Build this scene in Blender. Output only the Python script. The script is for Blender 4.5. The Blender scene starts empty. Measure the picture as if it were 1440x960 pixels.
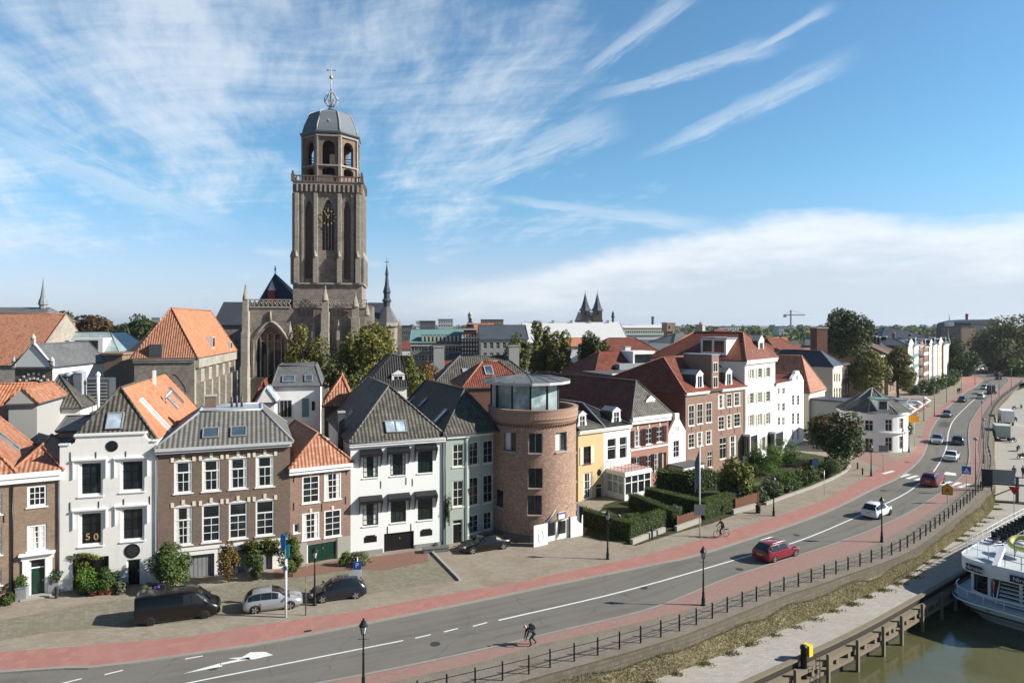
import bpy,bmesh,math,random
import numpy as np
from mathutils import Vector,Matrix,noise as mnoise
random.seed(7);np.random.seed(7)
SC=bpy.context.scene
COL=SC.collection
R=math.radians;PI=math.pi
# camera, sky, sun, exposure
CAMZ=20.0
FPX=960.0;HU,HV=720.0,456.0
cam=bpy.data.cameras.new('camera');camo=bpy.data.objects.new('camera',cam);COL.objects.link(camo)
cam.lens=24;cam.sensor_width=36;cam.sensor_fit='HORIZONTAL'
cam.shift_y=-24/1440;cam.clip_start=0.5;cam.clip_end=20000
camo.location=(0,0,CAMZ);camo.rotation_euler=(R(90),0,0)
SC.camera=camo
SUN_EL,SUN_AZ=R(31),R(-5)
sunv=Vector((math.cos(SUN_EL)*math.cos(SUN_AZ),math.cos(SUN_EL)*math.sin(SUN_AZ),math.sin(SUN_EL)))
sun=bpy.data.lights.new('sun','SUN');suno=bpy.data.objects.new('sun',sun);COL.objects.link(suno)
sun.energy=5.0;sun.angle=R(0.5);sun.color=(1,.95,.87)
suno.rotation_euler=(-sunv).to_track_quat('-Z','Y').to_euler();suno.location=(60,0,60)
SC.view_settings.view_transform='Standard';SC.view_settings.look='None'
SC.view_settings.exposure=0.70;SC.view_settings.gamma=1;SC.view_settings.use_curve_mapping=False
SC.cycles.max_bounces=6;SC.cycles.diffuse_bounces=3;SC.cycles.glossy_bounces=3
SC.cycles.transmission_bounces=4;SC.cycles.transparent_max_bounces=8;SC.cycles.use_denoising=True
SC.cycles.sample_clamp_indirect=4
class NT:
 "small helper to wire shader nodes"
 def __init__(s,tree):s.t=tree;s.n=tree.nodes;s.l=tree.links
 def node(s,typ,ins=None,**kw):
  n=s.n.new(typ)
  for k,v in kw.items():setattr(n,k,v)
  for k,v in(ins or{}).items():
   if hasattr(v,'is_output')or isinstance(v,bpy.types.NodeSocket):s.l.new(v,n.inputs[k])
   else:n.inputs[k].default_value=v
  return n
 def math(s,op,a,b=0.0,c=None,clamp=False):
  ins={0:a,1:b}
  if c is not None:ins[2]=c
  return s.node('ShaderNodeMath',ins,operation=op,use_clamp=clamp).outputs[0]
 def mix(s,f,a,b,blend='MIX'):
  n=s.node('ShaderNodeMix',None,data_type='RGBA',blend_type=blend)
  for i,v in((0,f),(6,a),(7,b)):
   if isinstance(v,bpy.types.NodeSocket):s.l.new(v,n.inputs[i])
   elif i==0:n.inputs[0].default_value=v
   else:n.inputs[i].default_value=(*v,1)if len(v)==3 else v
  return n.outputs[2]
 def noise(s,vec,scale,detail=3,rough=.55,out=0,dist=0.0):
  return s.node('ShaderNodeTexNoise',{'Vector':vec,'Scale':scale,'Detail':detail,'Roughness':rough,'Distortion':dist}).outputs[out]
 def smooth(s,v,a,b,lo=0.0,hi=1.0):
  return s.node('ShaderNodeMapRange',{0:v,1:a,2:b,3:lo,4:hi},interpolation_type='SMOOTHSTEP').outputs[0]
 def ramp(s,f,stops):
  n=s.node('ShaderNodeValToRGB',{0:f});e=n.color_ramp.elements
  while len(e)<len(stops):e.new(.5)
  for i,(p,c)in enumerate(stops):e[i].position=p;e[i].color=(*c,1)
  return n.outputs[0]
 def comb(s,x,y,z=0.0):return s.node('ShaderNodeCombineXYZ',{0:x,1:y,2:z}).outputs[0]
 def sep(s,v):
  n=s.node('ShaderNodeSeparateXYZ',{0:v});return n.outputs[0],n.outputs[1],n.outputs[2]
def build_world():
 w=bpy.data.worlds.new('World');SC.world=w;w.use_nodes=True
 t=NT(w.node_tree);t.n.clear()
 sky=t.node('ShaderNodeTexSky',None,sky_type='NISHITA',sun_disc=False)
 sky.sun_elevation=SUN_EL;sky.sun_rotation=R(90)-SUN_AZ
 sky.altitude=20;sky.air_density=1.0;sky.dust_density=0.4;sky.ozone_density=2.5
 gen=t.node('ShaderNodeTexCoord').outputs['Generated']
 x,y,z=t.sep(gen)
 h=t.math('SQRT',t.math('ADD',t.math('MULTIPLY',x,x),t.math('MULTIPLY',y,y)))
 b=t.math('DIVIDE',z,t.math('MAXIMUM',h,.02))
 az=t.math('ARCTAN2',x,y)
 zz=t.math('ADD',t.math('MAXIMUM',z,0.0),.10)
 px=t.math('DIVIDE',x,zz);py=t.math('DIVIDE',y,zz)
 th=math.atan2(-1,.36);c,s_=math.cos(th),math.sin(th)
 al=t.math('ADD',t.math('MULTIPLY',px,c),t.math('MULTIPLY',py,s_))
 ac=t.math('ADD',t.math('MULTIPLY',px,-s_),t.math('MULTIPLY',py,c))
 wob=t.noise(t.comb(px,py),.55,3,.5)
 ac2=t.math('ADD',ac,t.math('MULTIPLY',t.math('SUBTRACT',wob,.5),.55))
 al2=t.math('ADD',al,t.math('MULTIPLY',t.noise(t.comb(px,py,4.0),1.3,2),.5))
 n1=t.noise(t.comb(t.math('MULTIPLY',al2,.55),t.math('MULTIPLY',ac2,1.5),3.1),1.1,6,.58)
 hx=t.math('ADD',px,t.math('MULTIPLY',py,-.10));hy=t.math('ADD',t.math('ADD',py,t.math('MULTIPLY',px,.10)),t.math('MULTIPLY',wob,1.1))
 n2=t.noise(t.comb(t.math('MULTIPLY',hx,1.3),t.math('MULTIPLY',hy,9.0),8.3),1.1,6,.66)
 n3=t.noise(t.comb(t.math('MULTIPLY',al,2.6),t.math('MULTIPLY',ac2,8.0),1.3),1.3,6,.62)
 big=t.noise(t.comb(t.math('ADD',px,5.2),t.math('ADD',py,1.7)),.55,3,.5)
 wmask=t.smooth(az,.36,.02)
 cover=t.math('ADD',t.math('MULTIPLY',big,.70),t.math('ADD',t.math('MULTIPLY',wmask,.44),t.math('MULTIPLY',t.smooth(b,.20,.04),-.30)))
 ci=t.math('ADD',t.math('ADD',t.math('MULTIPLY',n1,1.15),-.18),t.math('ADD',t.math('MULTIPLY',t.math('SUBTRACT',n2,.5),.36),t.math('MULTIPLY',t.math('SUBTRACT',n3,.5),.46)))
 ci=t.math('ADD',ci,t.math('SUBTRACT',cover,.72))
 ci=t.smooth(ci,.27,.78)
 def plume(az0,b0,az1,b1,wid,seed):
  dx,dy=az1-az0,b1-b0;L=math.hypot(dx,dy);ux,uy=dx/L,dy/L
  qx=t.math('SUBTRACT',az,az0);qy=t.math('SUBTRACT',b,b0)
  u=t.math('ADD',t.math('MULTIPLY',qx,ux),t.math('MULTIPLY',qy,uy))
  v=t.math('ADD',t.math('MULTIPLY',qx,-uy),t.math('MULTIPLY',qy,ux))
  nn=t.noise(t.comb(t.math('MULTIPLY',u,9),t.math('MULTIPLY',v,60),seed),1.0,8,.72)
  v=t.math('ADD',v,t.math('MULTIPLY',t.math('SUBTRACT',nn,.5),wid*2.3))
  un=t.math('DIVIDE',u,L)
  ww=t.math('MULTIPLY',t.math('ADD',t.math('MULTIPLY',un,.5),.55),wid)
  g=t.math('SUBTRACT',1.0,t.math('DIVIDE',t.math('ABSOLUTE',v),ww),clamp=True)
  e=t.math('MULTIPLY',t.smooth(un,-.1,.35),t.smooth(un,1.12,.8))
  return t.math('MULTIPLY',t.math('MULTIPLY',t.smooth(g,0,1),e),t.math('ADD',t.math('MULTIPLY',nn,1.2),.05))
 def ab(u,v):
  a=(u-HU)/FPX;return math.atan(a),(HV-v)/FPX/math.sqrt(1+a*a)
 P=[plume(*ab(900,222),*ab(1190,84),.022,1.0),plume(*ab(800,118),*ab(975,-10),.024,4.0),plume(*ab(670,275),*ab(1010,318),.018,7.0),plume(*ab(1030,85),*ab(1170,10),.012,9.0),plume(*ab(330,325),*ab(-30,175),.040,12.0),plume(*ab(620,270),*ab(860,165),.045,15.0),plume(*ab(820,140),*ab(1090,60),.020,18.0)]
 pl=P[0]
 for k,q in enumerate(P[1:]):pl=t.math('MAXIMUM',pl,q)
 ci=t.math('MAXIMUM',t.math('MULTIPLY',ci,.80),t.math('MULTIPLY',pl,.66))
 nb=t.noise(t.comb(t.math('MULTIPLY',az,5.0),t.math('MULTIPLY',b,16.0),2.0),1.0,7,.55)
 nb2=t.noise(t.comb(t.math('MULTIPLY',az,9.0),t.math('MULTIPLY',b,40.0),6.0),1.0,7,.6)
 puf=t.noise(t.comb(t.math('MULTIPLY',az,26.0),t.math('MULTIPLY',b,60.0),4.0),1.0,4,.6)
 top=t.math('ADD',t.math('ADD',t.math('SUBTRACT',t.smooth(az,-.16,.40,.058,.152),t.smooth(az,.40,.66,0.0,.024)),t.math('MULTIPLY',t.math('SUBTRACT',nb,.5),.060)),t.math('MULTIPLY',t.math('SUBTRACT',puf,.5),.022))
 dt=t.math('SUBTRACT',top,b)
 bank=t.math('MULTIPLY',t.smooth(dt,-.006,.026),t.smooth(az,-.30,.16))
 litf=t.smooth(t.math('ADD',dt,t.math('MULTIPLY',t.math('SUBTRACT',nb2,.5),.16)),.10,.0)
 puff=t.noise(t.comb(t.math('MULTIPLY',az,7.0),t.math('MULTIPLY',b,26.0),11.0),1.0,6,.55)
 puff=t.math('MULTIPLY',t.smooth(puff,.56,.74),t.math('MULTIPLY',t.smooth(b,.02,.05),t.smooth(b,.15,.08)))
 veil=t.math('MULTIPLY',t.smooth(b,.16,.0),.50)
 K=SKY_K=1.0
 front=t.math('MULTIPLY',t.smooth(t.math('ABSOLUTE',az),1.5,.95),t.smooth(b,.95,.55))
 ci=t.math('MULTIPLY',ci,front)
 skyc=t.mix(1.0,sky.outputs[0],t.mix(t.smooth(b,.03,.22),(.98,1.02,1.30),(.84,1.24,1.34)),'MULTIPLY')
 col=t.mix(veil,skyc,(4.9,6.2,7.7))
 col=t.mix(t.math('MULTIPLY',ci,.86),col,(7.4,8.0,8.6))
 col=t.mix(t.math('MULTIPLY',puff,.55),col,(6.8,7.3,7.8))
 bcol=t.mix(litf,(5.5,6.2,7.0),(8.2,8.5,8.8))
 col=t.mix(t.math('MULTIPLY',bank,.84),col,bcol)
 back=t.math('MULTIPLY',t.smooth(t.math('ABSOLUTE',az),1.2,1.9,1.0,.50),t.smooth(b,.8,1.8,1.0,.72))  # unseen sky dimmed behind the camera and overhead to lower the ambient fill
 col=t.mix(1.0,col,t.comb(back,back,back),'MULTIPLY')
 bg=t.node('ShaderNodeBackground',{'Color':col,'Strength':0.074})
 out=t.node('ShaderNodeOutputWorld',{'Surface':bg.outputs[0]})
build_world()
# measuring: photo pixel -> metres
def G(u,v,z=0.0):
 "ground point at height z under a photo pixel"
 y=FPX*(CAMZ-z)/(v-HV);return Vector(((u-HU)/FPX*y,y,z))
def W(u,v,y):
 "point at distance y north of the camera"
 return Vector(((u-HU)/FPX*y,y,CAMZ-(v-HV)/FPX*y))
 # mesh builder
class MB:
 def __init__(s):s.v=[];s.f=[];s.m=[];s.sm=[]
 def poly(s,pts,m=0,smooth=False):
  i=len(s.v);s.v+=[tuple(p)for p in pts];s.f.append(tuple(range(i,i+len(pts))));s.m.append(m);s.sm.append(smooth);return s
 def faces(s,vs,fs,m=0,smooth=False):
  i=len(s.v);s.v+=[tuple(p)for p in vs]
  for f in fs:s.f.append(tuple(k+i for k in f));s.m.append(m);s.sm.append(smooth)
  return s
 def box(s,x0,x1,y0,y1,z0,z1,m=0):
  if x0>x1:x0,x1=x1,x0
  if y0>y1:y0,y1=y1,y0
  if z0>z1:z0,z1=z1,z0
  return s.faces([(x0,y0,z0),(x1,y0,z0),(x1,y1,z0),(x0,y1,z0),(x0,y0,z1),(x1,y0,z1),(x1,y1,z1),(x0,y1,z1)],[(0,3,2,1),(4,5,6,7),(0,1,5,4),(1,2,6,5),(2,3,7,6),(3,0,4,7)],m)
 def obox(s,o,ex,ey,ez,m=0):
  "box from corner o along three vectors"
  o,ex,ey,ez=map(Vector,(o,ex,ey,ez))
  return s.faces([o,o+ex,o+ex+ey,o+ey,o+ez,o+ex+ez,o+ex+ey+ez,o+ey+ez],[(0,3,2,1),(4,5,6,7),(0,1,5,4),(1,2,6,5),(2,3,7,6),(3,0,4,7)],m)
 def prism(s,pts,z0,z1,m=0):
  "vertical extrusion of a plan outline (counter-clockwise)"
  n=len(pts)
  s.faces([(p[0],p[1],z0)for p in pts]+[(p[0],p[1],z1)for p in pts],[tuple(range(n-1,-1,-1)),tuple(range(n,2*n))]+[(i,(i+1)%n,n+(i+1)%n,n+i)for i in range(n)],m);return s
 def slab(s,pts,d,m=0):
  "a flat polygon given thickness along vector d"
  n=len(pts);d=Vector(d);P=[Vector(p)for p in pts]
  s.faces(P+[p+d for p in P],[tuple(range(n-1,-1,-1)),tuple(range(n,2*n))]+[(i,(i+1)%n,n+(i+1)%n,n+i)for i in range(n)],m);return s
 def tube(s,path,r,n=6,m=0,cap=True,smooth=True):
  P=[Vector(p)for p in path];rr=r if isinstance(r,(list,tuple))else[r]*len(P)
  vs=[];
  for i,p in enumerate(P):
   t=(P[min(i+1,len(P)-1)]-P[max(i-1,0)]).normalized()
   a=Vector((0,0,1))if abs(t.z)<.9 else Vector((1,0,0))
   u=t.cross(a).normalized();w=t.cross(u)
   for k in range(n):
    an=2*PI*k/n;vs.append(p+(u*math.cos(an)+w*math.sin(an))*rr[i])
  fs=[(i*n+k,i*n+(k+1)%n,(i+1)*n+(k+1)%n,(i+1)*n+k)for i in range(len(P)-1)for k in range(n)]
  s.faces(vs,fs,m,smooth)
  if cap:
   i0=len(s.v)-len(vs);s.f.append(tuple(i0+k for k in range(n-1,-1,-1)));s.m.append(m);s.sm.append(False)
   j=i0+(len(P)-1)*n;s.f.append(tuple(j+k for k in range(n)));s.m.append(m);s.sm.append(False)
  return s
 def lathe(s,prof,n=16,c=(0,0,0),m=0,smooth=True,a0=0.0,arc=2*PI):
  cx,cy,cz=c;full=abs(arc-2*PI)<1e-6;k=n if full else n+1
  vs=[(cx+r*math.cos(a0+arc*j/n),cy+r*math.sin(a0+arc*j/n),cz+z)for r,z in prof for j in range(k)]
  fs=[(i*k+j,i*k+(j+1)%k,(i+1)*k+(j+1)%k,(i+1)*k+j)for i in range(len(prof)-1)for j in range(n)]
  s.faces(vs,fs,m,smooth);return s
 def build(s,name,mats,parent=None,loc=None,uv=True):
  me=bpy.data.meshes.new(name);me.from_pydata(s.v,[],s.f)
  if not isinstance(mats,(list,tuple)):mats=[mats]
  for mt in mats:me.materials.append(mt)
  if len(mats)>1:me.polygons.foreach_set('material_index',s.m)
  if any(s.sm):me.polygons.foreach_set('use_smooth',s.sm)
  me.update()
  if uv:auto_uv(me)
  o=bpy.data.objects.new(name,me);COL.objects.link(o)
  if parent is not None:o.parent=parent
  if loc is not None:o.location=loc
  return o
def auto_uv(me):
 "every face unrolled in metres: u runs level, v runs up the face"
 nl=len(me.loops);
 if not nl:return
 npl=len(me.polygons)
 nor=np.empty(npl*3);me.polygons.foreach_get('normal',nor);nor=nor.reshape(-1,3)
 tot=np.empty(npl,int);me.polygons.foreach_get('loop_total',tot)
 vi=np.empty(nl,int);me.loops.foreach_get('vertex_index',vi)
 co=np.empty(len(me.vertices)*3);me.vertices.foreach_get('co',co);co=co.reshape(-1,3)[vi]
 n=np.repeat(nor,tot,axis=0)
 ud=np.stack([-n[:,1],n[:,0],np.zeros(len(n))],1);L=np.linalg.norm(ud,axis=1)
 flat=L<.08;ud[flat]=(1,0,0);L[flat]=1;ud/=L[:,None]
 vd=np.cross(n,ud);vd[flat]=(0,1,0)
 uvs=np.stack([(co*ud).sum(1),(co*vd).sum(1)],1).astype(np.float32)
 lay=me.uv_layers.new(name='UVMap');lay.data.foreach_set('uv',uvs.ravel())
def thing(name,label,cat,loc=(0,0,0),rz=0.0,group=None):
 o=bpy.data.objects.new(name,None);COL.objects.link(o);o.location=loc;o.rotation_euler=(0,0,rz)
 o.empty_display_size=.3
 o['label']=label;o['category']=cat
 if group:o['group']=group
 return o
def tag(o,label,cat,group=None):
 o['label']=label;o['category']=cat
 if group:o['group']=group
 return o
def kind(o,k):o['kind']=k;return o
KIDS={}
def copy_tree(o,parent=None,kids=None):
 if kids is None:
  kids={}
  for q in bpy.data.objects:
   if q.parent:kids.setdefault(q.parent.name,[]).append(q)
 c=o.copy();COL.objects.link(c);c.parent=parent
 for ch in kids.get(o.name,[]):copy_tree(ch,c,kids)
 return c
 # materials
def mat(name,base=None,rough=.8,metal=0.0,spec=.3,fn=None):
 m=bpy.data.materials.new(name);m.use_nodes=True;t=NT(m.node_tree);t.n.clear()
 b=t.node('ShaderNodeBsdfPrincipled',{'Roughness':rough,'Metallic':metal,'Specular IOR Level':spec})
 if base:b.inputs['Base Color'].default_value=(*base,1)
 o=t.node('ShaderNodeOutputMaterial',{'Surface':b.outputs[0]})
 if fn:fn(t,b)
 return m
def setc(t,b,c):t.l.new(c,b.inputs['Base Color'])
def bump(t,b,h,strength=.4,dist=.02):
 n=t.node('ShaderNodeBump',{'Height':h,'Strength':strength,'Distance':dist});t.l.new(n.outputs[0],b.inputs['Normal'])
def UV(t):return t.node('ShaderNodeUVMap').outputs[0]
def OBJ(t):return t.node('ShaderNodeTexCoord').outputs['Object']
def GEO(t):return t.node('ShaderNodeNewGeometry').outputs['Position']
def rnd_obj(t):return t.node('ShaderNodeObjectInfo').outputs['Random']
def m_paint(name,c,rough=.45,var=.06,spec=.4):
 def fn(t,b):
  n=t.noise(GEO(t),1.3,4);n2=t.noise(GEO(t),9,3)
  f=t.math('ADD',t.math('MULTIPLY',n,.7),t.math('MULTIPLY',n2,.3))
  setc(t,b,t.mix(t.smooth(f,.3,.7),tuple(x*(1-var)for x in c),tuple(min(1,x*(1+var))for x in c)))
 return mat(name,None,rough,0,spec,fn)
def m_plaster(name,c,dirt=.25,dc=(.33,.31,.27)):
 def fn(t,b):
  uv=UV(t);g=GEO(t)
  n=t.noise(g,.7,5,.6)
  u,v,w=t.sep(uv)
  st=t.noise(t.comb(t.math('MULTIPLY',u,3.2),t.math('MULTIPLY',v,.28)),1.0,5,.65)
  d=t.math('MULTIPLY',t.smooth(t.math('ADD',t.math('MULTIPLY',n,.5),t.math('MULTIPLY',st,.5)),.48,.78),dirt)
  base=t.mix(t.noise(g,14,3),tuple(x*.95 for x in c),c)
  setc(t,b,t.mix(d,base,dc))
  bump(t,b,t.noise(g,22,4),.25,.01)
 return mat(name,None,.85,0,.2,fn)
def m_brick(name,c1,c2,mortar=(.36,.34,.31),var=.5,dirt=(.10,.085,.075),dirt_amt=.35,bw=.24,bh=.075):
 def fn(t,b):
  uv=UV(t);g=GEO(t)
  br=t.node('ShaderNodeTexBrick',{'Vector':uv,'Color1':(*c1,1),'Color2':(*c2,1),'Mortar':(*mortar,1),'Scale':1.0,'Mortar Size':.009,'Mortar Smooth':.3,'Bias':0.0,'Brick Width':bw,'Row Height':bh})
  big=t.noise(g,.45,5,.6);mid=t.noise(g,2.2,4,.6)
  u,v,w=t.sep(uv)
  cell=t.node('ShaderNodeTexWhiteNoise',{'Vector':t.comb(t.math('FLOOR',t.math('DIVIDE',t.math('ADD',u,t.math('MULTIPLY',t.math('FLOOR',t.math('DIVIDE',v,bh)),bw*.37)),bw*.8)),t.math('FLOOR',t.math('DIVIDE',v,bh)))},noise_dimensions='3D').outputs[0]
  c=t.mix(t.math('MULTIPLY',t.smooth(cell,.1,.9),var),br.outputs[0],tuple(x*.55 for x in c1))
  c=t.mix(t.math('MULTIPLY',t.smooth(mid,.45,.75),.35),c,tuple(min(1,x*1.35)for x in c2))
  c=t.mix(t.math('MULTIPLY',t.smooth(big,.45,.75),dirt_amt),c,dirt)
  setc(t,b,c);bump(t,b,br.outputs[1],.3,-.01)
 return mat(name,None,.88,0,.15,fn)
def m_tiles(name,cols,pu=.30,pv=.34,lichen=(.30,.29,.22),lich=.25,wave=1.0,gap_shade=.30,rough=.62):
 "clay pantiles: rolls down the slope, overlapping rows, each tile its own tint"
 def fn(t,b):
  uv=UV(t);g=GEO(t);u,v,w=t.sep(uv)
  uu=t.math('DIVIDE',u,pu);vv=t.math('DIVIDE',v,pv)
  cell=t.node('ShaderNodeTexWhiteNoise',{'Vector':t.comb(t.math('FLOOR',uu),t.math('FLOOR',vv))}).outputs[0]
  big=t.noise(g,.5,5,.6)
  f=t.math('ADD',t.math('MULTIPLY',cell,.6),t.math('MULTIPLY',t.smooth(big,.3,.7),.4))
  k=len(cols);c=t.ramp(f,[(i/(k-1)if k>1 else 0,cc)for i,cc in enumerate(cols)])
  c=t.mix(t.math('MULTIPLY',t.smooth(t.noise(g,1.6,5,.65),.55,.75),lich),c,lichen)
  fr=t.math('FRACT',vv);fu=t.math('FRACT',uu)
  wv=t.math('SINE',t.math('MULTIPLY',uu,2*PI))
  joint=t.math('MAXIMUM',t.smooth(fr,.10,.0),t.math('MULTIPLY',t.smooth(t.math('ABSOLUTE',t.math('SUBTRACT',fu,.75)),.14,.02),.9))
  c=t.mix(t.math('MULTIPLY',joint,gap_shade),c,tuple(x*.25 for x in cols[0]))  # groove shade painted into the tile colour, along with dark row joints
  setc(t,b,c)
  hgt=t.math('ADD',t.math('MULTIPLY',wv,.5*wave),t.math('MULTIPLY',fr,-.55))
  bump(t,b,hgt,.9,.055)
 return mat(name,None,rough,0,.25,fn)
def m_slate(name,c,pu=.3,pv=.22,rough=.5):
 return m_tiles(name,[tuple(x*.75 for x in c),c,tuple(x*1.25 for x in c)],pu,pv,lich=.12,wave=0.0,gap_shade=.25,rough=rough)
def m_metal(name,c,rough=.35,metal=.9):return mat(name,c,rough,metal,.5)
def m_glass(name,c=(.012,.016,.018),rough=.04,var=True):
 "window pane seen against a dark room"
 def fn(t,b):
  n=t.noise(OBJ(t),.9,3);r=rnd_obj(t)
  c2=tuple(x*3.2+.008 for x in c)
  setc(t,b,t.mix(t.math('MULTIPLY',t.smooth(n,.4,.75),t.math('ADD',t.math('MULTIPLY',r,.8),.1)),c,c2))
  wv=t.noise(GEO(t),1.6,2);bump(t,b,wv,.06,.02)
 return mat(name,None,rough,0,.5,fn)
def m_leaf(name,cols,trans=.25):
 def fn(t,b):
  g=GEO(t);r=t.node('ShaderNodeNewGeometry').outputs['Random Per Island']
  big=t.noise(g,.55,3,.6)
  f=t.math('ADD',t.math('MULTIPLY',r,.55),t.math('MULTIPLY',t.smooth(big,.3,.7),.45))
  k=len(cols);c=t.ramp(f,[(i/(k-1),cc)for i,cc in enumerate(cols)])
  setc(t,b,c)
  tr=t.node('ShaderNodeBsdfTranslucent');t.l.new(c,tr.inputs[0])
  mx=t.node('ShaderNodeMixShader',{0:trans});t.l.new(b.outputs[0],mx.inputs[1]);t.l.new(tr.outputs[0],mx.inputs[2])
  out=[n for n in t.n if n.type=='OUTPUT_MATERIAL'][0];t.l.new(mx.outputs[0],out.inputs[0])
 return mat(name,None,.6,0,.25,fn)
M={}
M['white']=m_plaster('white_plaster',(.82,.80,.76),.34)
M['bright']=m_plaster('bright_white_plaster',(.84,.84,.82),.20)
M['cream']=m_plaster('cream_plaster',(.70,.64,.50),.25)
M['yellow']=m_plaster('yellow_plaster',(.62,.47,.25),.25)
M['sage']=m_plaster('sage_plaster',(.36,.41,.37),.2,(.24,.25,.23))
M['grey_wall']=m_plaster('grey_render',(.38,.38,.36),.3)
M['dirty']=m_plaster('weathered_cream_render',(.56,.52,.42),.7)
M['wpaint']=m_paint('white_paint',(.80,.80,.78),.35,.03)
M['cpaint']=m_paint('cream_paint',(.72,.70,.60),.4,.03)
M['gpaint']=m_paint('dark_green_paint',(.012,.045,.03),.3,.2)
M['black']=m_paint('black_paint',(.012,.012,.013),.35,.2)
M['dkgrey']=m_paint('dark_grey_paint',(.07,.075,.08),.45,.1)
M['mgrey']=m_paint('mid_grey_paint',(.25,.26,.27),.5,.1)
M['lgrey']=m_paint('light_grey_paint',(.48,.49,.50),.45,.08)
M['maroon']=m_paint('maroon_paint',(.06,.018,.016),.4,.1)
M['shutterbeige']=m_paint('beige_shutter_paint',(.50,.49,.40),.5,.05)
M['brown_brick']=m_brick('brown_brick',(.31,.215,.15),(.22,.15,.105),(.30,.26,.21),.3,(.09,.068,.05),.25)
M['dark_brick']=m_brick('grey_brown_brick',(.225,.155,.118),(.16,.112,.086),(.20,.175,.15),.3,(.09,.07,.058),.25)
M['pink_brick']=m_brick('pink_brown_brick',(.33,.20,.152),(.245,.15,.115),(.30,.25,.215),.3,(.11,.08,.065),.25)
M['salmon_brick']=m_brick('salmon_brick',(.40,.205,.145),(.34,.17,.12),(.36,.27,.22),.2,(.18,.12,.10),.2)
M['red_brick']=m_brick('dark_red_brick',(.19,.085,.06),(.13,.06,.045),(.18,.15,.13),.3,(.06,.04,.035),.25)
M['tower_brick']=m_brick('round_tower_brick',(.46,.29,.21),(.27,.165,.12),(.48,.41,.34),.75,(.15,.115,.10),.28,.26,.09)
M['church']=m_brick('tuff_stone',(.35,.305,.255),(.22,.19,.16),(.29,.25,.205),.55,(.07,.062,.052),.55,.42,.20)
M['church_pale']=m_brick('pale_sandstone',(.42,.38,.32),(.32,.29,.245),(.28,.25,.2),.3,(.12,.10,.08),.35,.6,.3)
M['stone']=m_plaster('grey_stone',(.34,.32,.28),.4)
M['concrete']=m_plaster('concrete',(.40,.39,.36),.35)
M['orange_tiles']=m_tiles('orange_tiles',[(.36,.125,.058),(.47,.185,.092),(.54,.24,.13),(.42,.155,.075)],.30,.34,(.42,.28,.17),.30,.8,.25)
M['orange_old']=m_tiles('weathered_orange_tiles',[(.26,.095,.052),(.36,.15,.082),(.43,.21,.13),(.24,.105,.068)],.30,.34,(.36,.27,.18),.5,.9,.30)
M['red_tiles']=m_tiles('red_tiles',[(.115,.032,.02),(.185,.055,.032),(.25,.08,.046)],.28,.32,(.16,.10,.07),.35,.9,.3)
M['grey_tiles']=m_tiles('grey_pantiles',[(.06,.054,.045),(.10,.092,.077),(.145,.133,.11)],.33,.36,(.20,.195,.14),.4,1.0,.45)
M['grey_new']=m_tiles('smooth_grey_pantiles',[(.135,.128,.115),(.165,.156,.14),(.195,.184,.165)],.36,.36,(.22,.215,.19),.25,1.1,.55)
M['black_tiles']=m_tiles('glazed_black_tiles',[(.022,.022,.023),(.032,.031,.03),(.045,.043,.04)],.3,.34,(.10,.095,.08),.25,1.0,.5,.38)
M['slate']=m_slate('blue_grey_slate',(.060,.072,.090))
M['slate_dark']=m_slate('dark_slate',(.035,.04,.05))
M['slate_grey']=m_slate('grey_slate',(.13,.13,.13))
M['lead']=m_plaster('lead_sheet',(.25,.27,.29),.3,(.16,.17,.18))
M['dome']=m_plaster('dome_lead',(.17,.19,.215),.3,(.07,.08,.09))
M['zinc']=m_paint('zinc_sheet',(.34,.36,.38),.4,.12)
M['copper']=m_plaster('verdigris_copper',(.14,.26,.25),.3)
M['felt']=m_plaster('roofing_felt',(.10,.10,.105),.4,(.2,.2,.19))
M['pale_roof']=m_plaster('pale_metal_roof',(.58,.58,.57),.35)
M['glass']=m_glass('window_glass')
M['glass_blue']=m_glass('skylight_glass',(.05,.075,.10),.03)
M['glass_sky']=m_glass('pavilion_glass',(.24,.30,.30),.06)
M['glass_pale']=m_glass('pale_skylight_glass',(.28,.34,.38),.03)
M['curtain']=m_paint('white_curtain',(.62,.61,.58),.9,.1,.05)
M['timber']=m_plaster('weathered_timber',(.21,.175,.125),.5,(.09,.08,.06))
M['timber_dark']=m_plaster('tarred_timber',(.05,.045,.038),.4,(.03,.03,.025))
M['iron']=mat('black_iron',(.014,.015,.016),.45,.3,.4)
M['steel']=m_metal('galvanised_steel',(.50,.52,.53),.38,.75)
M['leaf_dark']=m_leaf('dark_leaves',[(.018,.032,.010),(.038,.062,.017),(.062,.090,.025),(.09,.105,.034)])
M['leaf_mid']=m_leaf('mid_green_leaves',[(.035,.065,.015),(.06,.105,.023),(.10,.145,.034),(.14,.17,.045)])
M['leaf_yellow']=m_leaf('yellowing_leaves',[(.07,.09,.018),(.13,.145,.027),(.20,.19,.035),(.26,.21,.04)])
M['leaf_olive']=m_leaf('olive_leaves',[(.06,.066,.018),(.11,.112,.030),(.175,.165,.042),(.22,.185,.046)])
M['leaf_rust']=m_leaf('rusty_leaves',[(.060,.028,.012),(.11,.05,.018),(.17,.085,.025),(.10,.075,.025)])
M['leaf_orange']=m_leaf('orange_leaves',[(.15,.06,.014),(.24,.10,.02),(.30,.15,.03)])
M['leaf_lime']=m_leaf('lime_leaves',[(.05,.11,.014),(.09,.18,.022),(.14,.24,.035)])
M['leaf_grey']=m_leaf('grey_green_leaves',[(.07,.085,.05),(.13,.15,.09),(.20,.22,.14)])
M['hedge_top']=m_leaf('clipped_hedge_leaves',[(.035,.065,.012),(.07,.11,.02),(.115,.16,.032),(.15,.185,.042)],.3)
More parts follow.
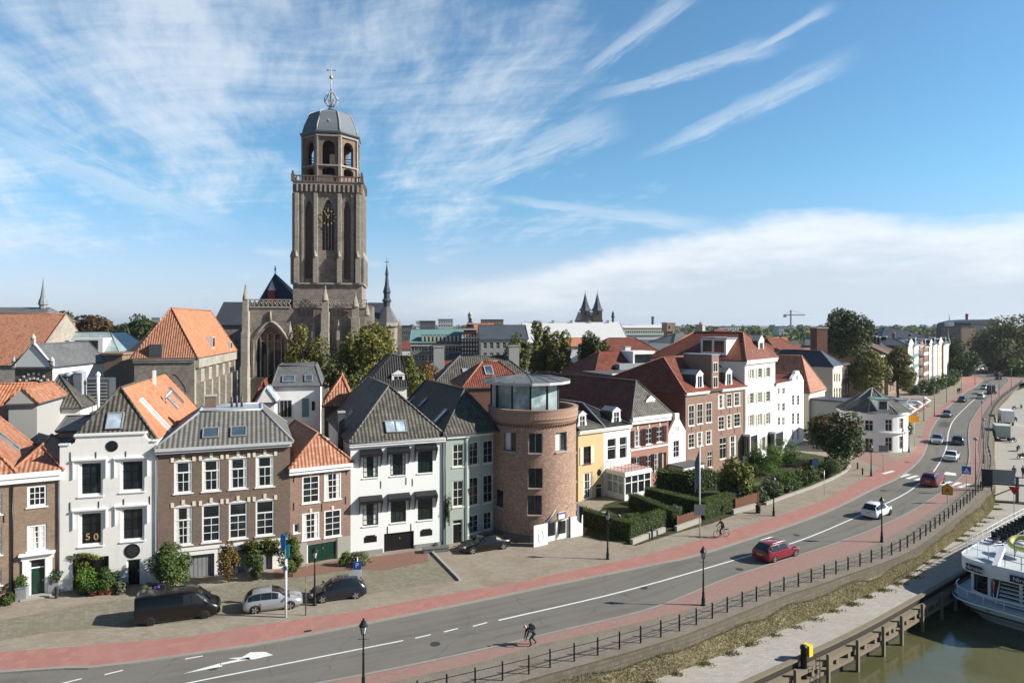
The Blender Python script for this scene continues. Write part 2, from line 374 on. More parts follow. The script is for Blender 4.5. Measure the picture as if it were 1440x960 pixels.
M['straw']=m_leaf('dry_grass',[(.17,.16,.08),(.25,.225,.125),(.34,.30,.18),(.11,.13,.05)],.45)
M['bark']=m_plaster('bark',(.085,.07,.052),.5,(.04,.035,.03))
# ground, road, quay, river
def crs(pts,n):
 "smooth curve through points, n samples equally spaced by length"
 P=np.array([tuple(p)[:2]for p in pts],float);P=np.vstack([2*P[0]-P[1],P,2*P[-1]-P[-2]]);out=[]
 for i in range(1,len(P)-2):
  for t in np.linspace(0,1,16,endpoint=False):
   a,b,c,d=P[i-1],P[i],P[i+1],P[i+2]
   out.append(.5*((2*b)+(c-a)*t+(2*a-5*b+4*c-d)*t*t+(3*b-a-3*c+d)*t**3))
 out.append(P[-2]);out=np.array(out)
 L=np.r_[0,np.cumsum(np.linalg.norm(np.diff(out,axis=0),axis=1))];s=np.linspace(0,L[-1],n)
 return np.stack([np.interp(s,L,out[:,0]),np.interp(s,L,out[:,1])],1)
def offs(c,d):
 "offset a curve to its right by d metres"
 t=np.gradient(c,axis=0);t/=np.linalg.norm(t,axis=1)[:,None];return c+np.stack([t[:,1],-t[:,0]],1)*d
def gpts(px,z=0.0):return[G(u,v,z)for u,v in px]
def strip_mesh(mb,A,B,za,zb,m=0,smooth=False):
 n=len(A);i=[(a[0],a[1],za)for a in A]+[(b[0],b[1],zb)for b in B]
 return mb.faces(i,[(k,n+k,n+k+1,k+1)for k in range(n-1)],m,smooth)
def curve_uv(o,A,B):
 "uv that follows a strip: u along it, v across it"
 me=o.data;n=len(A);L=np.r_[0,np.cumsum(np.linalg.norm(np.diff((A+B)/2,axis=0),axis=1))]
 wd=np.linalg.norm(A-B,axis=1);vi=np.empty(len(me.loops),int);me.loops.foreach_get('vertex_index',vi)
 uv=np.zeros((len(vi),2),np.float32);k=vi%n;uv[:,0]=L[k];uv[:,1]=np.where(vi%(2*n)<n,wd[k],0)
 me.uv_layers[0].data.foreach_set('uv',uv.ravel())
def fn_pavers(c1,c2,mo,bw,bh,dirt,big_s=.35,stain=.5):
 def fn(t,b):
  uv=UV(t);g=GEO(t)
  br=t.node('ShaderNodeTexBrick',{'Vector':uv,'Color1':(*c1,1),'Color2':(*c2,1),'Mortar':(*mo,1),'Scale':1.0,'Mortar Size':.010,'Mortar Smooth':.4,'Bias':0.,'Brick Width':bw,'Row Height':bh})
  n1=t.noise(g,big_s,6,.62);n2=t.noise(g,2.4,5,.65);n3=t.noise(g,14,3)
  c=t.mix(t.math('MULTIPLY',t.smooth(n1,.42,.72),stain),br.outputs[0],dirt)
  c=t.mix(t.math('MULTIPLY',t.smooth(n2,.5,.8),stain*.8),c,tuple(x*.55 for x in c1))
  c=t.mix(t.math('MULTIPLY',t.smooth(n3,.35,.8),.35),c,tuple(min(1,x*1.35)for x in c2))
  setc(t,b,c);bump(t,b,t.math('ADD',br.outputs[1],t.math('MULTIPLY',n3,-.6)),.4,-.012)
 return fn
M['pavers']=mat('grey_pavers',None,.9,0,.15,fn_pavers((.31,.27,.215),(.25,.215,.17),(.16,.14,.11),.42,.21,(.20,.15,.105),.30,.75))
M['setts']=mat('cobble_setts',None,.9,0,.15,fn_pavers((.25,.225,.175),(.175,.16,.125),(.085,.085,.05),.34,.26,(.17,.15,.09),.35,.6))
M['redpath']=mat('red_cycle_paving',None,.9,0,.15,fn_pavers((.36,.18,.15),(.31,.15,.125),(.22,.12,.105),.6,.6,(.30,.175,.15),.3,.45))
M['redpath2']=mat('faded_red_paving',None,.9,0,.15,fn_pavers((.31,.195,.165),(.265,.16,.135),(.20,.14,.12),.24,.12,(.26,.19,.16),.3,.5))
M['brickband']=mat('brown_brick_paving',None,.9,0,.15,fn_pavers((.25,.135,.10),(.19,.105,.08),(.14,.11,.09),.21,.07,(.17,.12,.09),.5,.4))
M['quay']=mat('worn_quay_paving',None,.92,0,.15,fn_pavers((.40,.37,.325),(.33,.305,.27),(.20,.185,.16),.5,.25,(.30,.27,.225),.25,.55))
M['revet']=mat('grey_brick_revetment',None,.9,0,.15,fn_pavers((.145,.122,.096),(.10,.085,.067),(.06,.052,.042),.30,.14,(.10,.09,.05),.7,.85))
M['footway']=mat('dirty_brick_footway',None,.92,0,.15,fn_pavers((.25,.215,.175),(.19,.165,.135),(.11,.10,.08),.22,.11,(.15,.125,.09),.5,.8))
M['kerb']=mat('kerb_stone',None,.85,0,.2,fn_pavers((.27,.255,.225),(.24,.225,.20),(.2,.19,.17),1.0,.4,(.24,.22,.19),.4,.4))
def fn_asphalt(t,b):
 g=GEO(t);uv=UV(t);u,v,w=t.sep(uv)
 n=t.noise(g,60,3,.7);n1=t.noise(g,.25,6,.6);n2=t.noise(t.comb(t.math('MULTIPLY',u,.09),t.math('MULTIPLY',v,1.5)),1.0,6,.6)
 f=t.math('ADD',t.math('MULTIPLY',n,.25),t.math('ADD',t.math('MULTIPLY',n1,.35),t.math('MULTIPLY',n2,.70)))
 c=t.ramp(f,[(.38,(.108,.100,.088)),(.52,(.136,.127,.112)),(.68,(.168,.157,.138))])
 crack=t.node('ShaderNodeTexVoronoi',{'Vector':t.comb(t.math('ADD',u,t.math('MULTIPLY',n1,3)),v),'Scale':.16},feature='DISTANCE_TO_EDGE').outputs[0]
 c=t.mix(t.math('MULTIPLY',t.smooth(crack,.007,.001),.30),c,(.035,.035,.035))
 setc(t,b,c);bump(t,b,n,.25,.006)
M['asphalt']=mat('asphalt',None,.92,0,.10,fn_asphalt)
def fn_mark(t,b):
 n=t.noise(GEO(t),9,5,.7)
 setc(t,b,t.mix(t.smooth(n,.45,.75),(.72,.72,.70),(.36,.36,.34)))
M['mark']=mat('road_paint',None,.7,0,.3,fn_mark)
def fn_ground(t,b):
 g=GEO(t);n=t.noise(g,.02,6,.6);n2=t.noise(g,.4,5)
 far=t.smooth(t.sep(g)[1],260,420)
 town=t.ramp(n2,[(.3,(.10,.095,.085)),(.7,(.17,.16,.14))])
 land=t.ramp(t.noise(g,.006,5),[(.35,(.035,.055,.022)),(.5,(.06,.085,.03)),(.65,(.12,.12,.06))])
 setc(t,b,t.mix(far,town,land))
M['terrain']=mat('town_ground',None,.95,0,.1,fn_ground)
def fn_bank(t,b):
 n=t.noise(GEO(t),.9,6,.7);n2=t.noise(GEO(t),9,4,.7)
 c=t.ramp(n,[(.3,(.15,.125,.075)),(.5,(.23,.195,.12)),(.66,(.29,.25,.165)),(.8,(.11,.11,.05))])
 setc(t,b,t.mix(t.math('MULTIPLY',t.smooth(n2,.4,.75),.5),c,(.10,.085,.05)));bump(t,b,n2,.7,.08)
M['bank']=mat('dry_grass_bank',None,.95,0,.1,fn_bank)
def fn_soil(t,b):
 n=t.noise(GEO(t),1.2,6,.65)
 setc(t,b,t.ramp(n,[(.3,(.03,.032,.018)),(.5,(.05,.058,.024)),(.7,(.085,.08,.05))]))
M['soil']=mat('garden_soil',None,.95,0,.1,fn_soil)
def fn_lawn(t,b):
 n=t.noise(GEO(t),1.6,6,.7)
 setc(t,b,t.ramp(n,[(.3,(.05,.085,.022)),(.5,(.08,.12,.03)),(.7,(.13,.15,.05))]))
M['lawn']=mat('lawn',None,.95,0,.1,fn_lawn)
def fn_water(t,b):
 g=GEO(t);n1=t.noise(g,1.1,4,.55);n2=t.noise(g,5.0,3,.5)
 setc(t,b,t.mix(t.smooth(t.noise(g,.12,4),.35,.7),(.082,.083,.038),(.112,.108,.052)))
 bump(t,b,t.math('ADD',t.math('MULTIPLY',n1,.8),t.math('MULTIPLY',n2,.35)),.22,.10)
M['water']=mat('river_water',None,.07,0,.5,fn_water)
N=260
def ext(px,near,far):
 p=gpts(px);return[Vector((*q,0))for q in near]+p+[Vector((*q,0))for q in far]
asL=crs(ext([(0,947),(133,940),(260,923),(367,907),(480,885),(520,877),(670,847),(773,825),(920,795),(997,777),(1152,725),(1230,688),(1266,671),(1296,645),(1306,622),(1311,604),(1322,587),(1339,568),(1359,551),(1375,541)],[(-75,32)],[(178,262),(195,330),(205,460)]),N)
asR=crs(ext([(450,960),(647,920),(773,890),(920,854),(1024,812.5),(1168,766),(1257,731),(1308,702),(1352,669),(1362,645),(1361,615),(1362,602),(1366,590),(1380,570),(1397,554),(1411,543)],[(-75,25),(-30,32.3),(-20,35.1)],[(187.5,262),(206,330),(216,460)]),N)
rdL=crs(ext([(0,918),(133,907),(260,897),(367,880),(480,863),(520,857),(640,834),(700,825),(807,803),(920,778),(1036,744),(1152,706),(1210,675),(1253,650),(1280,641),(1296,618),(1302,596),(1316,579),(1335,563.5),(1352,550)],[(-75,34.5)],[(165,250),(174,270),(190,332),(200,460)]),N)
rdR=crs(ext([(583,953),(673,933),(760,907),(840,890),(920,871),(985,853),(1067,826),(1152,795),(1218,772),(1284,737),(1319.5,713),(1357.5,688),(1372,676),(1381,652),(1381,630),(1380,596),(1388,574),(1411,553),(1424,545)],[(-75,23),(-30,30.3),(-20,33.1),(-12,35.7)],[(192,262),(210,330),(220,460)]),N)
fence_px=[(640,960),(715,956),(749,947),(783,937),(815,929),(846,921),(875,912.5),(905,904),(932,896),(957,887.6),(981,878.5),(1003,870),(1025,861),(1045,853.5),(1065.5,845.6),(1085,838),(1104,831.6),(1123,826),(1140,820),(1157,814.5),(1173,808.6),(1190,803),(1206,798),(1221.5,793),(1236,788),(1249,783),(1261,778),(1271,773),(1288,763),(1302,754),(1309,748),(1354.5,713),(1389,680),(1393,650),(1389,630),(1390,615),(1392,590.6),(1398,574),(1411,559),(1429,545.6),(1437,538)]
fence_px=[p for p in fence_px if p!=(640,960)]
fnc=crs(ext(fence_px,[(-75,20),(-30,27.6),(-20,30.4),(-12,32.9)],[(215,268),(255,310),(420,360)]),N)
slopeT=offs(fnc,.55)
QZ,WZ=-1.8,-4.0
wb=[G(u,v,QZ)for u,v in[(932,951),(1067,898),(1152,865),(1265,816),(1300,791),(1366,742),(1397.5,711),(1398,656),(1399,615),(1403,578),(1416,562.5),(1432,547.5)]]
slopeB=crs([(-75,18),(-30,26),(-12,31)]+[p.xy for p in wb]+[(222,266),(262,305),(424,352)],N)
for i in range(N):
 d=np.linalg.norm(fnc-slopeB[i],axis=1);j=d.argmin()
quayE=crs([(-75,12),(-20,22),(-5,29),G(1047,960,QZ).xy,G(1191,894,QZ).xy,G(1280.6,845.6,QZ).xy,G(1352.5,805,QZ).xy,(80,90),(170,145),(260,215),(440,300)],N)
def sheet(name,pts,z,m):
 bm=bmesh.new();vs=[bm.verts.new((p[0],p[1],z))for p in pts];f=bm.faces.new(vs)
 if f.calc_area()and f.normal.z<0:f.normal_flip()
 bmesh.ops.triangulate(bm,faces=bm.faces[:]);me=bpy.data.meshes.new(name);bm.to_mesh(me);bm.free()
 for p in me.polygons:
  pass
 me.materials.append(m);auto_uv(me);o=bpy.data.objects.new(name,me);COL.objects.link(o);return o
terrain=kind(sheet('ground',[tuple(p)for p in slopeT]+[(7000,700),(7000,9000),(-7000,9000),(-7000,-60),(-80,-60)],-.03,M['terrain']),'structure')
def strip(name,A,B,z,m,edge=None):
 mb=MB();strip_mesh(mb,A,B,z,z)
 o=mb.build(name,m);curve_uv(o,A,B);return kind(o,'structure')
strip('road',asL,asR,0,M['asphalt'])
KH=.09
kL=offs(asL,-.28);kR=offs(asR,.22)
for nm,a,b in(('kerb_north',kL,asL),('kerb_south',asR,kR)):
 mb=MB();strip_mesh(mb,a,b,KH,KH);o=mb.build(nm,M['kerb']);curve_uv(o,a,b);kind(o,'structure')
 mb=MB();q=asL if nm=='kerb_north' else asR
 (strip_mesh(mb,asL,asL,KH,-.02)if nm=='kerb_north' else strip_mesh(mb,asR,asR,-.02,KH));kind(mb.build(nm+'_face',M['kerb']),'structure')
strip('cycle_path',rdL,kL,KH-.012,M['redpath'])
strip('river_cycle_path',kR,rdR,KH-.012,M['redpath2'])
strip('river_footpath',rdR,slopeT,KH-.014,M['footway'])
mb=MB();strip_mesh(mb,slopeT,slopeT,KH-.014,-.06);kind(mb.build('footpath_edge',M['revet']),'structure')
mid=slopeT*.45+slopeB*.55
mb=MB();zm_=-.05*.62+QZ*.38;mid=slopeT*.62+slopeB*.38;strip_mesh(mb,slopeT,mid,-.05,zm_)
o=mb.build('river_wall',M['revet']);curve_uv(o,slopeT,mid);kind(o,'structure')
mb=MB();strip_mesh(mb,mid,slopeB,zm_,QZ);o=mb.build('grassy_bank',M['bank']);curve_uv(o,mid,slopeB);kind(o,'structure')
kind(sheet('quay',[tuple(p)for p in slopeB[::2]]+[tuple(p)for p in quayE[::-2]],QZ,M['quay']),'structure')
mb=MB();strip_mesh(mb,quayE,quayE,QZ,WZ-2);kind(mb.build('quay_wall',M['timber_dark']),'structure')
mb=MB();mb.poly([(-700,-200,WZ),(7000,-200,WZ),(7000,650,WZ),(300,420,WZ),(-75,30,WZ),(-700,30,WZ)])
kind(mb.build('water',M['water']),'structure')
def densify(A,B,n):return None
def blades(name,pts,h,w,mats,lean=.35):
 "many small leaf blades standing on given points; one mesh"
 n=len(pts);a=np.random.rand(n)*2*PI;hh=h*(.5+np.random.rand(n));ln=(np.random.rand(n,2)-.5)*2*lean*hh[:,None]
 dx=np.stack([np.cos(a),np.sin(a)],1)*w*(.6+.8*np.random.rand(n))[:,None]
 P=np.array(pts);v=np.zeros((n,3,3))
 v[:,0,:2]=P[:,:2]-dx;v[:,1,:2]=P[:,:2]+dx;v[:,2,:2]=P[:,:2]+ln;v[:,:,2]=P[:,2:3];v[:,2,2]+=hh
 return tri_mesh(name,v,mats)
def tri_mesh(name,v,mats,mi=None):
 n,k=v.shape[:2];me=bpy.data.meshes.new(name)
 me.vertices.add(n*k);me.vertices.foreach_set('co',v.reshape(-1).astype(np.float32))
 me.loops.add(n*k);me.loops.foreach_set('vertex_index',np.arange(n*k,dtype=np.int32))
 me.polygons.add(n);me.polygons.foreach_set('loop_start',np.arange(0,n*k,k,dtype=np.int32));
 for m in(mats if isinstance(mats,(list,tuple))else[mats]):me.materials.append(m)
 if mi is not None:me.polygons.foreach_set('material_index',mi.astype(np.int32))
 me.update();me.validate();o=bpy.data.objects.new(name,me);COL.objects.link(o);return o
def slope_pts(n,lo,hi,i0,i1,bias=1.0):
 L=np.r_[0,np.cumsum(np.linalg.norm(np.diff(slopeB,axis=0),axis=1))]
 s=np.interp(np.random.rand(n)**bias,[0,1],[L[i0],L[i1]]);k=np.interp(s,L,np.arange(N));i=k.astype(int).clip(0,N-2);f=(k-i)[:,None]
 T=slopeT[i]*(1-f)+slopeT[i+1]*f;B=slopeB[i]*(1-f)+slopeB[i+1]*f
 prof=np.array([mnoise.noise((x*.22,y*.22,0))for x,y in B])
 t=lo+(hi-lo)*np.random.rand(n);t=np.maximum(t,lo+.12+prof*.35)
 P=T*(1-t)[:,None]+B*t[:,None]
 return np.c_[P,-.05*(1-t)+QZ*t]
iA=int(np.argmin(np.abs(slopeB[:,0]+2)));iB=int(np.argmin(np.abs(slopeB[:,0]-60)));iC=int(np.argmin(np.abs(slopeB[:,0]-165)))
kind(blades('dry_grass',np.r_[slope_pts(36000,.22,1.0,iA,iB),slope_pts(8000,.3,1.0,iB,iC)],.16,.022,M['straw'],.9),'stuff')
def weeds_pts(n):
 "clumps of green weeds along the joint of wall and quay"
 out=[]
 for k in range(95):
  i=iA+int((iB-iA)*random.random()**.8);c=slopeB[i];m_=random.choice([40,70,120]);r=.12+.0016*m_
  q=offs(slopeB,.15)[i]
  p=np.random.randn(m_,2)*r*1.3*np.array([1.0,.55])+np.random.randn(2)*.12+q;out.append(np.c_[p,np.full(m_,QZ)])
 return np.vstack(out)
kind(blades('quay_weeds',weeds_pts(1),.10,.035,M['leaf_olive'],.8),'stuff')
# pavement, cobbles, garden ground north of the road
base_px=[(-140,885),(19,843),(83,833),(221,820),(493,783),(623,767),(690,757),(740,760),(815,735),(850,705)]
hb=[G(u,v).xy for u,v in base_px]
PZ=KH-.016
pave=[tuple(p)for p in rdL]
i_end=int(np.argmin(np.abs(rdL[:,1]-330)))
pv=[tuple(p)for p in rdL[:i_end]]+[(150,330),(100,230),(60,150),(30,110),(5,85),(-10,72),(-40,62),(-75,52),(-90,40)]
kind(sheet('pavement',pv,PZ,M['pavers']),'structure')
def gsheet(name,px,z,m):return kind(sheet(name,[G(u,v,0).xy for u,v in px],z,m),'structure')
gsheet('cobbled_forecourt',[(-60,918),(0,902),(70,890),(133,885),(230,879),(330,868),(420,853),(490,842),(560,829),(644,817),(618,790),(603,776),(555,786),(500,793),(380,812),(300,826),(225,838),(110,852),(40,864),(-60,880)],PZ+.005,M['setts'])
gsheet('garage_apron',[(490,800),(540,803),(604,790),(598,774),(538,782),(490,788)],PZ+.009,M['brickband'])
gsheet('brick_footway',[(-60,884),(40,866),(80,860),(110,850),(100,842),(60,846),(-60,868)],PZ+.009,M['pavers'])
gsheet('garage_path',[(385,815),(430,812),(500,800),(490,786),(428,797),(385,803)],PZ+.010,M['brickband'])
gsheet('garden_soil',[(818,756),(895,768),(945,752),(1000,737),(1040,722),(1085,706),(1110,698),(1150,682),(1193,664),(1196,650),(1150,640),(1100,632),(1045,655),(960,678),(900,695),(850,710)],PZ+.006,M['soil'])
gsheet('garden_lawn',[(1040,700),(1075,706),(1110,690),(1090,676),(1055,680)],PZ+.011,M['lawn'])
0 and gsheet('far_lawn',[(1296,562),(1312,568),(1330,560),(1336,552),(1318,548),(1300,553)],PZ+.011,M['lawn'])
gsheet('far_front_gardens',[(1250,545),(1296,556),(1330,546),(1350,535),(1352,528),(1330,522),(1290,530)],PZ+.006,M['soil'])
gsheet('side_street',[(1195,640),(1240,660),(1262,652),(1250,640),(1215,632),(1195,628)],PZ+.007,M['redpath2'])
a,b=G(603,775),G(645,818);d=(b-a);n_=Vector((-d.y,d.x,0)).normalized()*.22
kind(MB().obox(a+Vector((0,0,PZ+.002)),d,n_,(0,0,.16)).build('yard_kerb',M['stone']),'structure')
# road markings
MZ=.005
def line_mark(mb,c,w):
 strip_mesh(mb,offs(c,-w/2),offs(c,w/2),MZ,MZ)
mb=MB()
cl1=crs(gpts([(150,984),(263,960),(440,925),(567,900)]),40);line_mark(mb,cl1,.13)
for a,b in(((584,896.7),(605.7,891.7)),((624,888),(644,883)),((665,880),(685,874.7))):
 line_mark(mb,np.array([G(*a).xy,G(*b).xy]),.13)
cl2=crs(gpts([(701,871.7),(880,830),(1039.5,785),(1129,758),(1214.5,722),(1269,696),(1292,680),(1314,661),(1330,632),(1334.5,605.6),(1344,587),(1369,562.5),(1384,550)]),160);line_mark(mb,cl2,.16)
for a,b in(((80,962),(115,953.5)),((147,948),(173,941.7)),((260,926),(285,921.7)),((-60,990),(20,974))):
 line_mark(mb,np.array([G(*a).xy,G(*b).xy]),.12)
def pm(px):mb.poly([(*G(u,v).xy,MZ+.001)for u,v in px])
pm([(258,946.5),(313,936.3),(310,931.8)]);pm([(310,934.5),(352,926.3),(350,923.5),(309,932)])
pm([(321,925),(340,923.5),(352,916.5),(373,916),(384,920.5),(357,926.5),(338,926.8)])
rd=Vector((.80,.60)).normalized();a,b=G(1249.5,664.6).xy,G(1356,683.5).xy
for k in range(10):
 if k in():continue
 p=a.lerp(b,k/9);q=(b-a).normalized()*.26;r_=rd*1.5
 mb.poly([(*(p-q-r_),MZ if 0<k<8 else KH-.004),(*(p+q-r_),MZ if 0<k<8 else KH-.004),(*(p+q+r_),MZ if 0<k<8 else KH-.004),(*(p-q+r_),MZ if 0<k<8 else KH-.004)])
pm([(1327,667),(1345,668.5),(1344,665),(1330,663)])
o=mb.build('road_markings',M['mark']);kind(o,'structure')
for f in o.data.polygons:
 pass
M['tarmac2']=m_plaster('fresh_tarmac',(.075,.072,.068),.3);M['iron_cover']=mat('iron_cover',(.045,.042,.038),.7)
for i,(k0,k1,a_,b_)in enumerate(((92,97,.12,.42),(128,131,.55,.85),(150,158,.08,.30),(176,181,.60,.92))):
 A=asL*(1-a_)+asR*a_;Bq=asL*(1-b_)+asR*b_;mb=MB();strip_mesh(mb,A[k0:k1],Bq[k0:k1],.003,.003);kind(mb.build('road_patch',M['tarmac2']),'structure')
for u,v in((612,905),(905,826),(1120,752),(300,938),(1040,800)):
 g=G(u,v);kind(MB().lathe([(.33,0),(.0,.001)],16,(g.x,g.y,.0045)).build('manhole_cover',M['iron_cover']),'structure')
 # houses
WR=random.Random(3)
class House:
 """A building in its own frame: x along the facade, y into the block, z up.
    Openings are cut through the facade; windows, doors, roof are parts."""
 def __init__(s,name,label,cat,L,R_=None,depth=10,ang=None,w=None,z0=0.0,group=None):
  L=Vector((L[0],L[1]))
  if R_ is not None:
   d=Vector((R_[0],R_[1]))-L;s.a=math.atan2(d.y,d.x);s.w=d.length
  else:s.a=R(ang);s.w=w
  s.o=L;s.ex=Vector((math.cos(s.a),math.sin(s.a)));s.ey=Vector((-s.ex.y,s.ex.x));s.d=depth
  s.root=thing(name,label,cat,(L.x,L.y,z0),s.a,group);s.z0=z0
  s.holes=[];s.roof=None;s.gables=[]
 def loc(s,p):
  q=Vector((p[0],p[1]))-s.o;return Vector((q.dot(s.ex),q.dot(s.ey),p[2]-s.z0))
 def px(s,u,v,y=0.0):
  "photo pixel -> point on the plane local y = const"
  d=Vector(((u-HU)/FPX,1.0));t=(y-(Vector((0,0))-s.o).dot(s.ey))/d.dot(s.ey)
  p=d*t;return(p-s.o).dot(s.ex),CAMZ-(v-HV)/FPX*t-s.z0
 def pxs(s,u,v,x=0.0):
  "photo pixel -> (y, z) on the side wall local x = const"
  d=Vector(((u-HU)/FPX,1.0));t=(x-(Vector((0,0))-s.o).dot(s.ex))/d.dot(s.ex)
  p=d*t;return(p-s.o).dot(s.ey),CAMZ-(v-HV)/FPX*t-s.z0
 def onplane(s,u,v,a,b,c):
  "photo pixel -> local point on the plane through local points a, b, c"
  d=Vector(((u-HU)/FPX,1.0,-(v-HV)/FPX));D=Vector((d.xy.dot(s.ex),d.xy.dot(s.ey),d.z))
  q=-s.o;O=Vector((q.dot(s.ex),q.dot(s.ey),CAMZ-s.z0));a,b,c=Vector(a),Vector(b),Vector(c)
  n=(b-a).cross(c-a).normalized();t=(a-O).dot(n)/D.dot(n);return O+D*t,n
 def apex(s,u,v,x=None,lo=.6,hi=12.0):
  "ridge end over the middle of the facade that lies on a photo pixel: (x, y, z)"
  x=s.w/2 if x is None else x;f=lambda y:s.px(u,v,y)[0]-x
  if f(lo)*f(hi)>0:y=lo if abs(f(lo))<abs(f(hi))else hi
  else:
   for _ in range(50):
    m=(lo+hi)/2
    if f(lo)*f(m)<=0:hi=m
    else:lo=m
   y=(lo+hi)/2
  return x,y,s.px(u,v,y)[1]
 def rect(s,u0,v0,u1,v1,y=0.0):
  um,vm=(u0+u1)/2,(v0+v1)/2
  x0=s.px(u0,vm,y)[0];x1=s.px(u1,vm,y)[0];z1=s.px(um,v0,y)[1];z0=s.px(um,v1,y)[1]
  return x0,x1,z0,z1
 def part(s,name,mb,m,parent=None):return mb.build(name,m,parent or s.root)
 # windows
 def win(s,x0,x1,z0,z1,cols=2,rows=2,frame=None,pane=None,fw=.09,mw=.045,split=None,sill=True,rec=.14,plane='F',curtain=0.0,bars=None,low=False,hole=True,name='window',surround=None,sillm=None):
  frame=frame or M['wpaint'];pane=pane or M['glass']
  if not curtain and plane=='F' and hole and s.o.y<120 and WR.random()<.38:curtain=WR.choice([.14,.20,.26])
  T=s._map(plane)
  if plane=='F' and hole:s.holes.append((x0,x1,z0,z1));y0,y1,yp=rec-.08,rec,rec-.03
  else:y0,y1,yp=-.05,.0,-.02
  mb=MB()
  def bx(a,b,c,d,e,f,m=0):mb.obox(T(a,c,e),T(b,c,e)-T(a,c,e),T(a,d,e)-T(a,c,e),T(a,c,f)-T(a,c,e),m)
  bx(x0,x0+fw,y0,y1,z0,z1);bx(x1-fw,x1,y0,y1,z0,z1);bx(x0+fw,x1-fw,y0,y1,z1-fw,z1);bx(x0+fw,x1-fw,y0,y1,z0,z0+fw)
  iw=x1-x0-2*fw;ih=z1-z0-2*fw
  bm_=1 if bars else 0
  if split:
   zs=z0+fw+ih*split;bx(x0+fw,x1-fw,y0+.003,y1-.003,zs-.05,zs+.05)
  zt_=z0+fw+ih*split if low else z1-fw;hh=zt_-z0-fw
  for k in range(1,cols):xx=x0+fw+iw*k/cols;bx(xx-mw/2,xx+mw/2,y0+.015,y1-.02,z0+fw,zt_,bm_)
  for k in range(1,rows):zz=z0+fw+hh*k/rows;bx(x0+fw,x1-fw,y0+.018,y1-.023,zz-mw/2,zz+mw/2,bm_)
  if surround:
   g=surround
   bx(x0-g,x0,-.03,.02,z0-g*.3,z1+g);bx(x1,x1+g,-.03,.02,z0-g*.3,z1+g);bx(x0,x1,-.03,.02,z1,z1+g)
  w=s.part(name,mb,[frame,bars or frame])
  p=MB();P=[T(x0+fw,yp,z0+fw),T(x1-fw,yp,z0+fw),T(x1-fw,yp,z1-fw),T(x0+fw,yp,z1-fw)]
  nrm=T(0,1,0)-T(0,0,0);p.slab(P,nrm*.012);p.build('pane',pane,w)
  if curtain:
   c=MB();cw=iw*curtain
   for a,b in((x0+fw,x0+fw+cw),(x1-fw-cw,x1-fw)):
    c.slab([T(a,yp-.012,z0+fw+.02),T(b,yp-.012,z0+fw+.02),T(b-(b-a)*.25 if a<(x0+x1)/2 else b,yp-.012,z1-fw-.02),T(a,yp-.012,z1-fw-.02)],nrm*.008)
   c.build('curtain',M['curtain'],w)
  if sill:
   q=MB();a=lambda x,y,z:T(x,y,z)
   o=T(x0-.08,-.07,z0-.09);q.obox(o,T(x1+.08,-.07,z0-.09)-o,T(x0-.08,.05,z0-.09)-o,T(x0-.08,-.07,z0-.003)-o);q.build('sill',sillm or frame,w)
  return w
 def _map(s,plane):
  if plane=='F':return lambda x,y,z:Vector((x,y,z))
  if plane=='R':return lambda x,y,z:Vector((s.w-y,x,z))
  if plane=='L':return lambda x,y,z:Vector((y,s.d-x,z))
  return lambda x,y,z:Vector((s.w-x,s.d-y,z))
 def wpx(s,u0,v0,u1,v1,**k):return s.win(*s.rect(u0,v0,u1,v1),**k)
 def rowpx(s,rects,**k):return[s.wpx(*r,**k)for r in rects]
 def door(s,u0,v0,u1,v1,m=None,light=.25,panels=1,rec=.16,frame=None,floor=True,name='door'):
  x0,x1,z0,z1=s.rect(u0,v0,u1,v1);
  if floor:z0=0.05
  s.holes.append((x0,x1,z0,z1));m=m or M['black'];frame=frame or M['wpaint']
  zs=z1-(z1-z0)*light;mb=MB();pw=(x1-x0-.16)/panels
  for k in range(panels):
   a=x0+.08+pw*k;mb.box(a+.01,a+pw-.01,rec,rec+.06,z0,zs-.04)
   for zz in(z0+.15,z0+(zs-z0)*.45):mb.box(a+.12,a+pw-.12,rec-.025,rec,zz,zz+(zs-z0)*.38)
  d=s.part(name,mb,m)
  f=MB();f.box(x0,x0+.08,rec-.06,rec+.08,z0,z1);f.box(x1-.08,x1,rec-.06,rec+.08,z0,z1);f.box(x0+.08,x1-.08,rec-.06,rec+.08,z1-.08,z1)
  if light>.02:f.box(x0+.08,x1-.08,rec-.06,rec+.08,zs-.04,zs+.04)
  f.build('frame',frame,d)
  if light>.02:MB().box(x0+.08,x1-.08,rec,rec+.02,zs+.04,z1-.08).build('fanlight',M['glass'],d)
  h=MB();h.box(x1-.2,x1-.14,rec-.07,rec-.025,z0+1.0,z0+1.12);h.build('handle',M['steel'],d);return d
 def garage(s,u0,v0,u1,v1,m=None,frame=None,floor=True):
  x0,x1,z0,z1=s.rect(u0,v0,u1,v1);
  if floor:z0=.05
  s.holes.append((x0,x1,z0,z1));mb=MB();xm=(x0+x1)/2
  for a,b in((x0+.1,xm-.012),(xm+.012,x1-.1)):
   n=max(4,int((b-a)/.17));
   for k in range(n):mb.box(a+(b-a)*k/n+.006,a+(b-a)*(k+1)/n-.006,.15,.20,z0,z1-.1)
   for zz in(z0+.2,z1-.45):mb.box(a+.04,b-.04,.135,.152,zz,zz+.1)
  d=s.part('garage_door',mb,m or M['gpaint'])
  f=MB();f.box(x0,x0+.1,.08,.2,z0,z1);f.box(x1-.1,x1,.08,.2,z0,z1);f.box(x0+.1,x1-.1,.08,.2,z1-.1,z1);f.build('frame',frame or M['wpaint'],d)
  MB().box(xm+.05,xm+.12,.09,.15,z0+1.0,z0+1.14).build('handle',M['steel'],d);return d
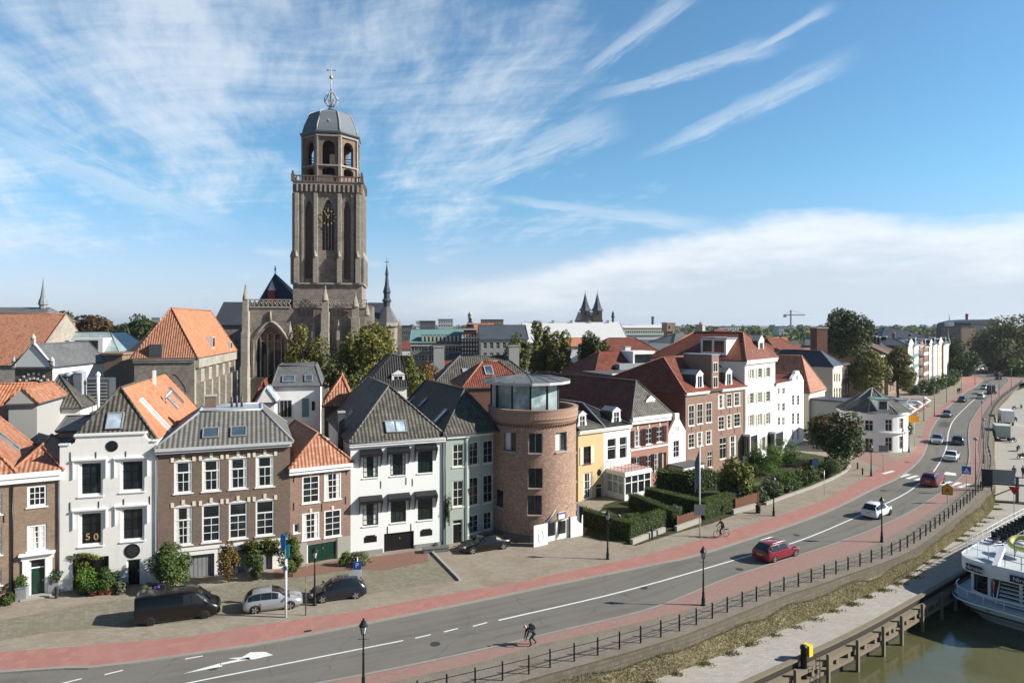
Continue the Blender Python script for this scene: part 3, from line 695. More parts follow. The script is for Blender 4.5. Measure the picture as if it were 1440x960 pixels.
  # shell
 def shell(s,ze,m,gable=None,zr=None,front=True,plinth=None,ph=.5,side_m=None,zb=-.2,top=None,name='wall'):
  """walls up to ze; gable='front'/'sides' adds triangular tops to zr; top = list of (x, z) for a shaped facade head"""
  s.ze=ze;w,d=s.w,s.d;mb=MB();sm=1 if side_m else 0;s.wm=side_m or m
  if top:
   zt=ze
  holes=s.holes;xs=sorted({0.0,w}|{h[0]for h in holes}|{h[1]for h in holes});zs=sorted({zb,ze}|{h[2]for h in holes}|{h[3]for h in holes})
  T=.32
  for i in range(len(xs)-1):
   for j in range(len(zs)-1):
    xm,zm=(xs[i]+xs[i+1])/2,(zs[j]+zs[j+1])/2
    if xs[i+1]-xs[i]<1e-5 or zs[j+1]-zs[j]<1e-5:continue
    if any(h[0]<xm<h[1]and h[2]<zm<h[3]for h in holes):continue
    mb.poly([(xs[i],0,zs[j]),(xs[i+1],0,zs[j]),(xs[i+1],0,zs[j+1]),(xs[i],0,zs[j+1])])
  for x0,x1,z0,z1 in holes:
   mb.poly([(x0,0,z0),(x0,0,z1),(x0,T,z1),(x0,T,z0)]);mb.poly([(x1,0,z0),(x1,T,z0),(x1,T,z1),(x1,0,z1)])
   mb.poly([(x0,0,z1),(x1,0,z1),(x1,T,z1),(x0,T,z1)]);mb.poly([(x0,0,z0),(x0,T,z0),(x1,T,z0),(x1,0,z0)])
   mb.poly([(x0,T,z0),(x0,T,z1),(x1,T,z1),(x1,T,z0)])
  mb.poly([(w,0,zb),(w,d,zb),(w,d,ze),(w,0,ze)],sm);mb.poly([(w,d,zb),(0,d,zb),(0,d,ze),(w,d,ze)],sm);mb.poly([(0,d,zb),(0,0,zb),(0,0,ze),(0,d,ze)],sm)
  mb.poly([(0,0,ze),(w,0,ze),(w,d,ze),(0,d,ze)],sm)
  if gable=='front':
   for y,q in((0,1),(d,-1)):
    P=[(0,y,ze),(w,y,ze),(w/2,y,zr)];mb.poly(P if q>0 else P[::-1],0 if q>0 else sm)
  if gable=='sides':
   for x,q in((0,-1),(w,1)):
    P=[(x,0,ze),(x,d,ze),(x,d/2,zr)];mb.poly(P if q>0 else P[::-1],sm)
  s.wall=s.part(name,mb,[m,side_m or m])
  if plinth:MB().box(-.01,w+.01,-.04,.0-.002,zb,ph).build('plinth',plinth,s.root)
  return s.wall
 def cornice(s,z,h=.35,p=.35,m=None,sides=True,name='cornice',x0=0,x1=None,steps=2):
  m=m or M['wpaint'];w=s.w if x1 is None else x1;mb=MB();e=.0
  for k in range(steps):
   zz0=z-h+h*k/steps;zz1=z-h+h*(k+1)/steps-.002;pr=p*(.45+.55*(k+1)/steps)
   mb.box(x0-(.12 if sides else-.001),w+(.12 if sides else-.001),-pr,.06,zz0,zz1)
  return s.part(name,mb,m)
 def ridge(s,ze,ra,rb,zr,m,over=(.25,.25,.25,.25),rm=None,name='roof',rect=None,parent=None,th=.0,wallm=None,zra=None):
  """roof over the rectangle up to a ridge from ra to rb (local xy). a gable end is one whose ridge point lies on the edge."""
  x0,x1,y0,y1=rect or(0,s.w,0,s.d);x0-=over[0];x1+=over[1];y0-=over[2];y1+=over[3]
  A=Vector((ra[0],ra[1],zr));B=Vector((rb[0],rb[1],zr))
  c=[Vector((x0,y0,ze)),Vector((x1,y0,ze)),Vector((x1,y1,ze)),Vector((x0,y1,ze))]
  along_y=abs(rb[1]-ra[1])>abs(rb[0]-ra[0]);mb=MB()
  fc=([[c[0],c[1],A],[c[1],c[2],B,A],[c[2],c[3],B],[c[3],c[0],A,B]]if along_y else[[c[0],c[1],B,A],[c[1],c[2],B],[c[2],c[3],A,B],[c[3],c[0],A]])
  for f in fc:mb.poly(f,3 if len(f)==3 and abs((f[1]-f[0]).cross(f[2]-f[0]).normalized().z)<.05 else 0)
  for i in range(4):
   a,b=c[i],c[(i+1)%4];mb.poly([a-Vector((0,0,.16)),b-Vector((0,0,.16)),b,a],1)
  mb.poly([p-Vector((0,0,.16))for p in c[::-1]],1)
  hips=[(A,B)]+([(c[0],A),(c[1],A),(c[2],B),(c[3],B)]if along_y else[(c[0],A),(c[3],A),(c[1],B),(c[2],B)])
  for a,b in hips:mb.tube([a+Vector((0,0,.02)),b+Vector((0,0,.04))],.10,6,2)
  s.rfc=fc;s.roof=mb.build(name,[m,M['dkgrey'],rm or m,getattr(s,'wm',m)],parent or s.root);return s.roof
 def mansard(s,ze,inset,zt,m,over=.25,topm=None,rm=None,topz=.35):
  "steep slopes to a flat top; inset = (left, right, front, back)"
  x0,x1,y0,y1=-over,s.w+over,-over,s.d+over;l,r_,f,b=inset
  c=[Vector((x0,y0,ze)),Vector((x1,y0,ze)),Vector((x1,y1,ze)),Vector((x0,y1,ze))]
  t=[Vector((x0+l,y0+f,zt)),Vector((x1-r_,y0+f,zt)),Vector((x1-r_,y1-b,zt)),Vector((x0+l,y1-b,zt))]
  mb=MB();s.rfc=[]
  for i in range(4):P=[c[i],c[(i+1)%4],t[(i+1)%4],t[i]];mb.poly(P);s.rfc.append(P)
  mb.poly(t,1)
  for i in range(4):
   mb.tube([c[i],t[i]],.10,6,2);mb.tube([t[i],t[(i+1)%4]],.12,6,1)
   a,b_=c[i],c[(i+1)%4];mb.poly([a-Vector((0,0,.16)),b_-Vector((0,0,.16)),b_,a],1)
  mb.poly([p-Vector((0,0,.16))for p in c[::-1]],1)
  s.roof=mb.build('roof',[m,topm or M['zinc'],rm or m],s.root);return s.roof
 def skylight(s,u,v,w,h,face=0,m=None,frame=None,name='skylight'):
  P=s.rfc[face];c,n=s.onplane(u,v,P[0],P[1],P[2])
  if n.z<0:n=-n
  ud=Vector((-n.y,n.x,0)).normalized();vd=n.cross(ud)
  mb=MB();o=c-ud*(w/2+.08)-vd*(h/2+.08)
  f=.08
  for(a,b,ww,hh)in((0,0,w+.16,f),(0,h+.08,w+.16,f),(0,f,f,h),(w+.08,f,f,h)):
   mb.obox(o+ud*a+vd*b,ud*ww,vd*hh,n*.16)
  k=mb.build(name,frame or M['mgrey'],s.roof)
  g=MB();g.obox(c-ud*w/2-vd*h/2,ud*w,vd*h,n*.11);g.build('pane',m or M['glass_blue'],k);return k
 def chimney(s,x,y,z,w,d,h,m=None,pots=1,cap=None):
  mb=MB();mb.box(x-w/2,x+w/2,y-d/2,y+d/2,z-2.5,z+h);
  mb.box(x-w/2-.07,x+w/2+.07,y-d/2-.07,y+d/2+.07,z+h,z+h+.14,1)
  for k in range(pots):
   px_=x+(k-(pots-1)/2)*w/max(pots,1)*.8;mb.lathe([(.12,z+h+.14),(.13,z+h+.55),(.10,z+h+.57),(.09,z+h+.3)],8,(px_,y,0),2)
  return s.part('chimney',mb,[m or M['red_brick'],cap or M['concrete'],M['pink_brick']],s.roof if s.roof else s.root)
 def chimney_px(s,u,v,yl,w,d,h,**k):
  "v = top of the stack"
  x,z=s.px(u,v,yl);return s.chimney(x,yl,z-h,w,d,h,**k)
 def dormer(s,x,y,z,w,h,back=2.5,m=None,roofm=None,style='gable',cols=2,rows=2,wm=None,pane=None,ped=True):
  "front of the dormer stands at local (x, y), its foot at z"
  m=m or M['wpaint'];mb=MB();x0,x1=x-w/2,x+w/2;fw=w*.17
  mb.box(x0,x0+fw,y,y+.12,z,z+h);mb.box(x1-fw,x1,y,y+.12,z,z+h);mb.box(x0+fw,x1-fw,y,y+.12,z+h*.88,z+h);mb.box(x0+fw,x1-fw,y,y+.12,z,z+h*.10)
  mb.box(x0+.03,x0+.09,y+.122,y+back,z,z+h,1);mb.box(x1-.09,x1-.03,y+.122,y+back,z,z+h,1)
  if style=='flat':mb.box(x0-.12,x1+.12,y-.15,y+back,z+h,z+h+.14,2)
  else:
   p=h*.32 if style=='gable' else h*.22
   A,B,C=Vector((x0-.1,y-.08,z+h)),Vector((x1+.1,y-.08,z+h)),Vector((x,y-.08,z+h+p))
   mb.poly([A,B,C]);D=Vector((0,back,0));mb.poly([B,B+D,C+D,C],2);mb.poly([A,C,C+D,A+D],2)
   mb.poly([A,A+D,B+D,B])
  if ped:
   mb.slab([(x0-.22,y+.02,z),(x0,y+.02,z),(x0,y+.02,z+h*.55)],(0,.08,0));mb.slab([(x1,y+.02,z),(x1+.22,y+.02,z),(x1,y+.02,z+h*.55)],(0,.08,0))
  dm=mb.build('dormer',[m,wm or M['dkgrey'],roofm or M['lead']],s.roof or s.root)
  g=MB();a0,a1,b0,b1=x0+fw,x1-fw,z+h*.10,z+h*.88
  g.box(a0,a1,y+.08,y+.1,b0,b1);
  for k in range(1,cols):xx=a0+(a1-a0)*k/cols;g.box(xx-.025,xx+.025,y+.045,y+.079,b0,b1,1)
  for k in range(1,rows):zz=b0+(b1-b0)*k/rows;g.box(a0,a1,y+.04,y+.078,zz-.025,zz+.025,1)
  g.build('pane',[pane or M['glass'],m],dm);return dm
 def shutters(s,x0,x1,z0,z1,m,sw=None):
  sw=sw or(x1-x0)*.48
  for a,b in((x0-sw,x0),(x1,x1+sw)):
   mb=MB();mb.box(a+.02,b-.02,-.07,-.03,z0,z1);
   mb.box(a+.08,b-.08,-.085,-.07,z0+.1,(z0+z1)/2-.05);mb.box(a+.08,b-.08,-.085,-.07,(z0+z1)/2+.05,z1-.1)
   s.part('shutter',mb,m)
 def anchors(s,pts,m=None):
  for u,v in pts:
   x,z=s.px(u,v);s.part('wall_anchor',MB().box(x-.03,x+.03,-.03,-.002,z-.32,z+.32),m or M['iron'])
 def pipe(s,x,z0,z1,m=None,y=-.10):
  mb=MB();mb.tube([(x,y,z0),(x,y,z1)],.055,6);mb.box(x-.13,x+.13,y-.1,y+.1,z1,z1+.22);return s.part('downpipe',mb,m or M['zinc'])
def simple_windows(h,plane,x0,x1,zs,n,ww,wh,frame=None,cols=2,rows=2,pane=None,sill=True):
 for z in zs:
  for k in range(n):
   c=x0+(x1-x0)*(k+.5)/n;h.win(c-ww/2,c+ww/2,z,z+wh,cols=cols,rows=rows,plane=plane,frame=frame,pane=pane,sill=sill,fw=.07,mw=.04)
   # the near row along the quay street
def C2(i):return G(*base_px[i])
B=dict(white=M['white'])
P0=G(-92,861);P1=G(19,843);P2=G(84,833);P3=G(221,820);P4=G(408,797.5);P5=G(493,783);P6=G(624,767);
h=House('brick_townhouse','brown brick house with an orange tiled roof, cut off by the western picture edge','house',P0,P1,12)
ze=h.px(10,668)[1]
h.win(*h.rect(-24,693,3.2,724),cols=2,rows=3);h.win(*h.rect(-24,740,3,781),cols=2,rows=3);h.win(*h.rect(-14,800,2.6,823),cols=2,rows=2)
h.shell(ze,M['brown_brick']);h.cornice(ze+.12,.75,.35)
h.ridge(ze+.13,(-.2,4.2),(-.2,12),h.px(-92,560,5)[1],M['orange_old'])
h.skylight(10.5,621,.95,1.9,1)
h.pipe(h.w-.05,0,ze-.3,M['black']);h.anchors([(5.5,728)])
h=House('brick_townhouse','narrow brown brick house with a black door in a white surround','house',P1,P2,9)
ze=h.px(50,664.5)[1]
h.wpx(38,682,66,712,cols=3,rows=3,fw=.16);h.wpx(38,737,66,773.5,cols=3,rows=4,fw=.16,curtain=.46)
h.door(41.5,785.5,64,838,M['gpaint'],.24)
h.shell(ze,M['brown_brick']);h.cornice(ze+.12,.75,.35)
x0,x1,z0,z1=h.rect(41.5,785.5,64,838)
mb=MB();mb.box(x0-.42,x0,-.12,.05,.0,z1+.02);mb.box(x1,x1+.42,-.12,.05,.0,z1+.02);mb.box(x0-.5,x1+.5,-.14,.05,z1+.02,z1+.38);mb.box(x0-.62,x1+.62,-.4,.05,z1+.38,z1+.52)
h.part('door_surround',mb,M['wpaint']);h.part('doorstep',MB().box(x0-.45,x1+.45,-.9,-.0,-.1,.18),M['stone'])
h.ridge(ze+.13,(h.w*.48,2.9),(h.w*.48,9),h.px(60,627,2.9)[1],M['orange_old'])
h.pipe(h.w-.06,0,ze-.1,M['dkgrey'])
h=House('white_townhouse','white plastered house with a raised shouldered parapet and a black porthole','house',P2,P3,15)
zsh=h.px(95,625.5)[1];zm=h.px(155,611.5)[1]
for r_ in((111,648.5,144.5,697),(169,646,203,691),(111,719,144.5,767),(170,713,203,760)):
 w=h.wpx(*r_,cols=2,rows=3,bars=M['black'],fw=.16,mw=.055,sill=True,rec=.2)
 x0,x1,z0,z1=h.rect(*r_);mb=MB();mb.box(x0-.45,x1+.32,-.16,-.0,z1+.10,z1+.22);mb.box(x0-.40,x0-.33,-.10,0,z1-1.25,z1+.10);mb.box(x1+.20,x1+.27,-.10,0,z1-1.25,z1+.10)
 mb.build('window_hood',M['wpaint'],w)
h.door(178,786,197.5,824,M['black'],.0)
x0,x1,z0,z1=h.rect(102,783,153,818);h.holes.append((x0,x1,.05,z1));h.part('garage_door',MB().box(x0,x1,.22,.3,.05,z1),M['black'])
h.shell(zsh,M['white'],side_m=M['white'])
xa,xb=h.px(106.5,620)[0],h.px(203.5,617)[0];w_=h.w
head=[(xa-.35,zsh),(xa-.05,zsh+.18),(xa,zsh+.45),(xa,zm),(xb,zm),(xb,zsh+.55),(xb+.12,zsh+.25),(xb+.5,zsh)]
mb=MB();mb.slab([(x,-.004,z)for x,z in head],(0,.36,0));h.part('parapet',mb,M['white'])
mb=MB();mb.box(xa-.1,xb+.1,-.12,.42,zm,zm+.14);mb.box(-.06,xa-.36,-.1,.4,zsh+.002,zsh+.11);mb.box(xb+.5,w_+.02,-.1,.4,zsh+.002,zsh+.11);h.part('coping',mb,M['wpaint'])
for u,v,r_ in((157.5,627,.42),(186,774,.55)):
 x,z=h.px(u,v);mb=MB();vs=[(x+r_*math.cos(a),-.03,z+r_*math.sin(a))for a in np.linspace(0,2*PI,20,endpoint=False)]
 o=h.part('porthole',MB().slab(vs,(0,.025,0)),M['black']);MB().slab([(x+r_*.72*math.cos(a),-.035,z+r_*.72*math.sin(a))for a in np.linspace(0,2*PI,20,endpoint=False)],(0,.004,0)).build('pane',M['glass'],o)
h.anchors([(99,641.5),(135,641),(177,640),(98.5,712),(139,710.5),(174,707),(210.5,703)])
a=h.apex(169,545);zr=a[2];
h.rfx=a[0]
xl,xr=h.px(117,611,1)[0],h.w-.1
rr=h.ridge(zsh+.04,a[:2],(a[0],20),zr,M['grey_tiles'],rect=(.38,h.w-.04,.42,20),over=(0,0,0,0))
rr.data.materials.append(M['orange_tiles']);rr.data.polygons[1].material_index=4
h.skylight(162,592,1.0,1.25,0,M['glass_pale'])
h.skylight(219,585,.8,3.6,1,M['glass_pale'],M['wpaint']);h.skylight(241.5,566,.7,1.5,1,M['glass_pale']);h.skylight(247,556,.55,2.0,1,M['glass'])
p,n=h.onplane(217,540,*h.rfc[1][:3]);MB().box(p.x-.13,p.x+.13,p.y-.12,p.y+.12,p.z-.3,p.z+1.3).build('vent_pipe',M['wpaint'],h.roof)
p,n=h.onplane(232,566,*h.rfc[1][:3]);MB().tube([p,p+Vector((.1,0,.5)),p+Vector((.5,.2,1.1))],.16).build('flue',M['steel'],h.roof)
h=House('brick_townhouse','wide dark brick house with eight arched windows and a grey hipped roof','house',P3,P4,11)
ze=h.px(310,627)[1]
us=[257.6,297,334.8,372.5];t0=[(648.5,693),(646,690),(643.5,687),(641,684)];t1=[(712,766),(709,761.5),(706,757),(703,752.5)]
for k in range(4):
 for(v0,v1)in(t0[k],t1[k]):
  u=us[k];w=h.wpx(u-13,v0,u+13,v1,cols=2,rows=2 if v1<700 else 3,split=.66,low=True,fw=.12,curtain=.16 if v1<700 else.0,rec=.12)
  x0,x1,z0,z1=h.rect(u-13,v0,u+13,v1);mb=MB();xm=(x0+x1)/2
  for xx,s_ in((x0-.22,.0),(xm-.11,.16),(x1,.0)):mb.box(xx,xx+.22,-.05,0,z1-.02+s_,z1+.36+s_)
  mb.build('keystone',M['cream'],w)
  n_=8;mb=MB();P_=[(x0+(x1-x0)*i/n_,z1+.16*math.sin(PI*i/n_))for i in range(n_+1)]
  mb.slab([(x,-.015,z)for x,z in P_]+[(x1,-.015,z1-.02),(x0,-.015,z1-.02)],(0,.13,0));mb.build('arched_head',M['wpaint'],w)
zp=h.px(310,767)[1]
for r_ in((260,779,301.5,812),(334,770,383,806)):
 x0,x1,z0,z1=h.rect(*r_);h.holes.append((x0,x1,.05,z1))
 d=h.part('garage_door',MB().box(x0,x1,.2,.28,.05,z1),M['dkgrey']);mb=MB()
 for k in range(7):mb.box(x0+(x1-x0)*k/7+.02,x0+(x1-x0)*(k+1)/7-.02,.17,.2,.1,z1-.12)
 mb.build('board',M['mgrey'],d)
h.shell(ze,M['dark_brick'])
mb=MB();hs=sorted([q for q in h.holes if q[2]<.1]);xs=[0]+[v for q in hs for v in q[:2]]+[h.w]
for i in range(0,len(xs),2):mb.box(xs[i],xs[i+1],-.07,-.002,-.1,zp-.12)
for q in hs:mb.box(q[0],q[1],-.07,-.002,q[3],zp-.12)
h.part('basement_render',mb,M['white']);h.part('string_course',MB().box(-.02,h.w+.02,-.14,-.002,zp-.118,zp+.12),M['wpaint'])
h.cornice(ze+.10,.42,.45,M['lgrey'])
zt=h.px(320,577,3.6)[1]
h.mansard(ze+.10,(3.0,2.4,3.6,3.0),zt,M['grey_new'],topm=M['zinc'],rm=M['lead'])
h.skylight(296.5,609.5,1.05,1.05);h.skylight(335.5,607.5,1.05,1.05)
for u,v in((326,558),(333,556),(340,557)):
 x,z=h.px(u,v,6);MB().tube([(x,6,zt-.1),(x,6,z)],.12,6).build('flue',M['dkgrey'],h.roof)
h.chimney_px(296,557,6.5,.9,.6,.9,m=M['dark_brick'],pots=0)
mb=MB();mb.box(h.px(250,0,6)[0],h.px(262,0,6)[0],6,7,zt-1,zt+.4);
h.pipe(.0,1.2,ze-.4,M['dkgrey'])
h=House('brick_townhouse','small pink brick house with a steep orange roof and one white dormer','house',P4,P5,10)
ze=h.px(450,656)[1]
for r_ in((425,668.5,449,706.5),(456,664.5,479.5,702),(425,720.5,449,758),(456,716.5,479.5,754)):
 w=h.wpx(*r_,cols=2,rows=4,fw=.10,rec=.08);x0,x1,z0,z1=h.rect(*r_);MB().box((x0+x1)/2-.1,(x0+x1)/2+.1,-.05,0,z1+.03,z1+.34).build('keystone',M['cream'],w)
h.wpx(412.5,735.5,421,749,cols=1,rows=1,fw=.08)
h.garage(431.5,761.5,474.5,795)
h.shell(ze,M['pink_brick']);h.cornice(ze+.12,.55,.38)
a=h.apex(447.5,609);b=h.px(435.6,579,9)
h.ridge(ze+.13,a[:2],(a[0],10),a[2],M['orange_old'],over=(.25,.25,.3,.25))
x,z=h.px(452,643,.9);h.dormer(x,.9,z,1.25,1.5,2.2,cols=2,rows=2)
h.anchors([(413,672),(487,662),(413,712),(452.5,713),(486,703)])
mb=MB();zp=h.px(450,759)[1];x0,x1=h.rect(431.5,761.5,474.5,795)[:2]
mb.box(0,x0,-.04,-.002,-.1,zp);h.part('plinth',mb,M['stone']);h.part('plinth',MB().box(x1,h.w,-.04,-.002,-.1,zp),M['stone'])
h=House('white_townhouse','bright white house with six black window awnings and a grey pyramid roof','house',P5,P6,18)
ze=h.px(560,619)[1]
for r_ in((510.5,636,531.5,671),(549,632.5,570.5,668),(587.5,628.5,608.5,664.5),(510,701.5,532,738.5),(549.5,698,571,734),(587.5,694.5,608.5,730.5)):
 w=h.wpx(*r_,cols=3,rows=5,fw=.07,mw=.035,bars=M['gpaint'],frame=M['gpaint'],rec=.16,sillm=M['wpaint'])
 x0,x1,z0,z1=h.rect(*r_);mb=MB();e=.30
 A=[(x0-e,-.02,z1+.28),(x1+e,-.02,z1+.28),(x1+e,-.72,z1-.02),(x0-e,-.72,z1-.02)]
 mb.slab(A,(0,0,.04));mb.box(x0-e,x1+e,-.74,-.70,z1-.22,z1-.02)
 for xx in(x0-e,x1+e-.05):mb.slab([(xx,-.02,z1+.27),(xx,-.70,z1-.02),(xx,-.70,z1-.2),(xx,-.02,z1-1.25)],(.04,0,0))
 mb.build('awning',M['black'],w)
h.garage(540,748,582,780,M['black'],M['black'])
for u,v in((521,757.5),(599.5,748.5)):
 x,z=h.px(u,v);h.part('cellar_vent',MB().box(x-.55,x+.55,-.02,.03,z-.28,z+.22).box(x-.40,x+.40,-.03,-.021,z+.22,z+.34),M['black'])
h.shell(ze,M['bright'],side_m=M['bright'])
x0,x1=h.rect(540,748,582,780)[:2];h.part('plinth',MB().box(-.01,x0-.1,-.05,-.002,-.1,.42),M['mgrey']);h.part('plinth',MB().box(x1+.1,h.w+.01,-.05,-.002,-.1,.42),M['mgrey'])
h.cornice(ze+.08,.42,.30)
a=h.apex(547,542.5);zr=a[2];
h.ridge(ze+.09,a[:2],(a[0],15.5),zr,M['grey_tiles'],rm=M['grey_new'],over=(.25,.25,.3,.0))
h.skylight(549.5,600.5,.8,1.15,0,M['glass_pale']);h.skylight(563.5,600,.8,1.15,0,M['glass_pale'])
h.skylight(487,588,.9,1.6,3,M['glass_blue'],M['lgrey'])
h.chimney_px(480,580,5,.55,.55,1.4,m=M['dkgrey'],pots=0)
h.anchors([(535.5,681),(571,676),(580,678),(545,745),(578,741),(540,617)]);h.pipe(h.w-.08,0,ze-.3,M['dkgrey'])
mb=MB();x,z=h.px(522,700)
h=House('green_townhouse','sage green house between the awning house and the round tower','house',P6,G(656,762.5),14)
ze=h.px(640,611)[1]
P7=G(697,752);
h.wpx(636.5,624,651.5,656,cols=2,rows=3,frame=M['cpaint']);h.wpx(636.5,675.5,651.5,712,cols=2,rows=3,frame=M['cpaint']);h.door(636.5,730.5,650.5,764,M['black'],.18,frame=M['cpaint'])
h.shell(ze,M['sage']);h.cornice(ze+.10,.40,.25,x1=h.w)
hw=h
g=House('tmp','tmp','tmp',G(656,762.5),P7,14)
for r_ in((657.5,621.5,673,653.5),(679,619,693.5,650.5),(658,671,673,710),(679,667.5,693,706),(658,724,673,749),(679,719.5,693,744)):
 g.wpx(*r_,cols=2,rows=3,frame=M['cpaint'],fw=.07,mw=.03,bars=M['lgrey'])
g.shell(ze,M['sage'],name='wing_wall');g.cornice(ze+.10,.40,.25,sides=False)
for k in(.02,.50):g.part('pilaster',MB().box(g.w*k,g.w*k+.22,-.06,-.003,0,ze-.42),M['sage'])
a=h.px(653,547,4.2);r0=h.px(602,535,15)
wx=h.w+g.w*math.cos(g.a-h.a)
h.ridge(ze+.11,(a[0],4.2),(a[0]-.3,16),a[1],M['black_tiles'],rm=M['grey_tiles'],over=(.2,0,.3,0),rect=(0,wx+.25,0,16))
h.roof.data.materials.append(M['grey_tiles']);h.roof.data.polygons[0].material_index=4
h.skylight(620,585,.8,1.6,3,M['glass_pale']);h.skylight(595,566,.6,1.1,3);h.skylight(578,564,.5,1.2,3,M['glass_blue']);h.skylight(691,601,.7,1.2,1,M['glass_pale'])
for c in[o for o in bpy.data.objects if o.parent==g.root]:
 mw=Matrix.Translation((g.o.x,g.o.y,0))@Matrix.Rotation(g.a,4,'Z');mh=Matrix.Translation((h.o.x,h.o.y,0))@Matrix.Rotation(h.a,4,'Z')
 c.parent=h.root;c.matrix_basis=mh.inverted()@mw
bpy.data.objects.remove(g.root)
h.pipe(.1,0,ze-.3,M['black']);h.pipe(h.w,.0,ze-.3,M['sage'])
TC=Vector((2.05,66.4));TR=4.15
t0_=thing('round_tower','round brick tower house with a glass pavilion under a shallow dark roof','tower',(TC.x,TC.y,0))
def tang(u,v=None):
 "where a pixel column meets the drum: angle and distance"
 d=Vector(((u-HU)/FPX,1.0));a=d.dot(d);b=-2*d.dot(TC);c=TC.dot(TC)-TR*TR;D=b*b-4*a*c
 if D<0:return None
 t=(-b-math.sqrt(D))/(2*a);p=d*t-TC;return math.atan2(p.y,p.x),t
def trect(u0,v0,u1,v1):
 a0,t0=tang(u0);a1,t1=tang(u1);t=(t0+t1)/2
 return a0,a1,CAMZ-(v1-HV)/FPX*t,CAMZ-(v0-HV)/FPX*t
rects=[trect(*r_)for r_ in((708.5,607,726,634),(743,609,763,637),(781,607.5,797,634.5),(742.5,658,763,686),(741.5,696,762,723.5),(696.8,688,707.5,712))]
for zc in((610,634),(652,674),(690,712)):
 tt=TC.y+.6;z1,z0=CAMZ-(zc[0]-HV)/FPX*tt,CAMZ-(zc[1]-HV)/FPX*tt;rects.append((-.10+.0,.18,z0,z1))
ztop=CAMZ-(577-HV)/FPX*(TC.y-TR);zband=CAMZ-(597-HV)/FPX*(TC.y-TR)
door=trect(765,727,808,762);door=(door[0],min(door[1],-.62),0.05,door[3])
cuts=rects+[door]
ths=sorted(set(np.round(np.linspace(-PI,PI,73),5))|{c[0]for c in cuts}|{c[1]for c in cuts});zs=sorted({-.2,zband}|{c[2]for c in cuts}|{c[3]for c in cuts})
mb=MB()
def cyl(a,r,z):return(r*math.cos(a),r*math.sin(a),z)
for i in range(len(ths)-1):
 for j in range(len(zs)-1):
  am,zm=(ths[i]+ths[i+1])/2,(zs[j]+zs[j+1])/2
  if any(c[0]<am<c[1]and c[2]<zm<c[3]for c in cuts):continue
  rb=TR*(1.02-.02*min(1,zs[j]/4));
  mb.poly([cyl(ths[i],TR,zs[j]),cyl(ths[i+1],TR,zs[j]),cyl(ths[i+1],TR,zs[j+1]),cyl(ths[i],TR,zs[j+1])])
for a0,a1,z0,z1 in cuts:
 for a in(a0,a1):
  q=[cyl(a,TR,z0),cyl(a,TR,z1),cyl(a,TR-.4,z1),cyl(a,TR-.4,z0)];mb.poly(q if a==a0 else q[::-1])
 for z in(z0,z1):q=[cyl(a0,TR,z),cyl(a1,TR,z),cyl(a1,TR-.4,z),cyl(a0,TR-.4,z)];mb.poly(q if z==z1 else q[::-1])
wall=mb.build('wall',M['tower_brick'],t0_)
me=wall.data;co=np.array([v.co for v in me.vertices]);vi=np.array([l.vertex_index for l in me.loops]);an=np.arctan2(co[vi,1],co[vi,0])
me.uv_layers[0].data.foreach_set('uv',np.stack([an*TR,co[vi,2]],1).astype(np.float32).ravel())
for k,(a0,a1,z0,z1)in enumerate(rects):
 p,q=Vector(cyl(a0,TR-.22,0)),Vector(cyl(a1,TR-.22,0));e=q-p;n=Vector((e.y,-e.x,0)).normalized();mb=MB();f=e.normalized()*.07
 n=n if n.dot(p)>0 else-n
 def fr(a,b,za,zb,yy=0.0,th=.08):mb.obox(p+e*a+n*yy+Vector((0,0,za)),e*(b-a),n*th,(0,0,zb-za))
 ew=.07/e.length;fr(0,ew,z0,z1);fr(1-ew,1,z0,z1);fr(ew,1-ew,z0,z0+.07);fr(ew,1-ew,z1-.07,z1);fr(.5-ew*.6,.5+ew*.6,z0+.07,z1-.07,.004,.07)
 w=mb.build('window',M['dkgrey']if k>2 else M['mgrey'],t0_);c=MB();c.obox(p+n*.02+Vector((0,0,z0)),e,n*.02,(0,0,z1-z0));c.build('pane',M['glass'],w)
 s_=MB();P_=Vector(cyl(a0-.012,TR-.2,z0));Q_=Vector(cyl(a1+.012,TR-.2,z0));s_.obox(P_-Vector((0,0,.10)),Q_-P_,n*(.34),(0,0,.095));s_.build('sill',M['concrete'],w)
 if k in(0,2):
  c=MB();c.obox(p+e*.08+n*.045+Vector((0,0,z0+.1)),e*.42,n*.01,(0,0,z1-z0-.2));c.build('curtain',M['curtain'],w)
n_=96;mb=MB();mb.lathe([(TR+.02,zband),(TR+.12,zband+.12),(TR+.12,zband+.30),(TR+.20,zband+.42),(TR+.20,ztop-.12),(TR+.24,ztop-.10),(TR+.24,ztop),(TR-.22,ztop),(TR-.22,zband+.2)],72,smooth=False)
o=mb.build('parapet',M['tower_brick'],t0_);mb=MB()
for k in range(n_):
 a=2*PI*k/n_;c_,s_=math.cos(a),math.sin(a);mb.obox((c_*(TR-.02)-s_*-.06,s_*(TR-.02)+c_*-.06,zband-.28),(c_*.12,s_*.12,0),(-s_*.12,c_*.12,0),(0,0,.22))
mb.build('corbel',M['red_brick'],o)
mb=MB();mb.lathe([(TR-.2,ztop-1.05),(0.01,ztop-1.0)],48);mb.build('terrace_floor',M['felt'],t0_)
mb=MB();mb.lathe([(TR+.03,-.2),(TR+.03,.80),(TR,.80)],72,smooth=False,a0=door[1],arc=2*PI-(door[1]-door[0]));mb.build('plinth',M['slate_grey'],t0_)
pc=Vector((-.75,.95));prad=3.35;zf=ztop-1.0;zr_=CAMZ-(541-HV)/FPX*(TC.y-1.5)
Pp=[(pc.x+prad*math.cos(2*PI*k/12+.13),pc.y+prad*math.sin(2*PI*k/12+.13))for k in range(12)]
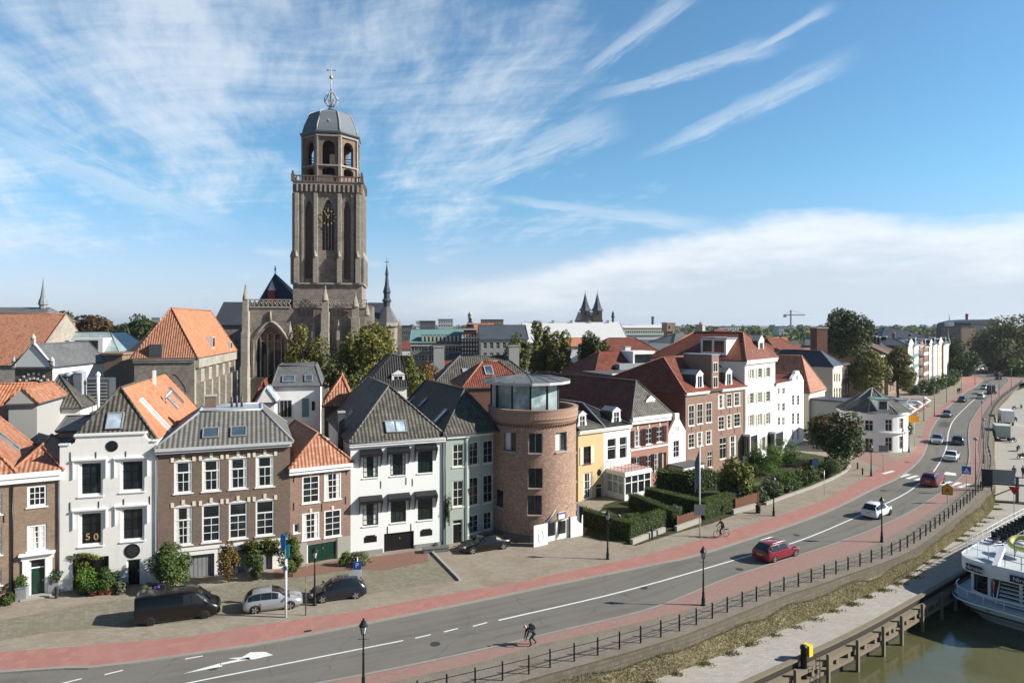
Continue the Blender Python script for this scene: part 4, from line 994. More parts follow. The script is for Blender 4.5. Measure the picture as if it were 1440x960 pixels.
pav=MB().prism([(pc.x+(p[0]-pc.x)*.97,pc.y+(p[1]-pc.y)*.97)for p in Pp],zf,zf+.45).build('pavilion',M['dkgrey'],t0_)
mb=MB()
for p in Pp:mb.box(p[0]-.09,p[0]+.09,p[1]-.09,p[1]+.09,zf,zr_+.05)
mb.build('mullion',M['black'],pav)
for k in range(12):
 a,b=Vector((*Pp[k],0)),Vector((*Pp[(k+1)%12],0));q=MB();d=b-a;n=Vector((d.y,-d.x,0)).normalized()*.03
 q.obox(a+d*.05+Vector((0,0,zf+.45)),d*.9,n,(0,0,zr_-zf-.45));q.build('pane',M['glass_sky']if k in(7,8,9,10,11)else M['glass'],pav)
mb=MB();ro=4.35;zc=CAMZ-(526.5-HV)/FPX*TC.y;K=16
ring=[(pc.x+.15+ro*math.cos(2*PI*k/K+.1),pc.y+ro*math.sin(2*PI*k/K+.1))for k in range(K)]
rim=[(*p,zr_+.30)for p in ring];mid=[(pc.x+.15+(p[0]-pc.x-.15)*.62,pc.y+(p[1]-pc.y)*.62,zr_+.30+(zc-zr_-.3)*.55)for p in ring]
for k in range(K):
 j=(k+1)%K;mb.poly([rim[k],rim[j],mid[j],mid[k]]);mb.poly([mid[k],mid[j],(pc.x+.15,pc.y,zc)])
 mb.tube([rim[k],mid[k],(pc.x+.15,pc.y,zc)],.045,5,1)
mb.prism([(p[0],p[1])for p in ring],zr_+.05,zr_+.297,2)
mb.tube([(pc.x+.15,pc.y,zc-.1),(pc.x+.15,pc.y,zc+.45)],.06,6,1)
rf=mb.build('roof',[M['slate_grey'],M['dkgrey'],M['lgrey']],t0_)
MB().box(pc.x-3.2,pc.x-2.85,pc.y-2.6,pc.y-2.25,zf,zr_+.9).build('flue',M['concrete'],rf)
a0,a1=door[0],door[1];p,q=Vector(cyl(a0,TR-.1,0)),Vector(cyl(a1,TR-.1,0));e=q-p;n=Vector((e.y,-e.x,0)).normalized();zd=door[3]
d=MB().obox(p+Vector((0,0,.05)),e,n*-.06,(0,0,zd-.05)).build('door',M['wpaint'],t0_)
for k in(.14,.56):MB().obox(p+e*k+n*.01+Vector((0,0,.55)),e*.30,n*.02,(0,0,zd-.85)).build('pane',M['glass'],d)
MB().obox(p+e*.475+n*.02+Vector((0,0,.1)),e*.05,n*.03,(0,0,zd-.2)).build('astragal',M['wpaint'],d)
for(b,du)in((p+n*.55,-e*.52),(q+n*.20,e*.50)):
 lf=MB().obox(b+Vector((0,0,.06)),du,n*.06,(0,0,zd-.1)).build('door_leaf',M['wpaint'],t0_)
 if du.dot(e)<0:
  c0=b+du*.5+n*.07+Vector((0,0,zd*.45));ux=du.normalized();m2=MB();
  m2.tube([c0+ux*.28*math.cos(t)+Vector((0,0,.55*math.sin(t)))for t in np.linspace(0,2*PI,17)],.03,4,cap=False);m2.build('emblem',M['lgrey'],lf)
sg=trect(785,719.5,794,728.5);aa=(sg[0]+sg[1])/2;c0=Vector(cyl(aa,TR+.02,sg[2]));tx=Vector((-math.sin(aa),math.cos(aa),0));nx=Vector((math.cos(aa),math.sin(aa),0))
s1=tag(MB().obox(Vector((TC.x,TC.y,0))+c0-tx*.42,tx*.84,nx*.05,(0,0,.62)).build('sign_board',M['wpaint']),'small white sign with a blue heading above the tower door','sign')
MB().obox(Vector((TC.x,TC.y,0))+c0-tx*.40+nx*.05+Vector((0,0,.42)),tx*.80,nx*.01,(0,0,.16)).build('heading',mat('sign_blue',(.06,.06,.30),.5),s1)
M['navy']=mat('navy_cloth',(.018,.02,.10),.8);M['fwhite']=mat('white_cloth',(.75,.75,.75),.85)
def cloth(p,pole,w,h,cols,name='cloth',parent=None,droop=.6,seed=0):
 "hanging flag: panel columns of colour, folded in waves"
 nx_,nz=12,8;vs=[];
 for j in range(nz+1):
  for i in range(nx_+1):
   t=i/nx_;s=j/nz;x=t*w*(1-droop);y=.13*math.sin(t*9+seed+s*2)*t;z=-s*h-t*h*droop*.55
   vs.append((p[0]+pole[0]*x-pole[1]*y,p[1]+pole[1]*x+pole[0]*y,p[2]+z))
 mb=MB();
 for j in range(nz):
  for i in range(nx_):
   a=j*(nx_+1)+i;mb.m.append(cols(i/nx_,j/nz));mb.sm.append(True);mb.f.append((a,a+1,a+nx_+2,a+nx_+1))
 mb.v=vs;return mb
for(u,v0,v1,lab,side,tilt)in((779,727,748,'navy pennant on a slanting staff west of the tower door',-1,.9),(817,716,754,'blue and white flag hanging on the east side of the tower door',1,.25)):
 if side<0:b=Vector((TC.x,TC.y,0))+Vector(cyl(tang(782)[0],TR,3.0))
 else:b=Vector((TC.x,TC.y,0))+Vector(cyl(-.62,TR,3.1))
 f=thing('flag',lab,'flag',b);dirv=Vector((-.75,-.62,-.9))if side<0 else Vector((.55,-.55,.35));tip=dirv.normalized()*(1.5 if side<0 else.9)
 MB().tube([(0,0,0),tip],.025,6).build('staff',M['wpaint'],f)
 if side<0:mb=MB().slab([tip*.35,tip,tip+Vector((-.12,-.05,-.35)),tip*.75+Vector((.05,.0,-.25))],(.02,.03,0));mb.build('pennant',M['navy'],f)
 else:cloth(tip,(.8,-.6),1.1,1.6,lambda i,j:0 if i<.45 else 1,droop=.45).build('cloth',[M['fwhite'],M['navy']],f)
 # the garden row east of the tower
def along(p,ang,u):
 "walk from p at an angle until photo column u"
 k=(u-HU)/FPX;c,s_=math.cos(R(ang)),math.sin(R(ang));t=(k*p.y-p.x)/(c-s_*k);return Vector((p.x+c*t,p.y+s_*t))
Q0=G(813,706).xy;Q1=along(Q0,37,849);Q2=along(Q0,37,887);Q3=along(Q0,37,940);Q4=along(Q0,37,964);Q5=along(Q4,40,1047);Q6=along(Q5,48.8,1090);Q7=along(Q6,50,1112);Q8=along(Q7,50,1130)
h=House('yellow_townhouse','narrow yellow plastered house just east of the round tower','house',Q0,Q1,13)
ze=h.px(831,605)[1]
h.wpx(820,627.5,830.5,652,cols=2,rows=3,fw=.10,frame=M['maroon']);h.wpx(820,664,833,700,cols=2,rows=3,fw=.10,frame=M['cpaint']);h.door(838,680,847.5,708,M['gpaint'],.28)
h.shell(ze,M['yellow']);h.cornice(ze+.1,.4,.3,M['cpaint'],sides=False)
x0,x1,z0,z1=h.rect(820,627.5,830.5,652)
for xx in(x0-.5,x1):h.part('shutter',MB().box(xx,xx+.5,-.07,-.01,z0,z1),M['cream'])
x,z=h.px(842.5,664);h.part('porthole',MB().slab([(x+.32*math.cos(a),-.03,z+.4*math.sin(a))for a in np.linspace(0,2*PI,16,endpoint=False)],(0,.028,0)),M['glass'])
h.ridge(ze+.1,(-.4,4.5),(-.4,12),h.px(815,565,4)[1],M['grey_tiles'],over=(-.3,.1,.2,.0));x,z=h.px(819,600,.6);h.dormer(x,.6,z,1.15,1.4,2,cols=2,rows=2)
h=House('white_townhouse','slim white house with arched windows above a glazed veranda','house',Q1,Q2,13)
ze=h.px(868,600)[1]
for r_ in((854,616,866.5,646.5),(871,613.5,881.5,644.5)):h.wpx(*r_,cols=1,rows=2,split=.62,fw=.10)
h.shell(ze,M['white']);h.cornice(ze+.1,.4,.3,sides=False)
h.ridge(ze+.1,(.3,4.0),(.3,12),h.px(852,563,4)[1],M['black_tiles'],rm=M['lead'],over=(-.1,.0,.2,0));x,z=h.px(867,594.5,.5);h.dormer(x,.5,z,1.3,1.45,2,cols=2,rows=2)
h.chimney_px(862,547,7,1.0,.8,2.2,m=M['concrete'],pots=1)
hv=h
C0=G(879,705).xy;c0=h.loc((C0.x,C0.y,0));x0,y0=c0.x,c0.y;x1=h.px(915,690,y0)[0];zt=h.px(879,667,y0)[1]
v=thing('veranda','white glazed veranda with a railed pink roof terrace in front of the slim white house','veranda',(h.root.location.x,h.root.location.y,0),h.a)
mb=MB();mb.box(x0-.1,x1+.1,y0-.1,-.02,zt,zt+.22);mb.box(x0-.15,x1+.15,y0-.15,-.02,zt-.25,zt-.002)
v1=mb.build('roof',M['wpaint'],v);MB().box(x0,x1,y0,-.03,zt+.222,zt+.24).build('terrace',mat('pink_deck',(.50,.33,.29),.9),v)
mb=MB()
for xx in np.linspace(x0,x1,5):mb.box(xx-.07,xx+.07,y0,y0+.14,0,zt-.25)
for yy in np.linspace(y0+.14,-.16,4):mb.box(x0-.0,x0+.14,yy,yy+.12,0,zt-.25);mb.box(x1-.14,x1,yy,yy+.12,0,zt-.25)
mb.box(x0,x1,y0+.02,y0+.12,0,.75);mb.box(x0+.02,x0+.12,y0+.15,0,0,.75);mb.box(x0,x1,y0+.03,y0+.11,zt-1.1,zt-1.0);mb.box(x0+.03,x0+.11,y0+.15,0,zt-1.1,zt-1.0)
mb.build('frame',M['wpaint'],v)
MB().box(x0+.05,x1-.05,y0+.06,y0+.09,.75,zt-.25).build('pane',M['glass'],v);MB().box(x0+.06,x0+.09,y0+.15,0,.75,zt-.25).build('pane',M['glass_sky'],v);MB().box(x1-.09,x1-.06,y0+.15,0,.0,zt-.25).build('pane',M['glass'],v)
mb=MB();
for zz in(zt+.65,zt+1.1):mb.tube([(x0,-.1,zz),(x0,y0,zz),(x1,y0,zz),(x1,-.1,zz)],.025,5)
for xx in np.linspace(x0,x1,9):mb.tube([(xx,y0,zt+.2),(xx,y0,zt+1.1)],.02,5)
for yy in np.linspace(y0,-.1,6):mb.tube([(x0,yy,zt+.2),(x0,yy,zt+1.1)],.02,5);mb.tube([(x1,yy,zt+.2),(x1,yy,zt+1.1)],.02,5)
mb.build('railing',M['iron'],v)
h=House('brick_townhouse','salmon brick house with black shutters and a heavy white cornice','house',Q2,Q3,22)
ze=h.px(913,585)[1]
for u,v0,v1 in((896.5,604.5,627.5),(912.5,601.5,624.5),(927.5,599,621.5)):
 r_=h.rect(u-4.4,v0,u+4.4,v1);w=h.win(*r_,cols=2,rows=3,fw=.09);h.shutters(*r_,M['maroon'],.68);MB().box((r_[0]+r_[1])/2-.12,(r_[0]+r_[1])/2+.12,-.06,0,r_[3]+.05,r_[3]+.5).build('keystone',M['cream'],w)
for u,v0,v1 in((896,642,668),(912,639.5,665),(923.5,637,662)):
 r_=h.rect(u-3.6,v0,u+3.6,v1);h.win(*r_,cols=2,rows=3,fw=.09);h.shutters(*r_,M['maroon'],.55)
r_=h.rect(930,636,937,684);h.holes.append((r_[0],r_[1],.05,r_[3]));h.part('door_niche',MB().box(r_[0],r_[1],.25,.3,.05,r_[3]),M['cream'])
h.shell(ze,M['salmon_brick']);h.cornice(ze+.12,.85,.5,sides=True)
h.part('string_course',MB().box(-.01,h.w+.01,-.08,-.002,h.px(913,630)[1],h.px(913,630)[1]+.2),M['wpaint'])
a=h.apex(895,535);h.ridge(ze+.12,a[:2],(a[0],22),a[2],M['red_tiles'],rm=M['slate_grey'],over=(.3,.3,.35,0))
h.roof.data.materials.append(M['grey_tiles']);h.roof.data.polygons[0].material_index=4
x,z=h.px(915,583,.6);h.dormer(x,.6,z,1.6,1.85,2.4,cols=2,rows=2)
h.chimney_px(864,556,8,1.0,.9,2.0,m=M['concrete'])
h=House('white_gabled_house','little white house with a pointed gable between salmon and brown brick','house',Q3,Q4,12)
za=h.px(952,581)[1];ze=h.px(952,607)[1]
h.wpx(946.5,599.5,955.5,607,cols=2,rows=2,fw=.07,hole=False);h.wpx(947,619,955,643,cols=2,rows=3,fw=.08)
h.shell(ze,M['bright']);w_=h.w
mb=MB();mb.slab([(0,-.02,ze),(w_,-.02,ze),(w_*.62,-.02,za-.7),(w_*.62,-.02,za),(w_*.38,-.02,za),(w_*.38,-.02,za-.7)],(0,.4,0));h.part('gable',mb,M['bright'])
h.ridge(ze,(w_/2,.4),(w_/2,12),za-.4,M['red_tiles'],over=(0,0,-.35,0))
A0=G(960,684).xy;
h=House('garden_annex','low white annex with a flat dark roof beside the brown brick house','annex',A0,along(A0,38,990),6)
ze=h.px(975,655)[1]
for k in range(5):h.win(h.w*(.06+.185*k),h.w*(.06+.185*k)+h.w*.15,ze-1.9,ze-.35,cols=1,rows=3,fw=.06,mw=.035)
h.shell(ze,M['wpaint'],side_m=M['dirty'])
h.part('roof',MB().box(-.12,h.w+.12,-.12,6,ze+.002,ze+.16),M['felt'])
h=House('brick_townhouse','brown brick double house with a tall brick wall dormer and red hipped roof','house',Q4,Q5,16)
ze=h.px(1005,549)[1];fr=M['cpaint']
for r_ in((968,569,976.5,598.5),(980,567,988.5,596),(992.5,565.5,1001,594),(968,609.5,976.5,629.5),(980,607,988.5,627),(992.5,605,1001,624.5),(1010,554.5,1018.5,574),(1022,553,1029,572),(1032,551.5,1041,570.5),(1010,585,1018.5,604),(1022,583,1029,602),(1032,581,1041,599.5)):
 h.wpx(*r_,cols=2,rows=3,frame=fr,fw=.10,mw=.04,rec=.08)
for r_ in((1012,614.5,1022,645),(1026,612,1036.5,643),(995,634,1002,657)):h.wpx(*r_,cols=2,rows=2,split=.7,frame=fr,fw=.10)
h.shell(ze,M['pink_brick'],side_m=M['red_brick']);xm=h.px(1004.5,545)[0]
h.cornice(ze+.1,.35,.35,x1=xm-1.6);h.cornice(ze+.1,.35,.35,x0=xm+1.6)
xd0,xd1=h.px(1000.5,540)[0],h.px(1010.5,540)[0];zd=h.px(1005,500)[1]
zr=h.px(975,500,5.5)[1];
h.ridge(ze+.1,(2.6,5.5),(h.w-.5,5.5),zr,M['red_tiles'],over=(.3,.3,.3,.3),rm=M['orange_old'])
d=h.part('wall_dormer',MB().box(xd0,xd1,-.05,4.5,ze-.3,zd).box(xd0-.1,xd1+.1,-.1,4.6,zd,zd+.2,1),[M['pink_brick'],M['lead']],h.roof)
for v0,v1 in((509,523),(529,545)):
 x0,x1,z0,z1=h.rect(1002,v0,1009,v1,-.05);q=MB().box(x0,x1,-.12,-.053,z0,z1).build('window',fr,d);MB().box(x0+.1,(x0+x1)/2-.04,-.13,-.121,z0+.1,z1-.1).box((x0+x1)/2+.04,x1-.1,-.13,-.121,z0+.1,z1-.1).build('pane',M['glass'],q)
x,z=h.px(984,546.5,.3);h.dormer(x,.3,z,1.5,1.9,3,cols=2,rows=1,wm=M['slate']);x,z=h.px(1025,542.5,.3);h.dormer(x,.3,z,1.5,1.9,3,cols=2,rows=1,wm=M['slate'])
h.anchors([(972,603),(985,601),(1014,579),(1026,577.5),(1037,576),(1014,608.5),(1033,605.5)]);h.pipe(h.w-.1,0,ze-.3,M['lead'])
for r_ in((930,549,1,1),):pass
h=House('white_townhouse','tall white four storey house with beige shutters and a dark red roof','house',Q5,Q6,15)
ze=h.px(1068,506)[1]
for(v0,v1,dv)in((517.5,531,-2.0),(551,566,-2.0),(581.5,597.5,-2.2)):
 for u in(1056.5,1068,1079.5):
  q=(u-1068)*.11;r_=h.rect(u-2.3,v0-q,u+2.3,v1-q);h.win(*r_,cols=2,rows=3,fw=.08,mw=.04);h.shutters(*r_,M['shutterbeige'],(r_[1]-r_[0])*.62)
for r_ in((1071,614,1075,634),(1079,612.5,1083,632)):
 r_=h.rect(*r_);h.win(*r_,cols=2,rows=3,fw=.08);h.shutters(*r_,M['shutterbeige'],.7)
h.shell(ze,M['bright']);h.cornice(ze+.15,.6,.45);h.pipe(.15,0,ze-.5,M['wpaint'])
x0,x1,z0,z1=h.rect(1054,612,1065,640,-1.0);bay=h.part('bay_window',MB().box(x0,x1,-1.1,-.01,z1,z1+.3).box(x0,x1,-1.1,-.01,0,z0).box(x0,x0+.2,-1.1,-.9,z0,z1).box(x1-.2,x1,-1.1,-.9,z0,z1),M['wpaint'])
MB().box(x0+.05,x1-.05,-1.02,-.02,z0,z1).build('pane',M['glass'],bay)
a=h.apex(1045,467);yb_=h.apex(977,467,None,4,30)[1];h.ridge(ze+.15,a[:2],(a[0],min(yb_,11)),a[2],M['red_tiles'],rm=M['orange_old'],over=(.35,.35,.4,.2))
x,z=h.px(1070.5,503,.7);h.dormer(x,.7,z,2.1,2.6,3.5,cols=2,rows=2)
for u,v,y in((996,497,14),(1012,498,10.5)):
 P=h.rfc[3];p,n=h.onplane(u,v,P[0],P[1],P[2]);k=MB();k.box(p.x-.2,p.x+3.5,p.y-1.1,p.y+1.1,p.z-.3,p.z+2.3);dd=k.build('dormer',M['wpaint'],h.roof)
 MB().box(p.x-.24,p.x-.205,p.y-.75,p.y+.75,p.z+.3,p.z+2.0).build('pane',M['glass'],dd);MB().box(p.x-.5,p.x+3.5,p.y-1.3,p.y+1.3,p.z+2.3,p.z+2.45).build('roof_edge',M['lead'],dd)
h.chimney_px(985,457,20,1.2,1.4,2.4,m=M['concrete'],pots=2)
h=House('white_townhouse','white three storey house with a bay window, lower neighbour of the tall shuttered one','house',Q6,Q7,14)
ze=h.px(1101,538)[1]
for v0,v1 in((545,554),(566,578),(586,598)):
 for u in(1095.5,1102):r_=h.rect(u-2,v0,u+2,v1);h.win(*r_,cols=2,rows=2,fw=.09)
h.shell(ze,M['bright']);h.cornice(ze+.1,.4,.3)
h.ridge(ze+.1,(0,6),(h.w,6),h.px(1101,520,6)[1],M['red_tiles'])
x0,x1,z0,z1=h.rect(1089.5,608,1101,626,-.9);b_=h.part('bay_window',MB().box(x0,x1,-1.0,-.01,z1,z1+.3).box(x0,x1,-1.0,-.01,0,z0).box(x0,x0+.2,-1.,-.8,z0,z1).box(x1-.2,x1,-1.,-.8,z0,z1),M['lgrey']);MB().box(x0+.05,x1-.05,-.95,-.02,z0,z1).build('pane',M['glass'],b_)
h=House('white_gabled_house','white house with a rounded white gable and arched windows','house',Q7,Q8,14)
ze=h.px(1121,536)[1];za=h.px(1117,522)[1]
for v0,v1 in((555,570),(580,597),(603,618)):
 for u in(1108+7.5,1116+6.5):r_=h.rect(u-1.8,v0,u+1.8,v1);h.win(*r_,cols=2,rows=3,fw=.09)
h.shell(ze,M['bright']);w_=h.w
mb=MB();mb.slab([(0,-.02,ze),(w_,-.02,ze),(w_*.86,-.02,ze+.7),(w_*.7,-.02,za-.5),(w_*.62,-.02,za),(w_*.38,-.02,za),(w_*.3,-.02,za-.5),(w_*.14,-.02,ze+.7)],(0,.5,0));h.part('gable',mb,M['bright'])
h.ridge(ze,(w_/2,.5),(w_/2,14),za-.5,M['red_tiles'],over=(0,0,-.45,0));r_=h.rect(1119,527,1122,534);h.win(*r_,cols=1,rows=1,hole=False,plane='F')
E0=Vector((53.9,124.0));E1=along(E0,50,1160)
h=House('cream_house','cream house with a big weathered orange roof beyond the white gables','house',E0,E1,16)
ze=h.px(1149,550)[1]
for v0,v1 in((560,577),(590,612)):
 for u in(1143,1149,1155):r_=h.rect(u-1.8,v0-(u-1149)*.15,u+1.8,v1-(u-1149)*.15);h.win(*r_,cols=1,rows=2,fw=.1)
h.shell(ze,M['cream']);h.cornice(ze+.1,.4,.3)
a=h.apex(1127.5,500);h.ridge(ze+.1,a[:2],(a[0],14),a[2],M['orange_old'],over=(.3,.3,.3,.3));x,z=h.px(1152,547,.8);h.dormer(x,.8,z,1.8,1.6,3,style='flat',cols=2,rows=1)
F0=Vector((.4698*141,141.0));F1=along(F0,50,1184)
h=House('grey_house','grey sided house with a cream front and a blue slate hipped roof','house',F0,F1,14)
ze=h.px(1177,515)[1]
for v0,v1 in((525,537),(545,560),(570,588)):
 for u in(1173.5,1177,1180.5):r_=h.rect(u-1,v0,u+1,v1);h.win(*r_,cols=1,rows=2,fw=.08)
h.shell(ze,M['cream'],side_m=M['grey_wall']);h.cornice(ze+.1,.4,.3)
h.mansard(ze+.1,(3,3,3.5,3),ze+3.2,M['slate'],topm=M['slate_dark'])
h=House('brick_house','narrow red brick house with a flat dark roof beside the blue slate roof','house',F1,along(F1,50,1194),16)
ze=h.px(1189,513)[1];simple_windows(h,'F',.5,h.w-.3,[1.5,5,8.5],2,1.2,2);h.shell(ze,M['red_brick']);h.part('roof',MB().box(-.3,h.w+.3,-.4,16,ze,ze+.35),M['felt']);h.chimney(2,8,ze+.3,1,1,2.4,m=M['lgrey'])
p=W(1151.5,460,156);k=thing('chimney_stack','massive dark brick chimney stack standing before the great round tree','chimney',(p.x,p.y,0),R(12))
MB().box(-1.35,1.35,-1.2,1.2,0,p.z-.3).build('shaft',M['red_brick'],k);MB().box(-1.5,1.5,-1.35,1.35,p.z-.3,p.z).build('cap',M['concrete'],k)
# round white corner house
RC=Vector((58.7,111.2));RR=5.05
k=thing('corner_house','round fronted white corner house with a pointed dark tiled roof','house',(RC.x,RC.y,0))
ze=CAMZ-(581-HV)/FPX*(RC.y-RR)
def rrect(u0,v0,u1,v1):
 def f(u):
  d=Vector(((u-HU)/FPX,1.0));a=d.dot(d);b=-2*d.dot(RC);c=RC.dot(RC)-RR*RR;D=b*b-4*a*c;t=(-b-math.sqrt(max(D,0)))/(2*a);p=d*t-RC;return math.atan2(p.y,p.x),t
 (a0,t0),(a1,t1)=f(u0),f(u1);t=(t0+t1)/2;return a0,a1,CAMZ-(v1-HV)/FPX*t,CAMZ-(v0-HV)/FPX*t
rects=[rrect(*q)for q in((1216,590.5,1228,606),(1245,589.5,1255,606),(1265,588,1270.5,603),(1216,616,1228,635.5),(1245,614.5,1255,634),(1265,613,1270.5,631),(1196,590.5,1204,606),(1196,616,1204,635))]
ths=sorted(set(np.round(np.linspace(-PI,PI,49),5))|{c for q in rects for c in q[:2]});zs=sorted({-.2,ze}|{c for q in rects for c in q[2:]});mb=MB()
for i in range(len(ths)-1):
 for j in range(len(zs)-1):
  am,zm=(ths[i]+ths[i+1])/2,(zs[j]+zs[j+1])/2
  if any(c[0]<am<c[1]and c[2]<zm<c[3]for c in rects):continue
  mb.poly([cyl(ths[i],RR,zs[j]),cyl(ths[i+1],RR,zs[j]),cyl(ths[i+1],RR,zs[j+1]),cyl(ths[i],RR,zs[j+1])])
for a0,a1,z0,z1 in rects:
 for a in(a0,a1):mb.poly([cyl(a,RR,z0),cyl(a,RR,z1),cyl(a,RR-.35,z1),cyl(a,RR-.35,z0)])
 for z in(z0,z1):mb.poly([cyl(a0,RR,z),cyl(a1,RR,z),cyl(a1,RR-.35,z),cyl(a0,RR-.35,z)])
mb.build('wall',M['bright'],k)
for a0,a1,z0,z1 in rects:
 p,q=Vector(cyl(a0,RR-.2,0)),Vector(cyl(a1,RR-.2,0));e=q-p;n=Vector((e.y,-e.x,0)).normalized();mb=MB();ew=.07/e.length
 for(x_,y_,c_,d_)in((0,ew,z0,z1),(1-ew,1,z0,z1),(ew,1-ew,z0,z0+.1),(ew,1-ew,z1-.1,z1),(.5-ew/2,.5+ew/2,z0+.1,z1-.1),(ew,1-ew,z0+(z1-z0)*.6,z0+(z1-z0)*.6+.08)):mb.obox(p+e*x_+Vector((0,0,c_)),e*(y_-x_),n*.07,(0,0,d_-c_))
 w=mb.build('window',M['cream'],k);MB().obox(p+Vector((0,0,z0)),e,n*.02,(0,0,z1-z0)).build('pane',M['glass'],w)
mb=MB()
for zz,hh in((ze-.35,.35),(ze*.5-.1,.22)):mb.lathe([(RR+.002,zz),(RR+.22,zz+.05),(RR+.22,zz+hh),(RR+.002,zz+hh)],48,smooth=False)
mb.build('cornice',M['wpaint'],k)
za=CAMZ-(545-HV)/FPX*RC.y;mb=MB();n_=8;ring=[((RR+.35)*1.04*math.cos(2*PI*i/n_+.2),(RR+.35)*1.04*math.sin(2*PI*i/n_+.2),ze+.02)for i in range(n_)]
for i in range(n_):mb.poly([ring[i],ring[(i+1)%n_],(0,0,za)]);mb.tube([ring[i],(0,0,za+.03)],.09,6,1)
mb.prism([p[:2]for p in ring],ze-.1,ze+.018,1);rf=mb.build('roof',[M['grey_tiles'],M['lead']],k)
d=MB().box(-1.6,.1,-4.6,-2.2,ze+.35,ze+2.0).box(-1.85,.35,-4.8,-2.0,ze+2.0,ze+2.2,1).build('dormer',[M['wpaint'],M['copper']],rf);MB().box(-1.35,-.15,-4.64,-4.602,ze+.55,ze+1.8).build('pane',M['glass'],d)
d=MB().box(3.2,4.6,-1.9,-.2,ze+.3,ze+1.7).box(3.0,4.8,-2.1,0,ze+1.7,ze+1.85,1).build('dormer',[M['wpaint'],M['lead']],rf);MB().box(4.602,4.64,-1.6,-.5,ze+.5,ze+1.5).build('pane',M['glass'],d)
def hse(name,label,u0,v0,u1,ang,dep,v_e,yl,v_r,wallm,roofm,kind_='par',nw=(2,2),ww=1.1,wh=1.7,cat='house',rm=None,frame=None,side=None,zs=None,plane='F',group=None):
 p=G(u0,v0).xy if v0>470 else None
 h=House(name,label,cat,p,along(p,ang,u1),dep,group=group);um=(u0+u1)/2;ze=h.px(um,v_e)[1];h.ze0=ze
 n,st=nw;zs=zs or[ze*(.12+k)/st*.92+.3 for k in range(st)]
 if n:simple_windows(h,plane,.3,h.w-.3,zs,n,ww,wh,frame=frame)
 h.shell(ze,wallm,side_m=side);
 if roofm is None:return h
 h.cornice(ze+.08,.35,.3)
 zr=h.px(um,v_r,yl)[1]
 if kind_=='par':h.ridge(ze+.08,(0,yl),(h.w,yl),zr,roofm,rm=rm)
 elif kind_=='hip':h.ridge(ze+.08,(h.w*.3,yl),(h.w*.7,yl),zr,roofm,rm=rm)
 elif kind_=='front':h.ridge(ze+.08,(h.w/2,yl),(h.w/2,dep),zr,roofm,rm=rm)
 elif kind_=='man':h.mansard(ze+.08,(1.4,1.4,2,2),zr,roofm)
 elif kind_=='flat':h.part('roof',MB().box(-.3,h.w+.3,-.3,dep+.2,ze+.082,ze+.3),roofm)
 return h
h=hse('low_house','low brick shop with striped awnings and a solar panelled roof',1272,596,1306,52,8,574,4,556,M['red_brick'],M['lead'],'par',(3,1))
for k in range(3):
 x=h.w*(.2+.3*k);mb=MB()
 for j in range(6):mb.slab([(x-1+j*.33,-.02,3.0),(x-.67+j*.33,-.02,3.0),(x-.67+j*.33,-1.3,2.2),(x-1+j*.33,-1.3,2.2)],(0,0,.05),j%2)
 mb.build('awning',[M['wpaint'],M['orange_tiles']],h.root)
for k in range(4):
 P=h.rfc[0];c=P[0].lerp(P[1],.15+.22*k).lerp(P[3].lerp(P[2],.15+.22*k),.5);n=(P[1]-P[0]).cross(P[2]-P[0]).normalized();e=(P[1]-P[0]).normalized();v_=n.cross(e)
 MB().obox(c-e*1.1-v_*1.4+n*.08,e*2.2,v_*2.8,n*.05).build('solar_panel',M['glass_pale'],h.roof)
hse('low_house','low grey roofed annex behind the round white corner house',1258,588,1276,52,10,566,5,546,M['white'],M['slate_grey'],'par',(2,1))
hse('flat_annex','flat blue roofed annex west of the round corner house',1203,618,1222,40,8,566,4,560,M['grey_wall'],M['slate'],'flat',(0,1))
# the great church
def arch_pts(x0,x1,zs,rise,n=8,pointed=True):
 "arch from (x0, zs) over the crown to (x1, zs)"
 xm=(x0+x1)/2;out=[]
 for i in range(n+1):
  t=i/n*2-1
  z=rise*(1-abs(t)**(1.6 if pointed else 2.0))**(1 if pointed else.5)if pointed else rise*math.sqrt(max(0,1-t*t))
  out.append((xm+t*(x1-x0)/2,zs+z))
 return out
def arched_wall(mb,T,w,z0,z1,ops,th=.6,m=0,back=None,x0=0.0):
 """wall panel in its own plane: T(x, y, z) with y into the wall; ops = (x0, x1, z0, zspring, rise, pointed)"""
 xs=sorted({x0,w}|{o[0]for o in ops}|{o[1]for o in ops});zs=sorted({z0,z1}|{o[2]for o in ops}|{o[3]+o[4]for o in ops})
 for i in range(len(xs)-1):
  for j in range(len(zs)-1):
   xm,zm=(xs[i]+xs[i+1])/2,(zs[j]+zs[j+1])/2
   if any(o[0]<xm<o[1]and o[2]<zm<o[3]+o[4]for o in ops):continue
   mb.poly([T(xs[i],0,zs[j]),T(xs[i+1],0,zs[j]),T(xs[i+1],0,zs[j+1]),T(xs[i],0,zs[j+1])],m)
 for(a,b,c,s_,r_,pt)in ops:
  A=arch_pts(a,b,s_,r_,8,pt)if r_>0 else[(a,s_),(b,s_)];h_=len(A)//2
  if r_>0:
   for k in range(len(A)-1):
    p,q=A[k],A[k+1];mb.poly([T(p[0],0,p[1]),T(q[0],0,q[1]),T(q[0],0,s_+r_),T(p[0],0,s_+r_)],m)
  out=[(a,c),(a,s_)]+A[1:-1]+[(b,s_),(b,c)]if r_>0 else[(a,c),(a,s_),(b,s_),(b,c)]
  for k in range(len(out)):p,q=out[k],out[(k+1)%len(out)];mb.poly([T(p[0],0,p[1]),T(p[0],th,p[1]),T(q[0],th,q[1]),T(q[0],0,q[1])],m)
  if back is not None:mb.poly([T(x,th-.02,z)for x,z in out[::-1]],back)
L=W(415,0,131).xy;Rr=along(L,9,506.5)
